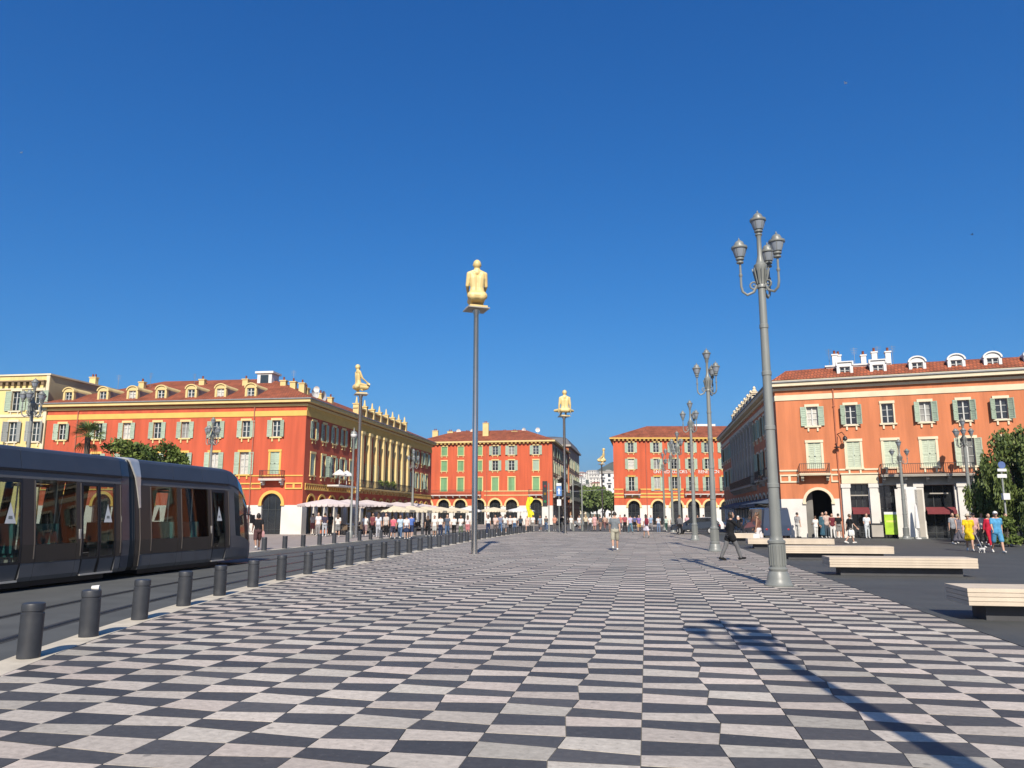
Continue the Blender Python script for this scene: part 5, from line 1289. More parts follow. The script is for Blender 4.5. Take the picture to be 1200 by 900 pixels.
def garment(kind, pose, near):
    def f():
        J = FR_[pose]; b = MB(); e = .016
        mid = lambda a, c, t: a + (c - a) * t
        if kind in ('tee', 'long', 'dress', 'tank', 'coat', 'loose'):
            ex = .012 if kind == 'loose' else 0
            for s in (-1, 1):
                lo = J['pel'] + Vector((s * .065, 0, -.02))
                b.caps(lo, J['waist'] + Vector((s * .055, 0, 0)), .134 + ex, .112 + ex)
                b.caps(J['waist'] + Vector((s * .055, 0, 0)), J['chest'] + Vector((s * .075, 0, 0)), .108 + ex, .116)
                b.caps(J['chest'] + Vector((s * .075, 0, 0)), J['nk'] + Vector((s * .115, -.01, -.075)), .116, .066)
            b.caps(J['nk'] + Vector((-.155, 0, -.055)), J['nk'] + Vector((.155, 0, -.055)), .066, .066)
            for s in 'lr':
                if kind in ('tee', 'dress', 'loose'): b.caps(J['sh' + s], mid(J['sh' + s], J['el' + s], .62), .068, .064)
                if kind in ('long', 'coat'): b.caps(J['sh' + s], J['el' + s], .066, .056); b.caps(J['el' + s], mid(J['el' + s], J['wr' + s], .92), .056, .042)
        if kind in ('trousers', 'jeans', 'shorts', 'coat'):
            b.caps(J['pel'] + Vector((-.075, -.008, 0)), J['pel'] + Vector((.075, -.008, 0)), .124, .124); b.caps(J['pel'] + Vector((-.075, -.036, -.03)), J['pel'] + Vector((.075, -.036, -.03)), .112, .112); b.caps(J['pel'] + Vector((-.06, 0, 0)), J['waist'] + Vector((0, 0, -.03)), .118, .105)
            for s in 'lr':
                if kind == 'shorts': b.caps(J['hip' + s], mid(J['hip' + s], J['kn' + s], .92), .112, .098)
                elif kind == 'coat': b.caps(J['hip' + s], mid(J['hip' + s], J['kn' + s], .35), .13, .13)
                else: b.caps(J['hip' + s], J['kn' + s], .108, .078); b.caps(J['kn' + s], mid(J['kn' + s], J['an' + s], .95), .078, .062)
        if kind in ('skirt', 'dress', 'longdress'):
            t = {'skirt': .75, 'dress': .72, 'longdress': 1.0}[kind]
            m = (J['hipl'] + J['hipr']) / 2; k = (J['knl'] + J['knr']) / 2
            ends = [mid(J['hip' + s], J['kn' + s], t) for s in 'lr']
            if kind == 'longdress': ends = [mid(J['kn' + s], J['an' + s], .6) for s in 'lr']
            b.caps(J['pel'] + Vector((-.075, -.01, .02)), J['pel'] + Vector((.075, -.01, .02)), .125, .125)
            for en in ends:
                b.caps(J['pel'] + Vector((0, 0, -.02)), en, .13, .118)
            b.caps(ends[0], ends[1], .118, .118); b.caps(m, (ends[0] + ends[1]) / 2, .13, .12)
        return remesh(b, .012 if near else .022, 2, kind)
    return cached(('g', kind, pose, near), f)
def hair_mesh(kind, pose):
    def f():
        h = FR_[pose]['hd']; b = MB()
        if kind in ('cap', 'hat'):
            b.ball(h + Vector((0, -.012, .105)), (.09, .11, .09), 14, 8)
            if kind == 'cap': b.rings([[(h.x + s * .075, h.y + .07, h.z + .115) for s in (-1, -.5, 0, .5, 1)], [(h.x + s * .07, h.y + .185 - .03 * abs(s), h.z + .098) for s in (-1, -.5, 0, .5, 1)], [(h.x + s * .075, h.y + .07, h.z + .10) for s in (-1, -.5, 0, .5, 1)]], 0, False, False)
            else: b.lathe([(.09, .09), (.17, .085), (.172, .075), (.09, .075)], 16, 0, (h.x, h.y - .01, h.z + .01))
            return b.mesh(kind, [])
        b.ball(h + Vector((0, -.026, .095)), (.086, .1, .1), 14, 9)
        b.caps(h + Vector((-.06, -.04, .06)), h + Vector((.06, -.04, .06)), .05, .05)
        if kind == 'bob':
            for s in (-1, 1): b.caps(h + Vector((s * .06, -.02, .08)), h + Vector((s * .066, -.015, -.03)), .04, .036)
            b.caps(h + Vector((0, -.06, .06)), h + Vector((0, -.06, -.04)), .06, .055)
        if kind == 'longhair':
            for s in (-1, 0, 1): b.caps(h + Vector((s * .05, -.055, .07)), h + Vector((s * .055, -.095, -.2)), .05, .036)
        if kind == 'pony': b.caps(h + Vector((0, -.1, .09)), h + Vector((0, -.16, -.1)), .035, .02)
        return remesh(b, .016, 2, 'hair')
    return cached(('hair', kind, pose), f)
def shoe_mesh(pose, s):
    def f():
        J = FR_[pose]; b = MB(); a, t = J['heel' + s], J['toe' + s]
        b.caps(a + Vector((0, 0, .004)), t, .047, .039, 10); b.caps(J['an' + s], t, .042, .036, 8)
        return remesh(b, .014, 2, 'shoe')
    return cached(('shoe', pose, s), f)
def face_mesh(pose):
    def f():
        h = FR_[pose]['hd']; b = MB()
        for s in (-1, 1): b.ball(h + Vector((s * .03, .078, .075)), (.012, .01, .007), 8, 5)
        return b.mesh('eyes', M_BLACK)
    return cached(('eyes', pose), f)
def mouth_mesh(pose):
    def f():
        h = FR_[pose]['hd']; b = MB(); b.ball(h + Vector((0, .1, .012)), (.022, .006, .006), 8, 5); return b.mesh('mouth', mat('lips', (.35, .12, .1)))
    return cached(('mouth', pose), f)
def colored(o, m):
    if not o.data.materials: o.data.materials.append(m)
    o.material_slots[0].link = 'OBJECT'; o.material_slots[0].material = m
    return o
HAIRS = {'d': M_HAIRD, 'b': M_HAIRB, 'l': M_HAIRL, 'g': M_HAIRG}
LABELS = {}
def person(X, Y, face, pose, top, bottom, hair, label, skin=0, hgt=1.0, near=False, shoes=(.7, .68, .64), z=0.0, group=None):
    """face: heading in degrees, 0 = away from the camera, 90 = left, -90 = right, 180 = toward the camera"""
    t = thing('person', label, 'person', (X, Y, z), R(face) + YAW, group)
    J = FR_[pose]; low = min(J['heell'].z, J['heelr'].z, J['toel'].z, J['toer'].z) - .04
    if pose == 'sit': low = 0
    sk = M_SKIN2 if skin else M_SKIN
    t.scale = (hgt,) * 3; off = (0, 0, -low)
    colored(link('body', body_mesh(pose, near), t, off), sk)
    if top: colored(link({'tee': 'shirt', 'long': 'long_sleeved_top', 'tank': 'vest_top', 'dress': 'dress', 'coat': 'coat', 'loose': 'loose_top'}[top[0]], garment(top[0], pose, near), t, off), cloth(top[1]))
    if bottom: colored(link({'trousers': 'trousers', 'jeans': 'jeans', 'shorts': 'shorts', 'skirt': 'skirt', 'longdress': 'long_skirt'}[bottom[0]], garment(bottom[0], pose, near), t, off), cloth(bottom[1]))
    if hair:
        if hair[0] in ('cap', 'hat'):
            colored(link('hair', hair_mesh('short', pose), t, off), M_HAIRB); colored(link(hair[0], hair_mesh(hair[0], pose), t, off), cloth(hair[1]))
        else: colored(link('hair', hair_mesh(hair[0], pose), t, off), HAIRS[hair[1]])
    for s in 'lr': colored(link('shoe', shoe_mesh(pose, s), t, off), cloth(shoes))
    if near: link('eyes', face_mesh(pose), t, off); link('mouth', mouth_mesh(pose), t, off)
    return t
def backpack(p, col, label, side=-1, z=1.2):
    M = Matrix.Translation(p.location) @ Matrix.Rotation(p.rotation_euler.z, 4, 'Z'); sc0 = p.scale.x
    o = thing('backpack', label, 'bag', M @ Vector((0, -.2 * sc0, z * sc0)), p.rotation_euler.z)
    b = MB(); b.rings([[(-.13 * k, -.09 * k, zz), (.13 * k, -.09 * k, zz), (.14 * k, .06, zz), (-.14 * k, .06, zz)] for k, zz in ((.8, -.24), (1, -.18), (1, .1), (.8, .2), (.4, .24))], 0, True, smooth=True); b.build('bag_body', cloth(col), o)
    f = MB(); f.box(-.1, .1, -.125, -.088, -.18, .0); f.build('pocket', cloth([c * .8 for c in col]), o)
def handbag(p, key, col, label, cat='bag', big=1.0):
    J = None
    for ps, m in WC.items(): pass
    M = Matrix.Translation(p.location) @ Matrix.Rotation(p.rotation_euler.z, 4, 'Z')
    v = M @ (Vector(key) * p.scale.x)
    o = thing('shoulder_bag' if cat == 'bag' else 'carrier_bag', label, 'bag', v, p.rotation_euler.z)
    b = MB(); b.rings([[(-.05 * k, -.16 * k2 * big, zz * big), (.05 * k, -.16 * k2 * big, zz * big), (.05 * k, .16 * k2 * big, zz * big), (-.05 * k, .16 * k2 * big, zz * big)] for k, k2, zz in ((.7, .9, -.36), (1.2, 1, -.3), (1.1, 1, -.12), (.3, .92, -.04))], 0, True, smooth=False); b.build('bag_body', cloth(col), o)
    h = MB(); h.tube([(0, -.1 * big, -.05), (0, -.05, .03), (0, .05, .03), (0, .1 * big, -.05)], .009, 6); h.build('handle', cloth(col), o)
NEAR = 'people walking on the square'
def G(px, py): return at(px, py)
WH = (.75, .74, .70); BK = (.018, .018, .02); NAVY = (.03, .045, .10); JEAN = (.09, .15, .27); GREY = (.22, .23, .25); BEIGE = (.52, .45, .33); PINK = (.72, .36, .36); RED = (.55, .03, .05)
def GF(px, py, gap=1.2):
    X, Y = at(px, py); lim = 62.3 - 2.9 / 16.7 * (X - 10.3) * 1.0 - gap
    if X > 9.5 and Y > lim:
        r = ray(px, 604); t_ = lim / r[1]
        for _ in range(4): lim = 62.3 - 3.5 / 20.2 * (r[0] * t_ - 10.3) - gap; t_ = lim / r[1]
        return (r[0] * t_, lim)
    return X, Y
G = GF
def gz(x, y):
    """height of whatever one stands on at x, y"""
    if x > PAV_X1: return 0.0 if y < 110 else -.14
    if y > END_Y + .5: return .01 if x < -19.5 else (-.10 if y < 128 else .03)
    if x < fx(y): return .01
    return -.06 if x < kx(y) - .2 else 0.0
def P(px, py, face, pose, top, bottom, hair, label, **k):
    X, Y = G(px, py); k.setdefault('z', gz(X, Y)); return person(X, Y, face, pose, top, bottom, hair, label, **k)
P(721, 645, -6, 'walk2', ('tee', (.19, .21, .225)), ('shorts', (.40, .38, .30)), ('short', 'd'), 'man in grey t-shirt and khaki shorts walking away, nearest in the middle', near=True, hgt=1.04, shoes=WH)
pw = P(857, 657, -82, 'stride', ('coat', BK), ('trousers', (.16, .16, .165)), ('bob', 'd'), 'woman in long black coat and grey trousers striding right, phone at her ear', near=True, hgt=1.02, shoes=BK)
J = FR_['stride']; M = Matrix.Translation(pw.location) @ Matrix.Rotation(pw.rotation_euler.z, 4, 'Z'); 
low = min(J['heell'].z, J['heelr'].z, J['toel'].z, J['toer'].z) - .04
hv = M @ ((J['wrr'] + (J['wrr'] - J['elr']).normalized() * .09 + Vector((-.03, .0, -low))) * 1.02)
o = thing('mobile_phone', 'white mobile phone held up by the woman in black', 'phone', hv, pw.rotation_euler.z); MB().box(-.006, .006, -.038, .038, -.075, .075).build('case', M_WHITE, o); MB().box(-.0075, -.0061, -.034, .034, -.068, .068).build('screen', M_PANE, o)
pm_ = P(890, 642, 62, 'bag', ('tank', (.16, .075, .055)), ('shorts', (.70, .66, .66)), ('short', 'b'), 'man in brown vest and white shorts with a white carrier bag', near=True, hgt=1.03, skin=1, shoes=WH)
handbag(pm_, (-.27, .06, .72), WH, 'white carrier bag in the hand of the man in brown vest', 'carrier')
P(917, 633, 175, 'stand', ('tee', (.62, .22, .22)), ('longdress', (.66, .35, .36)), ('bob', 'l'), 'woman in red and white top and pink skirt right of the tall lamp', near=True)
P(934, 626, -60, 'stand', ('tee', (.42, .41, .40)), ('trousers', (.66, .64, .58)), ('short', 'd'), 'man in grey shirt and white trousers standing before the white wall', hgt=1.05, near=True, shoes=BK)
P(955, 629, 10, 'stand2', ('tee', WH), ('trousers', WH), ('short', 'b'), 'person in white at the left side of the dark archway', hgt=.9)
P(963.5, 630, 180, 'stand', ('long', (.06, .13, .17)), ('longdress', (.05, .12, .17)), ('bob', 'd'), 'woman in long teal dress before the dark archway', hgt=1.05)
P(968, 629, 175, 'stand2', ('tee', (.55, .42, .36)), ('trousers', (.06, .08, .1)), ('short', 'g'), 'grey-haired person just behind the woman in teal', hgt=1.08)
P(974.5, 629, 170, 'stand', ('tee', (.16, .03, .04)), ('trousers', WH), ('short', 'd'), 'person in dark maroon shirt and white trousers beside the archway')
P(982, 629, 0, 'stand', ('tee', BK), ('shorts', (.24, .23, .22)), ('short', 'd'), 'man in black t-shirt and grey shorts by the first shop pier')
pq = P(997, 637, -80, 'walk', ('tee', BK), ('shorts', (.06, .05, .05)), ('short', 'b'), 'man in black with white shoes walking right past the first shop', near=True)
handbag(pq, (.2, -.05, .85), WH, 'white bag carried by the man in black before the first shop', big=1.1)
P(1015, 630, 170, 'stand2', ('tee', (.66, .70, .72)), ('trousers', (.62, .66, .68)), ('short', 'd'), 'person in pale clothes beside the grey bin')
P(1119, 637, 170, 'stand', ('tee', (.30, .31, .33)), ('trousers', BK), ('bob', 'd'), 'woman in grey top and black trousers left of the grey dress', near=True)
P(1125.5, 638, 10, 'walk', ('tank', (.17, .16, .19)), ('longdress', (.17, .16, .19)), ('pony', 'l'), 'woman in sleeveless grey dress seen from behind', near=True)
py_ = P(1137.5, 646, 150, 'walk', ('dress', (.80, .55, .02)), None, ('hat', (.55, .47, .36)), 'woman in bright yellow dress and straw hat leading a small white dog', near=True)
P(1143.5, 640, 175, 'stand', ('tee', (.62, .36, .36)), ('skirt', (.3, .2, .2)), ('cap', BK), 'person in pink top and dark cap just behind the yellow dress', near=True)
P(1153, 637, 170, 'stand', ('tee', (.68, .64, .58)), ('trousers', BK), ('bob', 'b'), 'person in cream top and black trousers behind the white dog')
P(1161, 641, 178, 'walk2', ('long', (.52, .02, .05)), ('trousers', (.50, .02, .04)), ('short', 'd'), 'person all in red behind the man in blue', near=True)
P(1170.5, 648, 165, 'walk', ('loose', (.10, .34, .58)), ('shorts', (.10, .32, .52)), ('cap', WH), 'man in light blue tunic and white cap walking toward the camera', near=True, hgt=1.06)
P(1181, 640, -160, 'walk2', ('tee', (.62, .56, .54)), ('shorts', (.3, .3, .3)), ('short', 'b'), 'person in white top at the right of the man in blue', near=True)
# crowd in the middle
def crowd(rows, group):
    for (px, py, face, pose, top, bottom, hair, label) in rows: P(px, py, face, pose, top, bottom, hair, label, group=group, skin=rnd.random() < .35, hgt=rnd.uniform(.96, 1.05), shoes=rnd.choice([WH, BK, (.3, .28, .25)]))
crowd([
 (739, 624.5, 8, 'walk', ('tee', (.50, .44, .62)), ('jeans', (.10, .20, .26)), ('short', 'd'), 'man in lilac shirt and jeans behind the man in grey'),
 (732.5, 622.5, 5, 'stand', ('tee', (.40, .10, .12)), ('trousers', BK), ('bob', 'd'), 'person in maroon top left of the lilac shirt'),
 (749, 622, 170, 'walk2', ('tee', (.26, .16, .42)), ('shorts', (.62, .36, .12)), ('short', 'b'), 'person in purple top and orange shorts'),
 (757.5, 630, 4, 'walk', ('tee', (.70, .68, .66)), ('skirt', (.66, .62, .70)), ('longhair', 'd'), 'woman in white skirt with a maroon rucksack walking away'),
 (772, 623.5, 0, 'stand', ('tee', (.60, .62, .66)), ('jeans', (.16, .22, .34)), ('short', 'd'), 'person in pale shirt and blue jeans before the middle arch'),
 (781, 622, 5, 'walk2', ('tee', (.50, .60, .52)), ('trousers', (.05, .10, .09)), ('short', 'd'), 'person in pale green top and dark trousers'),
 (788, 621, 170, 'stand', ('tee', WH), ('trousers', (.12, .12, .12)), ('short', 'd'), 'person in white shirt and black trousers left of the hooded figure'),
 (797, 627, -10, 'walk2', ('long', (.15, .15, .16)), ('trousers', BK), ('short', 'b'), 'person in charcoal hooded top before the third lamp'),
 (805.5, 621.5, 175, 'stand2', ('tee', (.66, .40, .46)), ('trousers', BK), ('longhair', 'd'), 'person in pink top by the third lamp'),
 (818, 620, 160, 'walk', ('tee', (.72, .70, .68)), ('trousers', (.14, .06, .06)), ('short', 'd'), 'person in white shirt right of the third lamp'),
 (703.5, 621, -20, 'walk', ('tee', (.10, .10, .11)), ('shorts', (.26, .16, .13)), ('short', 'd'), 'person with black shirt left of the man in grey'),
 (709, 620, 10, 'walk2', ('tee', (.55, .36, .28)), ('trousers', (.2, .1, .1)), ('bob', 'b'), 'person in tan top just left of the man in grey'),
 (697, 621, 170, 'stand', ('tee', (.68, .40, .40)), ('skirt', (.6, .34, .34)), ('longhair', 'b'), 'woman in pink left of the person in black shirt'),
 (692, 621, 5, 'walk', ('tee', WH), ('trousers', (.10, .10, .11)), ('short', 'd'), 'man in white shirt and dark trousers left of the woman in pink'),
 (686.5, 621, 8, 'stand2', ('tee', (.66, .58, .42)), ('trousers', (.06, .06, .06)), ('longhair', 'l'), 'fair-haired person in beige top by the third statue pole'),
 (679, 619.5, 170, 'walk', ('tee', (.7, .7, .7)), ('shorts', (.3, .3, .3)), ('short', 'd'), 'person in white top right of the third statue pole'),
 (669.5, 621, 0, 'walk2', ('tee', WH), ('trousers', (.4, .4, .38)), ('short', 'g'), 'person in white by the blue arrow sign'),
 (658, 622, -15, 'walk', ('tee', BK), ('trousers', (.1, .1, .1)), ('short', 'd'), 'person in black left of the third statue pole'),
 (825, 620, 0, 'stand', ('tee', (.2, .3, .45)), ('trousers', BK), ('short', 'd'), 'person in blue shirt near the white car'),
 (763, 620.5, 175, 'walk', ('tee', (.30, .42, .60)), ('trousers', (.2, .2, .22)), ('short', 'd'), 'person in blue top before the second arch'),
 (727, 620.5, 170, 'walk2', ('tee', (.60, .18, .16)), ('shorts', (.2, .2, .25)), ('short', 'b'), 'person in red top by the white corner base'),
 (744, 620, 0, 'stand', ('tee', (.12, .14, .3)), ('trousers', BK), ('short', 'd'), 'person in navy top between the lilac and purple shirts'),
 (714.5, 619.5, 175, 'stand', ('tee', (.6, .6, .58)), ('trousers', (.25, .2, .2)), ('cap', BK), 'person in pale top and dark cap at the avenue mouth'),
], 'people crossing the far end of the square')
p_ = [o for o in bpy.data.objects if o.get('label') == 'woman in white skirt with a maroon rucksack walking away'][0]; backpack(p_, (.22, .03, .05), 'maroon rucksack on the woman in white skirt')
LC = [
 (572, 625.5, 5, 'stand', WH, ('trousers', NAVY), 'white shirt and navy trousers', 0), (580.5, 625, 170, 'stand2', (.70, .52, .46), ('trousers', (.12, .1, .1)), 'peach top and black trousers', 1), (586.5, 624, 0, 'walk', (.2, .22, .3), ('jeans', JEAN), 'slate top and blue jeans', 2), (592, 624, 10, 'walk2', WH, ('shorts', (.25, .25, .27)), 'white shirt and grey shorts', 3),
 (598, 623.5, 175, 'stand', (.66, .62, .6), ('trousers', BK), 'pale grey top and black trousers', 4), (603, 623.5, 0, 'stand', WH, ('jeans', JEAN), 'white shirt and blue jeans', 5), (610, 622.5, -10, 'walk', (.05, .07, .1), ('trousers', BK), 'dark clothes', 6), (618, 621.5, 170, 'walk2', (.74, .52, .44), ('skirt', (.7, .5, .42)), 'peach dress', 7), (624.5, 621.5, 5, 'stand', WH, ('trousers', (.3, .28, .26)), 'white shirt and taupe trousers', 8), (633, 621.5, 175, 'walk', (.25, .3, .36), ('shorts', (.14, .14, .16)), 'blue-grey top and dark shorts', 9), (640, 621, 0, 'walk', (.1, .1, .1), ('jeans', JEAN), 'black top and jeans', 10), (650, 621, 180, 'stand2', (.6, .28, .2), ('trousers', (.15, .14, .14)), 'rust top', 11),
 (548, 627, 0, 'stand', (.72, .66, .66), ('shorts', (.55, .2, .22)), 'white top and red shorts', 12), (540, 627.5, 170, 'stand2', WH, ('trousers', (.12, .16, .1)), 'white shirt and olive trousers', 13), (532, 627.5, 0, 'walk', (.75, .74, .7), ('trousers', BK), 'cream shirt and black trousers', 14), (524, 627.5, 180, 'walk2', (.1, .12, .16), ('jeans', JEAN), 'charcoal top and jeans', 15), (516, 627.5, 0, 'stand', WH, ('jeans', NAVY), 'white top and navy jeans', 16), (509, 628, 175, 'stand', WH, ('shorts', (.5, .48, .45)), 'white top and light shorts', 17), (501, 628, 10, 'walk', BK, ('trousers', BK), 'all black', 18),
 (481.5, 630, 0, 'walk', (.10, .18, .48), ('shorts', NAVY), 'bright blue top', 19), (476, 631, 5, 'stand', (.72, .72, .74), ('skirt', NAVY), 'white top and navy skirt', 20), (469, 630, 175, 'walk', (.48, .60, .70), ('jeans', JEAN), 'sky blue shirt', 21), (460.5, 630.5, 0, 'walk2', (.68, .16, .2), ('shorts', (.05, .05, .08)), 'coral red shirt', 22), (452, 629, 170, 'stand', (.55, .5, .46), ('trousers', BK), 'taupe top', 23), (443, 630, 0, 'stand', (.62, .66, .74), ('trousers', (.45, .46, .5)), 'pale blue shirt', 24), (436.5, 629, 175, 'stand2', (.2, .06, .07), ('trousers', BK), 'wine red top', 25), (427.5, 629, 5, 'walk', WH, ('shorts', (.3, .2, .2)), 'white shirt and brown shorts', 26),
 (395.5, 629.5, 0, 'stand2', (.72, .70, .66), ('shorts', (.22, .22, .22)), 'white tee, carrying a grey bag', 27), (386.5, 627.5, 175, 'stand', (.03, .04, .04), ('trousers', BK), 'black apron and shirt', 28), (380, 629, 0, 'stand2', (.06, .05, .08), ('jeans', (.42, .43, .46)), 'dark shirt and pale jeans', 29), (372.5, 628, 170, 'stand', (.72, .68, .70), ('trousers', (.3, .28, .28)), 'white blouse', 30), (366, 627, 0, 'stand', (.6, .58, .56), ('shorts', (.3, .1, .1)), 'pale shirt and red shorts', 31), (405, 626, 180, 'sit', (.66, .64, .6), ('trousers', BK), 'pale shirt', 32)]
for px, py, face, pose, col, bot, what, n in LC:
    where = 'behind the bollards near the yellow flag' if px > 560 else ('left of the first statue pole' if px > 500 else ('before the cafe parasols' if px > 420 else 'under the first cafe parasols'))
    if pose == 'sit': continue
    P(px, py, face, pose, ('tee', col), bot, (('short', 'd') if n % 3 else ('longhair', 'b')), 'person in %s %s' % (what, where), group='people by the cafe terraces', skin=n % 4 == 1, hgt=rnd.uniform(.95, 1.05))
pb = P(301, 644.5, 25, 'walk2', ('tee', BK), ('shorts', (.10, .05, .05)), ('bob', 'd'), 'woman in black t-shirt and patterned shorts walking beyond the tram nose', near=True, skin=1, shoes=WH)
handbag(pb, (.24, 0, .95), (.55, .30, .30), 'pink shoulder bag on the woman beyond the tram nose')
# small white dog on a lead
X, Y = G(1151.5, 648)
d = thing('dog', 'small white dog on a lead beside the woman in yellow', 'dog', (X, Y, 0), R(-150) + YAW); d.scale = (.62,) * 3
b = MB(); b.caps((0, -.13, .27), (0, .12, .28), .085, .095); b.caps((0, .12, .30), (0, .22, .40), .065, .05); b.ball((0, .25, .43), (.062, .07, .06)); b.caps((0, .28, .42), (0, .35, .40), .034, .024)
for s in (-1, 1):
    b.caps((s * .05, .13, .24), (s * .055, .13 + s * .05, .12), .034, .022); b.caps((s * .055, .13 + s * .05, .12), (s * .055, .13 + s * .06, .02), .022, .02)
    b.caps((s * .05, -.14, .24), (s * .055, -.09 - s * .04, .15), .045, .026); b.caps((s * .055, -.09 - s * .04, .15), (s * .055, -.17 - s * .04, .1), .024, .02); b.caps((s * .055, -.17 - s * .04, .1), (s * .055, -.15 - s * .04, .02), .02, .02)
    b.caps((s * .045, .23, .47), (s * .06, .20, .50), .022, .014)
b.caps((0, -.2, .3), (0, -.28, .42), .022, .018)
colored(link('body', remesh(b, .011, 2, 'body'), d), cloth((.78, .76, .72)))
for s in (-1, 1): MB().ball((s * .03, .305, .445), .009, 6, 5).build('eye', M_BLACK, d)
MB().ball((0, .37, .405), .014, 6, 5).build('nose', M_BLACK, d)
J = FR_['walk']; M = Matrix.Translation(py_.location) @ Matrix.Rotation(py_.rotation_euler.z, 4, 'Z'); hv = M @ (J['wrl'] + Vector((0, 0, .02)))
o = thing('dog_lead', 'thin lead between the woman in yellow and the white dog', 'lead', (X, Y, 0)); dv = hv - Vector((X, Y, 0)); b = MB(); b.tube([(.0, .0, .24), (dv.x * .5, dv.y * .5, dv.z * .5 + .1), tuple(dv)], .008, 5); b.build('strap', M_WHITE, o)

# ------------------------------------------------------------------ seated figures on poles
def statue(x, y, plate_z, top_z, pose, face, label, sit_h):
    t = thing('statue_on_pole', label, 'statue', (x, y, 0), 0, 'seated figures on tall poles')
    MB().lathe([(.24, 0), (.24, .03), (.135, .035), (.128, plate_z * .5), (.118, plate_z - .3), (.2, plate_z - .06), (.2, plate_z - .05)], 24).build('pole', M_STEEL, t)
    MB().box(-.5, .5, -.5, .5, plate_z - .05, plate_z).build('plate', M_PLATE, t, (0, 0, 0), R(20) + YAW)
    MB().box(-.42, .42, -.42, .42, plate_z + .001, plate_z + .1).build('plinth', M_RESIN, t, (0, 0, 0), R(20) + YAW)
    def f():
        return body_mesh(pose, True, 'figure', True)
    me = f(); J = FR_[pose]
    zs = [v.co.z for v in me.vertices]; k = (top_z - plate_z - .1) / (max(zs) - min(zs))
    ys_ = [v.co.y for v in me.vertices]; yc = (max(ys_) + min(ys_)) / 2
    o = link('figure', me, t, (0, 0, plate_z + .1 - min(zs) * k), R(face) + YAW); colored(o, M_RESIN); o.scale = (k * 1.1, k, k)
    o.location += Vector((math.sin(R(face) + YAW) * yc * k, -math.cos(R(face) + YAW) * yc * k, 0))
    return t
X, Y = -7.45, 33.05; statue(X, Y, 11.0, 13.28, 'kneel', 8, 'tallest cream kneeling figure on a steel pole, seen from behind', 1)
X, Y = at(423, 462, 11.0); statue(X, Y, 11.0, 13.35, 'kneel2', -55, 'cream figure with head tilted, in profile before the left block', 1)
X, Y = at(661, 488, 11.0); statue(X, Y, 11.0, 13.5, 'cross', 5, 'cream cross-legged figure on a pole left of the avenue gap', 1)
X, Y = at(705, 544, 11.0); statue(X, Y, 11.0, 14.0, 'kneel2', 85, 'farthest small cream figure on a pole above the avenue', 1)

# ------------------------------------------------------------------ tram (two visible cars, driving away to the right)
TRX = -15.3
tr = thing('tram', 'dark grey articulated tram with tinted windows standing on the left', 'tram', (TRX, 0, -.05))
M_TROOF = mat('tram_roof_paint', (.050, .064, .094), rough=.45, var=.08, scale=1.5, spec=.4, stain=(.09, .09, .1, .3), stain_scale=2)
M_TSKIRT = mat('tram_skirt_paint', (.138, .138, .142), rough=.4, var=.08, scale=1.2, spec=.4, stain=(.06, .055, .05, .4), stain_scale=1.5)
M_TBROWN = mat('tram_bronze_paint', (.036, .030, .026), rough=.3, var=.1, scale=2, spec=.5)
M_TBLK = mat('tram_black', (.012, .012, .014), rough=.4)
M_TINT = glass_mat('tinted_tram_glass', (.52, .58, .56), .02, .0)
M_TSILV = mat('tram_silver', (.62, .60, .55), rough=.3, metal=.6)
M_TSILV2 = mat('tram_bronze_trim', (.22, .19, .16), rough=.35, metal=.4)
M_TEAL = mat('teal_seat', (.05, .22, .23), rough=.8)
M_TIN = mat('tram_interior', (.60, .58, .52), rough=.7)
PROF = [(1.12, .20), (1.18, .30), (1.205, .62), (1.20, 1.03), (1.035, 2.55), (1.015, 2.72)]   # half width, height of the side
def hx(z):
    for (x0, z0), (x1, z1) in zip(PROF, PROF[1:]):
        if z0 <= z <= z1: return x0 + (x1 - x0) * (z - z0) / (z1 - z0)
    return PROF[0][0] if z < .2 else PROF[-1][0]
def glass_sheet(b, y0, y1, zs, s, off=0.0):
    for za, zb in zip(zs, zs[1:]):
        q = [(s * (hx(za) + off), y0, za), (s * (hx(za) + off), y1, za), (s * (hx(zb) + off), y1, zb), (s * (hx(zb) + off), y0, zb)]
        b.poly(q if s > 0 else q[::-1])
def side_panel(b, y0, y1, zs, sgn=1, off=0.0, th=.05, mi=0):
    """panel following the tram side between heights zs"""
    n = len(zs); out = [(sgn * (hx(z) + off), z) for z in zs]; inn = [(sgn * (hx(z) + off - th), z) for z in zs]
    ring = out + inn[::-1]
    r0 = [(x, y0, z) for x, z in ring]; r1 = [(x, y1, z) for x, z in ring]
    b.rings([r0, r1] if sgn > 0 else [r1, r0], mi, True, smooth=False)
def part(b, name, m, par=None): return b.build(name, m, par or tr)
TOPP = [(1.015, 2.74), (1.03, 2.78), (.925, 3.20), (.87, 3.265), (.70, 3.31), (.0, 3.34)]
def roof_ring(y, f=1.0, zt=None): 
    p = TOPP + [(-x, z) for x, z in TOPP[-2::-1]]
    return [(x * f, y, 2.72 + (z - 2.72) * (zt if zt else 1)) for x, z in p]
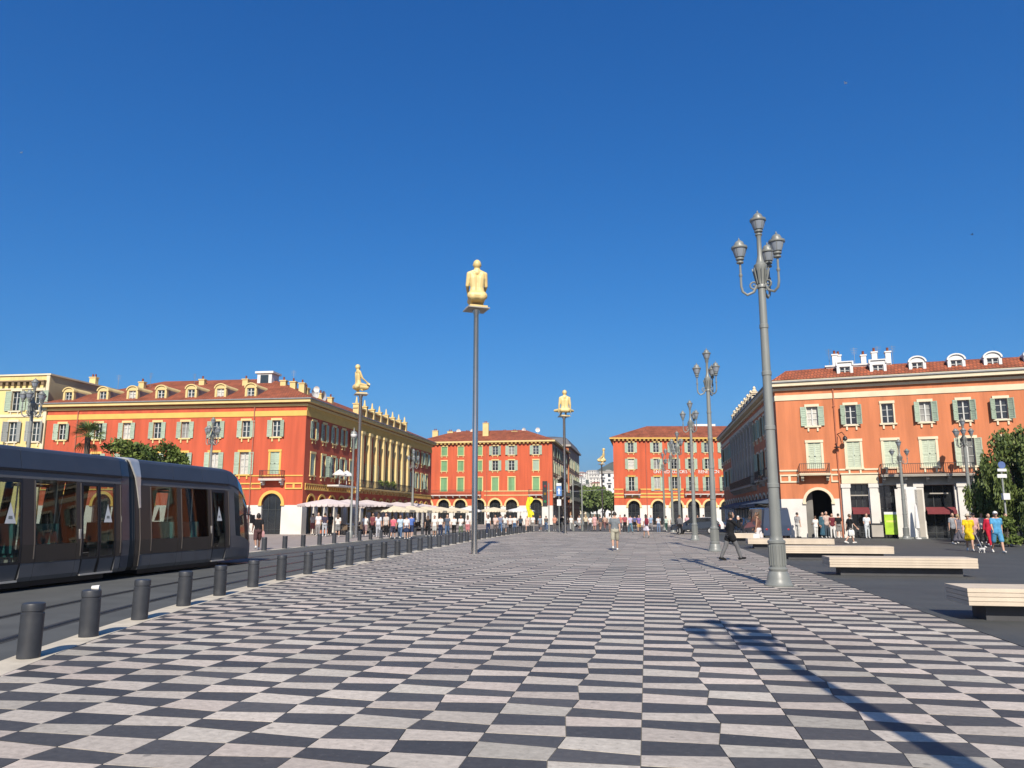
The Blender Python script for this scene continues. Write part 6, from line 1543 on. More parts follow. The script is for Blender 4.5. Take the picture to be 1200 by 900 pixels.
def tram_car(y0, y1, layout):
    body = MB()
    body.box(-1.1, 1.1, y0, y1, .30, .36)                                       # floor
    for s in (1, -1):
        side_panel(body, y0, y1, [2.55, 2.72], s, 0)
    cb = body.build('car_body', M_TSKIRT, tr)
    # roof shroud in panels
    seams = [y0 + (y1 - y0) * i / 3 for i in range(4)]
    for a, c in zip(seams, seams[1:]):
        b = MB(); b.rings([roof_ring(a + .008), roof_ring(c - .008)], 0, True, True, False); link('roof_panel', b.mesh('roof_panel', M_TROOF), cb)
    b = MB(); b.box(-.95, .95, y0 + .01, y1 - .01, 2.6, 2.735); link('ceiling', b.mesh('ceiling', M_TIN), cb)
    b = MB()
    for s in (1, -1): b.box(s * 1.03 - .02, s * 1.03 + .02, y0, y1, 2.725, 2.765)
    link('gutter', b.mesh('gutter', M_TBLK), cb)
    b = MB(); b.box(-.95, .95, y0 + .3, y1 - .3, .06, .295); link('underframe', b.mesh('underframe', M_TBLK), cb)  # underframe box, black to stand for the shadow under the car
    for kind, a, c in layout:
        for s in (1, -1):
            if kind in ('pillar', 'blank'):
                b = MB(); side_panel(b, a + .004, c - .004, [.62, 1.03, 2.548], s, .004); link('side_panel', b.mesh('side_panel', M_TBROWN), cb)
                b = MB(); side_panel(b, c - .05, c - .02, [.70, 1.03, 2.52], s, .012, .01); link('trim_strip', b.mesh('trim_strip', M_TSILV2), cb)
            if kind == 'window':
                b = MB(); side_panel(b, a + .004, c - .004, [.62, 1.025], s, .004); w_ = link('side_panel', b.mesh('side_panel', M_TBROWN), cb)
                g = MB(); glass_sheet(g, a + .004, c - .004, [1.035, 2.545], s, -.004); wn = link('window', g.mesh('window', M_TINT), cb)
            if kind in ('pillar', 'blank', 'window'):
                b = MB(); side_panel(b, a + .006, c - .006, [.20, .30, .612], s, .0); link('skirt_panel', b.mesh('skirt_panel', M_TSKIRT), cb)
            if kind in ('door2', 'door1'):
                leaves_ = [(a, (a + c) / 2), ((a + c) / 2, c)] if kind == 'door2' else [(a, c)]
                for la, lc in leaves_:
                    d = MB(); e = .055
                    side_panel(d, la + .008, la + e, [.24, .62, 1.03, 2.54], s, .006); side_panel(d, lc - e, lc - .008, [.20, .62, 1.03, 2.54], s, .006)
                    side_panel(d, la + e, lc - e, [2.46, 2.54], s, .006); side_panel(d, la + e, lc - e, [.20, .60], s, .006, mi=1); side_panel(d, la + e, lc - e, [.60, .66], s, .006)
                    do = link('door', d.mesh('door', [M_TBLK, M_TSKIRT]), tr)
                    g = MB(); glass_sheet(g, la + e, lc - e, [.66, 1.03, 2.46], s, -.002); link('door_glass', g.mesh('door_glass', M_TINT), do)
                    if (la, lc) == leaves_[-1] or la < 16:
                        st = MB(); ym = (la + lc) / 2; z0, z1 = 1.52, 2.0
                        F_ = lambda y, z, o_: (s * (hx(z) + o_), y, z)
                        st.poly([F_(ym - .16, z0, .012), F_(ym + .16, z0, .012), F_(ym, z1, .012)] if s > 0 else [F_(ym + .16, z0, .012), F_(ym - .16, z0, .012), F_(ym, z1, .012)])
                        st.poly([F_(ym - .06, z0 + .10, .014), F_(ym + .06, z0 + .10, .014), F_(ym + .05, z0 + .17, .014), F_(ym - .05, z0 + .17, .014)], 1)
                        link('sticker', st.mesh('sticker', [M_WHITE, M_GREY]), do)
                b = MB(); b.box(s * hx(.24) - .02, s * hx(.24) + .05, a + .03, c - .03, .205, .245); link('door_sill', b.mesh('door_sill', M_TSILV), cb)
                h = MB(); b2 = hx(1.25); h.box(s * b2 - .01, s * b2 + .02, a - .11, a - .05, 1.12, 1.36); link('door_button_plate', h.mesh('door_button_plate', M_TSILV), cb)
    # seats and grab poles
    y = y0 + .8
    while y < y1 - .8:
        for s in (1, -1):
            b = MB(); b.box(s * .62 - .36, s * .62 + .36, y - .22, y + .22, .75, .84); b.box(s * .62 - .36, s * .62 + .36, y - .28, y - .2, .84, 1.5); b.box(s * .62 - .30, s * .62 + .30, y - .15, y + .15, .36, .75, 1)
            link('seat', b.mesh('seat', [M_TEAL, M_TIN]), cb)
        g = MB(); g.tube([(.28, y + .45, .36), (.28, y + .45, 2.6)], .018, 6); link('grab_pole', g.mesh('grab_pole', M_TSILV), cb)
        y += 1.28
    return cb
lay1 = [('window', 8.6, 10.2), ('pillar', 10.2, 10.5), ('window', 10.5, 12.0), ('pillar', 12.0, 12.35), ('window', 12.35, 13.9), ('pillar', 13.9, 14.15), ('door2', 14.15, 15.55), ('pillar', 15.55, 15.95), ('window', 15.95, 17.26), ('pillar', 17.26, 17.45), ('door2', 17.45, 18.72), ('pillar', 18.72, 18.95)]
tram_car(8.6, 18.95, lay1)
lay2 = [('blank', 19.75, 20.26), ('window', 20.26, 21.5), ('pillar', 21.5, 21.76), ('window', 21.76, 23.2), ('pillar', 23.2, 23.42), ('door1', 23.42, 24.25), ('pillar', 24.25, 24.5)]
tram_car(19.75, 24.5, lay2)
# articulation: dark fairing, bellows and edge with its sun highlight built in
b = MB(); full = [(x, z) for x, z in PROF] + [(1.02, 2.78), (.915, 3.19), (.86, 3.255), (.69, 3.30), (0, 3.33)]
ring = lambda y, f: [(x * f, y, z) for x, z in full] + [(-x * f, y, z) for x, z in full[-2::-1]]
b.rings([ring(18.96, 1), ring(19.30, .985)], 0, False, True, False); part(b, 'end_fairing', mat('tram_blue_fairing', (.035, .05, .075), rough=.3, coat=.4))
b = MB(); rs = [ring(19.30 + .045 * i, .93 if i % 2 else .965) for i in range(10)]; b.rings(rs, 0, False, True, False); part(b, 'bellows', M_TBLK)
b = MB(); b.rings([ring(19.55, .985), ring(19.74, 1)], 0, False, True, False); part(b, 'end_fairing', M_TBROWN)
for s in (1, -1):
    b = MB(); pts = [(.0, 3.345, .05), (.45, 3.33, .30), (.70, 3.315, .38), (.87, 3.27, .38), (.925, 3.20, .36), (.98, 3.0, .29), (1.03, 2.78, .21), (1.045, 2.5, .13), (1.085, 2.1, .07), (1.11, 1.9, .04)]
    for (x0, z0, w0), (x1, z1, w1) in zip(pts, pts[1:]):
        o_ = .014
        q = [(s * (x0 + o_), 19.74 - w0, z0 + o_), (s * (x0 + o_), 19.76, z0 + o_), (s * (x1 + o_), 19.76, z1 + o_), (s * (x1 + o_), 19.74 - w1, z1 + o_)]
        b.poly(q if s < 0 else q[::-1])
        q2 = [(s * (x0 - .02), 19.74 - w0, z0 - .02), (s * (x0 + o_), 19.74 - w0, z0 + o_), (s * (x1 + o_), 19.74 - w1, z1 + o_), (s * (x1 - .02), 19.74 - w1, z1 - .02)]; b.poly(q2)
    part(b, 'edge_strip', M_TSILV)  # pale metal tapered to stand for sunlight caught on the fairing edge
    b = MB(); side_panel(b, 19.715, 19.745, [.30, .62, 1.03, 1.9], s, .012, .02); part(b, 'joint_trim', M_TSILV2)
# nose
NS = [(24.5 + (q[0] - 24.5) * 1.45, q[1], q[2]) for q in [(24.5, 1.0, 1.0), (24.75, .995, .985), (25.0, .98, .94), (25.25, .95, .865), (25.5, .90, .75), (25.7, .82, .62), (25.85, .72, .49), (25.95, .60, .38), (26.0, .45, .30)]]
full = [(0.0, .2)] + [(x, z) for x, z in PROF] + [(1.03, 2.78), (.925, 3.20), (.87, 3.265), (.70, 3.31), (.0, 3.34)]
def nring(y, fw, fh): return [(x * fw, y, .10 + (z - .10) * fh) for x, z in full] + [(-x * fw, y, .10 + (z - .10) * fh) for x, z in full[-2:0:-1]]
rings = [nring(*q) for q in NS]; n = len(rings[0])
shell, glass, roof_ = MB(), MB(), MB()
for a in range(len(rings) - 1):
    for i in range(n):
        j = (i + 1) % n; q = [rings[a][i], rings[a][j], rings[a + 1][j], rings[a + 1][i]]
        zz = (full + full[-2:0:-1]); z_ = (zz[i][1] + zz[j][1]) / 2
        yc = NS[a][0]
        (glass if (1.03 < z_ < 2.6 and yc >= 24.7) or (z_ > 2.0 and yc >= 25.0) else (roof_ if z_ > 2.7 else shell)).poly(q, 0, True)
shell.poly(rings[-1][::-1] if False else rings[-1])
part(shell, 'nose_shell', M_TSKIRT); part(roof_, 'nose_roof', M_TROOF); part(glass, 'windscreen', mat('windscreen_glass', (.02, .025, .03), rough=.06, spec=.9, coat=.6))
for s in (1, -1):
    b = MB(); b.tube([(s * .98, 25.6, 1.75), (s * 1.22, 25.85, 1.72)], .02, 6); b.box(s * 1.24 - .04, s * 1.24 + .04, 25.75, 25.97, 1.42, 1.72); part(b, 'mirror', M_TBLK)
    b = MB(); b.ball((s * .66, 26.4, .62), (.10, .06, .07), 10, 6); part(b, 'headlight', M_WHITE)
for y in (10.6, 12.4, 16.2, 21.4, 23.0):
    for s in (1, -1):
        b = MB(); b.lathe([(.27, -.06), (.3, -.05), (.3, .05), (.27, .06)], 18); w_ = part(b, 'wheel', M_RAIL); w_.location = (s * .73, y, .29); w_.rotation_euler = (0, R(90), 0)

# ------------------------------------------------------------------ cafe terraces along the shaded side
M_CANV = mat('pale_pink_canvas', (.74, .64, .62), rough=.95, var=.08, scale=2, spec=.1); M_CANV2 = mat('cream_canvas', (.80, .70, .52), rough=.95, var=.08, spec=.1); M_CANVW = mat('white_canvas', (.8, .79, .77), rough=.95, var=.05, spec=.1)
def parasol(x, y, r, h, m, label, rz=0.0, vd=.22):
    t = thing('parasol', label, 'parasol', (x, y, .01), rz, 'parasols of the cafe terrace')
    b = MB(); b.tube([(0, 0, 0), (0, 0, h + .45)], .03, 8); b.build('pole', M_WHITE, t)
    MB().lathe([(.3, 0), (.3, .06), (.06, .1)], 12).build('foot', M_BBASE, t)
    b = MB(); N = 8; apex = (0, 0, h + .48)
    pt = lambda i, rr, z: (rr * math.cos(2 * PI * (i + .5) / N) * 1.08, rr * math.sin(2 * PI * (i + .5) / N) * 1.08, z)
    for i in range(N):
        b.poly([pt(i, r, h), pt(i + 1, r, h), pt(i + 1, r * .5, h + .27), pt(i, r * .5, h + .27)]); b.poly([pt(i, r * .5, h + .27), pt(i + 1, r * .5, h + .27), apex])
        for k in range(4):
            a, c = pt(i, r, h), pt(i + 1, r, h); f0, f1 = k / 4, (k + 1) / 4; L = lambda f, z: (a[0] + (c[0] - a[0]) * f, a[1] + (c[1] - a[1]) * f, z)
            b.poly([L(f0, h), L(f0 + .015, h - vd * .8), L((f0 + f1) / 2, h - vd), L(f1 - .015, h - vd * .8), L(f1, h)])
    b.build('canopy', m, t)
    b = MB()
    for i in range(N): b.tube([(0, 0, h + .36), pt(i, r * .97, h - .02)], .012, 4)
    b.build('ribs', M_WHITE, t)
    return t
wh = ['nearest pale pink parasol at the corner of the left block', 'second pale pink parasol along the colonnade', 'third pale pink parasol along the colonnade', 'fourth pale pink parasol along the colonnade', 'fifth pale pink parasol along the colonnade', 'sixth pale pink parasol along the colonnade', 'seventh pale pink parasol along the colonnade']
for i in range(7):
    parasol(-26.6 - .1 * (i % 2), 61.5 + i * 4.6, 2.35, 2.55 + .05 * (i % 3), M_CANV, wh[i], R(22.5 * (i % 2)))
wh = ['first', 'second', 'third', 'fourth', 'fifth']
for i in range(5): parasol(-24.6 + .25 * i, 72 + i * 5.2, 2.2, 2.15, M_CANV2, '%s low cream parasol in front of the pink row' % wh[i])
for i in range(3): parasol(-24.5 + i * 3.4, 104 + 2 * i, 2.0, 2.3, M_CANVW if i != 1 else M_CANV2, ['white parasol before the far left red block', 'cream parasol before the far left red block', 'white parasol near the yellow flag'][i])
M_RATT = mat('rattan', (.16, .11, .07), rough=.8, objrand=.2)
def chair_proto(): pass
tmesh = MB().lathe([(.42, .70), (.42, .735)], 14).mesh('table_top', M_WSTONE); tleg = MB().lathe([(.22, 0), (.2, .03), (.03, .06), (.03, .70)], 10).mesh('pedestal', M_BLACK)
cse = MB().box(-.21, .21, -.2, .21, .42, .46).mesh('seat', M_RATT); cbk = MB().box(-.21, .21, -.24, -.2, .46, .86).mesh('backrest', M_RATT); cleg = MB().box(-.018, .018, -.018, .018, 0, .42).mesh('leg', M_BLACK)
def cafe_chair(x, y, rz, lab):
    t = thing('cafe_chair', lab, 'chair', (x, y, .01), rz, 'chairs of the cafe terrace'); link('seat', cse, t); link('backrest', cbk, t)
    for a in (-1, 1):
        for c in (-1, 1): link('leg', cleg, t, (a * .18, c * .17, 0))
for n_, y in enumerate(range(62, 94, 4)):
    for x, sd_ in ((-27.4, 'wall side'), (-25.3, 'road side')):
        t = thing('cafe_table', '%s small round table along the colonnade, %s of the terrace' % (ordn[n_], sd_), 'table', (x, y + .5, .01), 0, 'tables of the cafe terrace'); link('table_top', tmesh, t); link('pedestal', tleg, t)
        for a, nf in ((R(100), 'far'), (R(-80), 'near')): cafe_chair(x - .75 * math.sin(a - R(90)), y + .5 + .75 * math.cos(a - R(90)) if False else y + .5 + (.78 if nf == 'far' else -.78), PI if nf == 'near' else 0, 'brown chair at the %s side of the %s table, %s of the terrace' % (nf, ordn[n_], sd_))
# clipped hedge in boxes along the colonnade gallery, and white planters near its start
for i, (s0, wd) in enumerate(((19.2, 1.5), (21.4, 1.5), (23.6, 1.4))):
    p = FS.P0 + Vector((0, s0, 0)); t = thing('planter_hedge', ['first', 'second', 'third'][i] + ' dark hedge box on the gallery of the yellow colonnade', 'planter', (-29.45 - .01 * s0, 63.6 + s0, 4.53), R(90), 'hedge boxes on the gallery')
    MB().box(-wd / 2, wd / 2, -.18, .18, 0, .35).build('box', M_BBASE, t); leaves('hedge', t, M_LEAF, [(q * wd / 6, 0, .65, wd / 5, .22, .38) for q in (-2, 0, 2)], 700, .11, 70 + i)
for i, s0 in enumerate((6.4, 8.2)):
    t = parasol(-29.2, 63.6 + s0, .62, 1.05, M_CANVW, ['white parasol on the balcony at the start of the colonnade side', 'second white parasol on the balcony beside the colonnade'][i], 0, .12); t.location.z = 4.53
b = MB(); b.box(5.2, 9.6, -1.2, -.002, 4.36, 4.525); b.box(5.15, 9.65, -1.25, -.004, 4.42, 4.47); FS.put('balcony', b.mesh('balcony', M_WSTONE), 0)
# cream clothed serving table and orange menu stand
X, Y = at(409.5, 626.5); t = thing('serving_table', 'cream cloth-covered serving table beside the globe lamp pole', 'table', (X, Y, .01), YAW); b = MB(); b.rings([[(-.62 * f, -.35 * f, z), (.62 * f, -.35 * f, z), (.62 * f, .35 * f, z), (-.62 * f, .35 * f, z)] for f, z in ((1.06, 0), (1.02, .3), (1.0, .78))], 0, True, smooth=False); b.build('tablecloth', M_CANV2, t); MB().box(-.3, .3, -.2, .2, .781, .96).build('tray', M_CANVW, t)
X, Y = at(376.5, 625); t = thing('planter_box', 'orange-red planter box at the cafe entrance', 'planter', (X, Y, .01), YAW); MB().box(-.75, .75, -.2, .2, 0, .5).build('box', mat('orange_planter', (.60, .20, .10)), t); leaves('plants', t, M_LEAF, [(-.45, 0, .6, .3, .2, .16), (0, 0, .62, .3, .2, .16), (.45, 0, .6, .3, .2, .16)], 300, .08, 3)
# blue striped freestanding banner by the terrace
X, Y = at(443, 628); Z = 3.3

# ------------------------------------------------------------------ vehicles
def car(name, label, x, y, rz, paint, L=4.3, H=1.46, W=1.76, cat='car', van=False):
    t = thing(name, label, cat, (x, y, gz(x, y)), rz)
    if van: pr = [(-L / 2, .35), (-L / 2, 1.0), (-L / 2 + .04, H - .1), (-L / 2 + .25, H), (L / 2 - 1.35, H), (L / 2 - .85, 1.25), (L / 2 - .1, 1.02), (L / 2, .75), (L / 2, .35)]; belt = 1.15
    else: pr = [(-L / 2, .35), (-L / 2 - .02, .62), (-L / 2 + .08, .92), (-L / 2 + .42, H - .08), (-L / 2 + .9, H), (.25, H), (1.0, .98), (L / 2 - .12, .82), (L / 2, .6), (L / 2, .35)]; belt = .92
    rs = []
    for f, ins in ((-1, .0), (-.9, .0), (0, 0), (.9, 0), (1, 0)): pass
    b = MB(); sec = []
    for yy, sh in ((-W / 2, .93), (-W / 2 + .07, 1.0), (W / 2 - .07, 1.0), (W / 2, .93)):
        sec.append([(p[0] * (sh if p[1] < belt else sh * (1 if abs(yy) < W / 2 - .01 else .96)), yy * (1 if p[1] <= belt + .02 else .84), .35 + (p[1] - .35) * (1 if abs(yy) < W / 2 - .01 else .97)) for p in pr])
    b.rings(sec, 0, True, True, False); b.build('body', paint, t)
    g = MB()
    for s in (-1, 1):
        yy = s * W / 2
        if van: q = [(L / 2 - 1.45, H - .18), (L / 2 - 1.0, 1.2), (L / 2 - 1.9, 1.2), (L / 2 - 1.95, H - .18)]
        else: q = [(-L / 2 + .62, belt + .06), (-L / 2 + .88, H - .1), (.2, H - .1), (.8, belt + .06)]
        pts = [(p[0], yy * (.985 - .15 * min(1, max(0, (p[1] - belt) / .2))), p[1]) for p in q]
        pts = [(p[0], yy * .86 + s * .02, p[2]) for p in pts]
        g.poly(pts if s < 0 else pts[::-1])
    a, c = ((L / 2 - 1.33, H - .06), (L / 2 - .87, 1.28)) if van else ((.30, H - .05), (.96, belt + .09))
    g.poly([(a[0] + .03, -W * .36, a[1]), (c[0] + .05, -W * .41, c[1]), (c[0] + .05, W * .41, c[1]), (a[0] + .03, W * .36, a[1])])
    d, e = (-L / 2 + .5, H - .12), (-L / 2 + .12, belt + .08)
    if not van: g.poly([(d[0] - .06, W * .36, d[1]), (e[0] - .06, W * .4, e[1]), (e[0] - .06, -W * .4, e[1]), (d[0] - .06, -W * .36, d[1])])
    g.build('windows', M_SHOPGL, t)
    wm = cached(('wheel',), lambda: MB().lathe([(.2, -.1), (.30, -.1), (.315, -.07), (.315, .07), (.30, .1), (.2, .1)], 18).mesh('wheel', M_TBLK)); rm = cached(('rim',), lambda: MB().lathe([(.02, -.105), (.2, -.102), (.2, .102), (.02, .105)], 12).mesh('rim', M_TSILV))
    for sx in (-1, 1):
        for sy in (-1, 1):
            o = link('wheel', wm, t, (sx * L * .31, sy * (W / 2 - .08), .315)); o.rotation_euler = (R(90), 0, 0); link('rim', rm, o)
    for sy in (-1, 1):
        MB().ball((L / 2 - .06, sy * W * .34, .68), (.07, .16, .07), 8, 5).build('headlight', M_WHITE, t); MB().ball((-L / 2 + .03, sy * W * .36, .75), (.05, .1, .08), 8, 5).build('tail_light', mat('red_lens', (.5, .02, .02), rough=.2), t)
        MB().box(.62, .74, sy * (W / 2 + .09) - .09, sy * (W / 2 + .09) + .09, belt + .02, belt + .16).build('mirror', paint, t)
    MB().box(L / 2 - .01, L / 2 + .025, -.26, .26, .42, .53).build('number_plate', M_WHITE, t)
    return t
P_WHITE = mat('white_car_paint', (.78, .78, .78), rough=.25, coat=.6, var=.03); P_DARK = mat('dark_car_paint', (.02, .024, .032), rough=.2, coat=.7, var=.05); P_NAVY = mat('navy_van_paint', (.035, .055, .10), rough=.3, coat=.5, var=.05); P_GREY = mat('grey_car_paint', (.16, .165, .17), rough=.25, coat=.6, var=.05)
X, Y = at(839, 620.5); car('parked_car', 'white car behind the third lamp post on the right', 5.4, 79.5, R(176), P_WHITE)
car('parked_car', 'black car in front of the white car, seen between the lamps', 4.3, 71.5, R(172), P_DARK)
car('delivery_van', 'navy blue van parked beside the shaded side of the salmon block', 8.1, 55.5, R(97) , P_NAVY, L=5.2, H=2.15, W=1.95, cat='van', van=True)
car('parked_car', 'dark car parked behind the navy van along the arcade', 8.0, 64.0, R(95), P_DARK)
car('parked_car', 'grey car on the road before the far left red block', -9.5, 118, R(178), P_GREY)
car('parked_car', 'black car on the road at the foot of the far left red block', -22.5, 124, R(2), P_DARK)
car('parked_car', 'white car on the road before the arches of the lettered block', 9.5, 121, R(4), P_WHITE)
# dark blue awnings along the shaded arcade of the salmon block
M_BAWN = mat('navy_awning_canvas', (.055, .08, .13), rough=.85, var=.1)
for k in range(6):
    t = thing('awning', '%s navy shop awning from the corner along the shaded arcade' % wh[min(k, 4)] if k < 5 else 'last navy shop awning along the shaded arcade', 'awning', (10.25, 66.5 + 5.2 * k, 2.75))
    b = MB(); b.rings([[(-.01, -2.4, .35), (-.01, 2.4, .35)], [(-1.7, -2.4, -.15), (-1.7, 2.4, -.15)], [(-1.7, -2.4, -.42), (-1.7, 2.4, -.42)]], 0, False, False, False); b.poly([(-.01, -2.4, .35), (-.01, -2.4, -.15), (-1.7, -2.4, -.15)]); b.build('canvas', M_BAWN, t)
    b = MB(); 
    for s in (-2.3, 2.3): b.tube([(-.02, s, -.5), (-1.66, s, -.16)], .025, 6)
    b.build('arms', M_IRON, t)
# scooters inside the arch of the left block
def scooter(x, y, rz, label, m):
    t = thing('scooter', label, 'scooter', (x, y, .01), rz, 'scooters parked at the arch')
    b = MB(); b.caps((-.55, 0, .55), (-.1, 0, .48), .16, .13); b.caps((-.1, 0, .32), (.32, 0, .30), .10, .10); b.caps((.36, 0, .32), (.50, 0, .92), .10, .08); link('body', remesh(b, .03, 2, 'body'), t).data.materials.append(m)
    b = MB(); b.rings([[(-.75, -.13, .7), (-.75, .13, .7), (-.75, .1, .78), (-.75, -.1, .78)], [(-.1, -.13, .66), (-.1, .13, .66), (-.1, .1, .76), (-.1, -.1, .76)]], 0); b.build('seat', M_TBLK, t)
    for xx in (-.55, .66):
        b = MB(); b.lathe([(.12, -.05), (.25, -.05), (.27, 0), (.25, .05), (.12, .05)], 14); o = b.build('wheel', M_TBLK, t, (xx, 0, .27)); o.rotation_euler = (R(90), 0, 0)
    b = MB(); b.tube([(.66, 0, .27), (.46, 0, 1.0)], .03, 6); b.tube([(.44, -.32, 1.05), (.46, 0, 1.02), (.44, .32, 1.05)], .02, 6); b.build('handlebar', M_BLACK, t)
X, Y = at(314, 626); scooter(X, Y, R(20), 'black scooter with white top box side in front of the arch', P_DARK)
X, Y = at(322, 626); scooter(X, Y, R(200), 'white scooter parked beside the black one at the arch', P_WHITE)

block_tone(M_SIDE, .6, .4, .07)
# ------------------------------------------------------------------ signs, flag, signals, bins, poster
# yellow feather flag
X, Y = -13.9, 92.0
t = thing('feather_flag', 'bright yellow feather flag standing out above the far crowd', 'flag', (X, Y, -.1))
MB().lathe([(.3, 0), (.3, .08), (.03, .1), (.025, 4.0)], 8).build('pole', M_BLACK, t)
b = MB(); rs = []
for i in range(15):
    z = 1.5 + i * .175; f = i / 14; wd = (.62 + .16 * math.sin(f * 9)) * (1 if f < .86 else (1.35 - f * .95) * 2.0)
    x0 = -.38 + .1 * math.sin(f * 7 + .6)
    rs.append([(x0 + wd * j / 5, .06 * math.sin(j * 1.3 + f * 8), z) for j in range(6)])
b.rings(rs, 0, False, False, True)
fm = mat('yellow_flag_cloth', (.80, .72, .02), rough=.85, var=.1, scale=3); b.build('cloth', fm, t)
# traffic signal
X, Y = at(643.5, 624); t = thing('traffic_signal', 'black traffic signal on a slim pole left of the avenue gap', 'traffic light', (X, Y, -.1), YAW)
MB().lathe([(.1, 0), (.1, .3), (.06, .35), (.06, 4.9)], 10).build('pole', M_GREY, t); MB().box(-.62, -.14, -.16, .16, 2.6, 5.1).build('signal_head', M_BLACK, t)
for i, c in enumerate(((.25, .02, .02), (.25, .14, .01), (.02, .2, .06))): o = MB().lathe([(.13, 0), (.13, .03), (.02, .05)], 12).build('lens', mat('lens_%d' % i, c, rough=.2), t, (-.38, -.165, 4.6 - .75 * i)); o.rotation_euler = (R(90), 0, 0)
# blue arrow sign
X, Y = at(655.5, 624); t = thing('road_sign', 'blue and white arrow sign on a pole beside the third statue pole', 'road sign', (X, Y, -.1), YAW)
MB().lathe([(.05, 0), (.05, 4.9)], 8).build('pole', M_GREY, t); MB().box(-.26, .26, -.08, -.05, 3.65, 4.6).build('sign_panel', mat('sign_blue', (.10, .24, .55), rough=.5), t)
b = MB(); b.poly([(-.06, -.083, 3.8), (.06, -.083, 3.8), (.06, -.083, 4.15), (-.06, -.083, 4.15)]); b.poly([(-.16, -.083, 4.15), (.16, -.083, 4.15), (0, -.083, 4.45)]); b.build('arrow', M_WHITE, t); MB().box(-.2, .2, -.08, -.05, 2.7, 3.3).build('lower_panel', M_WHITE, t)
MB().box(-.24, .24, -.08, -.05, 4.65, 4.9).build('upper_panel', M_WHITE, t)
# slim avenue poles with span wire
for i, px_ in enumerate((672, 682.5)):
    X, Y = at(px_, 621); t = thing('street_pole', ['slim grey pole left of the avenue trees', 'slim grey pole before the avenue trees'][i], 'pole', (X, Y, -.1)); MB().lathe([(.14, 0), (.14, .4), (.09, .45), (.07, 6.2), (.03, 6.3)], 10).build('shaft', M_GREY, t); MB().tube([(0, 0, 5.2), (.9, 0, 5.4)], .03, 6).build('bracket', M_GREY, t)
t = thing('span_wire', 'thin cable spanning the avenue in front of the trees', 'cable', (-11.6, 128, 5.6)); MB().tube([(-4, 0, .25), (0, 0, 0), (5.5, 0, .3)], .035, 5).build('cable', M_ZINC, t)
# sign pole under the weeping tree
X, Y = at(1183, 640); t = thing('sign_post', 'slim post with round blue sign and white lamp box before the weeping tree', 'sign', (X, Y, 0), YAW)
k = 5.0
zt = [z_ / 20 for z_ in range(40, 200)]; zof = lambda py: min(zt, key=lambda z_: abs(proj(X, Y, z_)[1] - py))
MB().lathe([(.09, 0), (.09, .25), (.05, .3), (.045, zof(543))], 10).build('pole', M_GREY, t)
o = MB().lathe([(.2, -.02), (.2, .02)], 20).build('round_sign', mat('sign_blue2', (.09, .15, .36)), t, (0, -.08, zof(545))); o.rotation_euler = (R(90), 0, 0)
MB().box(-.26, .24, -.09, -.05, zof(553), zof(549.5)).build('white_plate', M_WHITE, t); MB().box(-.3, .22, -.09, -.05, zof(559.5), zof(556)).build('white_plate', M_WHITE, t)
MB().box(-.18, .18, -.24, -.05, zof(586), zof(578.5)).build('lamp_box', M_WHITE, t)
# lime green poster panel, bin, white display boards
X, Y = GF(1043.5, 627, .9); t = thing('poster_panel', 'lime green poster panel standing before the second shop', 'poster', (X, Y, 0), FR.ang)
MB().box(-.42, .42, -.03, .03, .28, 1.9).build('panel', mat('lime_print', (.42, .66, .03), rough=.5, var=.25, scale=1.6), t); MB().box(-.42, .42, -.034, -.031, 1.72, 1.9).build('header', M_WHITE, t); MB().box(-.32, .32, -.034, -.031, 1.15, 1.3).build('stripe', mat('lime_pale', (.7, .72, .15)), t)
for s in (-1, 1): MB().box(s * .36 - .03, s * .36 + .03, -.15, .15, 0, .28).build('foot', M_BLACK, t)
X, Y = GF(1026.5, 628.5, 1.2); t = thing('litter_bin', 'grey litter bin with dark lid left of the shorter lamp post', 'bin', (X, Y, 0), FR.ang); MB().box(-.38, .38, -.35, .35, .12, .98).build('bin_body', M_GREYST, t); MB().box(-.41, .41, -.38, .38, .981, 1.08).build('lid', M_BLACK, t); MB().box(-.34, .34, -.3, .3, 0, .12).build('foot', M_BLACK, t)
for i, (px_, wd, hh) in enumerate(((1057.5, .75, 3.55), (1068.5, .9, 3.7), (1078.5, .5, 3.5))):
    X, Y = GF(px_, 629.5, .75); t = thing('display_board', ['tall pale board leaning by the second shop', 'tallest white board between the two shops', 'narrow grey board beside the dark shop entrance'][i], 'board', (X, Y, 0), FR.ang); o = MB().box(-wd / 2, wd / 2, -.04, .04, .12, hh).build('panel', [M_WSTONE, M_WHITE, M_GREYST][i], t); MB().box(-wd / 2, wd / 2, -.2, .2, 0, .12).build('foot', M_GREY, t)
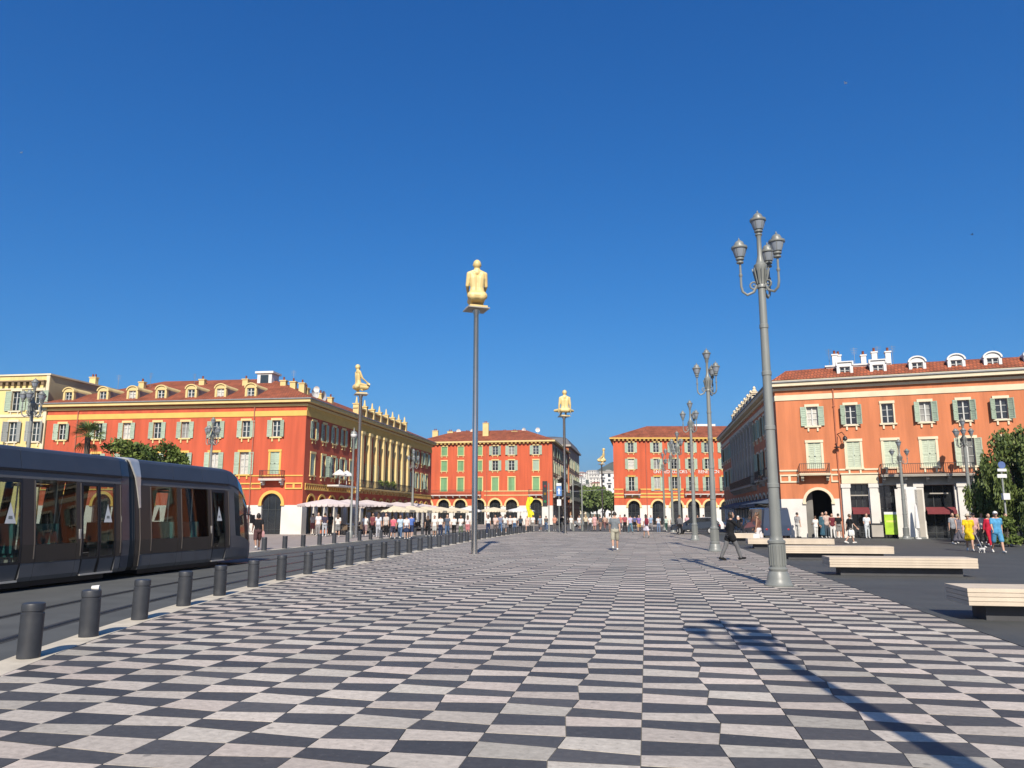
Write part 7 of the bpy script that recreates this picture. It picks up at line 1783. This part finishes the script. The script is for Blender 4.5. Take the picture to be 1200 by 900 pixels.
X, Y = GF(1074, 627, 1.5); t = thing('folded_parasol', 'folded white parasol by the tall white board', 'parasol', (X, Y, 0)); MB().lathe([(.2, 0), (.2, .08), (.03, .1), (.03, .7), (.17, .75), (.15, 1.2), (.07, 2.3), (.02, 2.45)], 10).build('canopy', M_CANVW, t)
# gulls
def gull(px_, py_, dist, rz, label, m):
    r = ray(px_, py_); X, Y, Z = r[0] * dist, r[1] * dist, EYE + r[2] * dist
    t = thing('gull', label, 'bird', (X, Y, Z), rz); b = MB(); b.caps((0, -.2, 0), (0, .18, .02), .06, .05); b.caps((0, .2, .04), (0, .3, .05), .04, .015)
    b.rings([[(s * .62, -.1 + .06 * abs(s), .16 * abs(s) ** 1.5) for s in (-1, -.5, 0, .5, 1)], [(s * .62, .08 - .05 * abs(s), .16 * abs(s) ** 1.5 + .02) for s in (-1, -.5, 0, .5, 1)]], 0, False, False); b.rings([[(s * .62, -.1 + .06 * abs(s), .16 * abs(s) ** 1.5 - .012) for s in (-1, -.5, 0, .5, 1)], [(s * .62, .08 - .05 * abs(s), .16 * abs(s) ** 1.5 + .0) for s in (-1, -.5, 0, .5, 1)]], 0, False, False)
    b.build('body', m, t)
gull(991, 97.5, 140, R(50), 'white gull high in the sky at the upper right', M_WHITE); gull(25, 179, 180, R(-30), 'tiny gull in the sky at the far left', M_WHITE); gull(1139, 275, 150, R(80), 'tiny dark bird in the sky at the right edge', M_BLACK)

# ------------------------------------------------------------------ air: thin even haze round the whole place
HAZE = 0.00012
b = MB(); b.box(-3600, 3600, -700, 6100, -1.3, 150)
hz = b.build('haze', []); hz['kind'] = 'stuff'
hm = bpy.data.materials.new('haze_air'); hm.use_nodes = True; hn_ = hm.node_tree; hn_.nodes.clear()
ho = hn_.nodes.new('ShaderNodeOutputMaterial'); pv_ = hn_.nodes.new('ShaderNodeVolumePrincipled'); pv_.inputs['Density'].default_value = HAZE; pv_.inputs['Color'].default_value = (.80, .88, 1, 1); pv_.inputs['Anisotropy'].default_value = .1
hn_.links.new(pv_.outputs[0], ho.inputs['Volume']); hz.data.materials.append(hm)
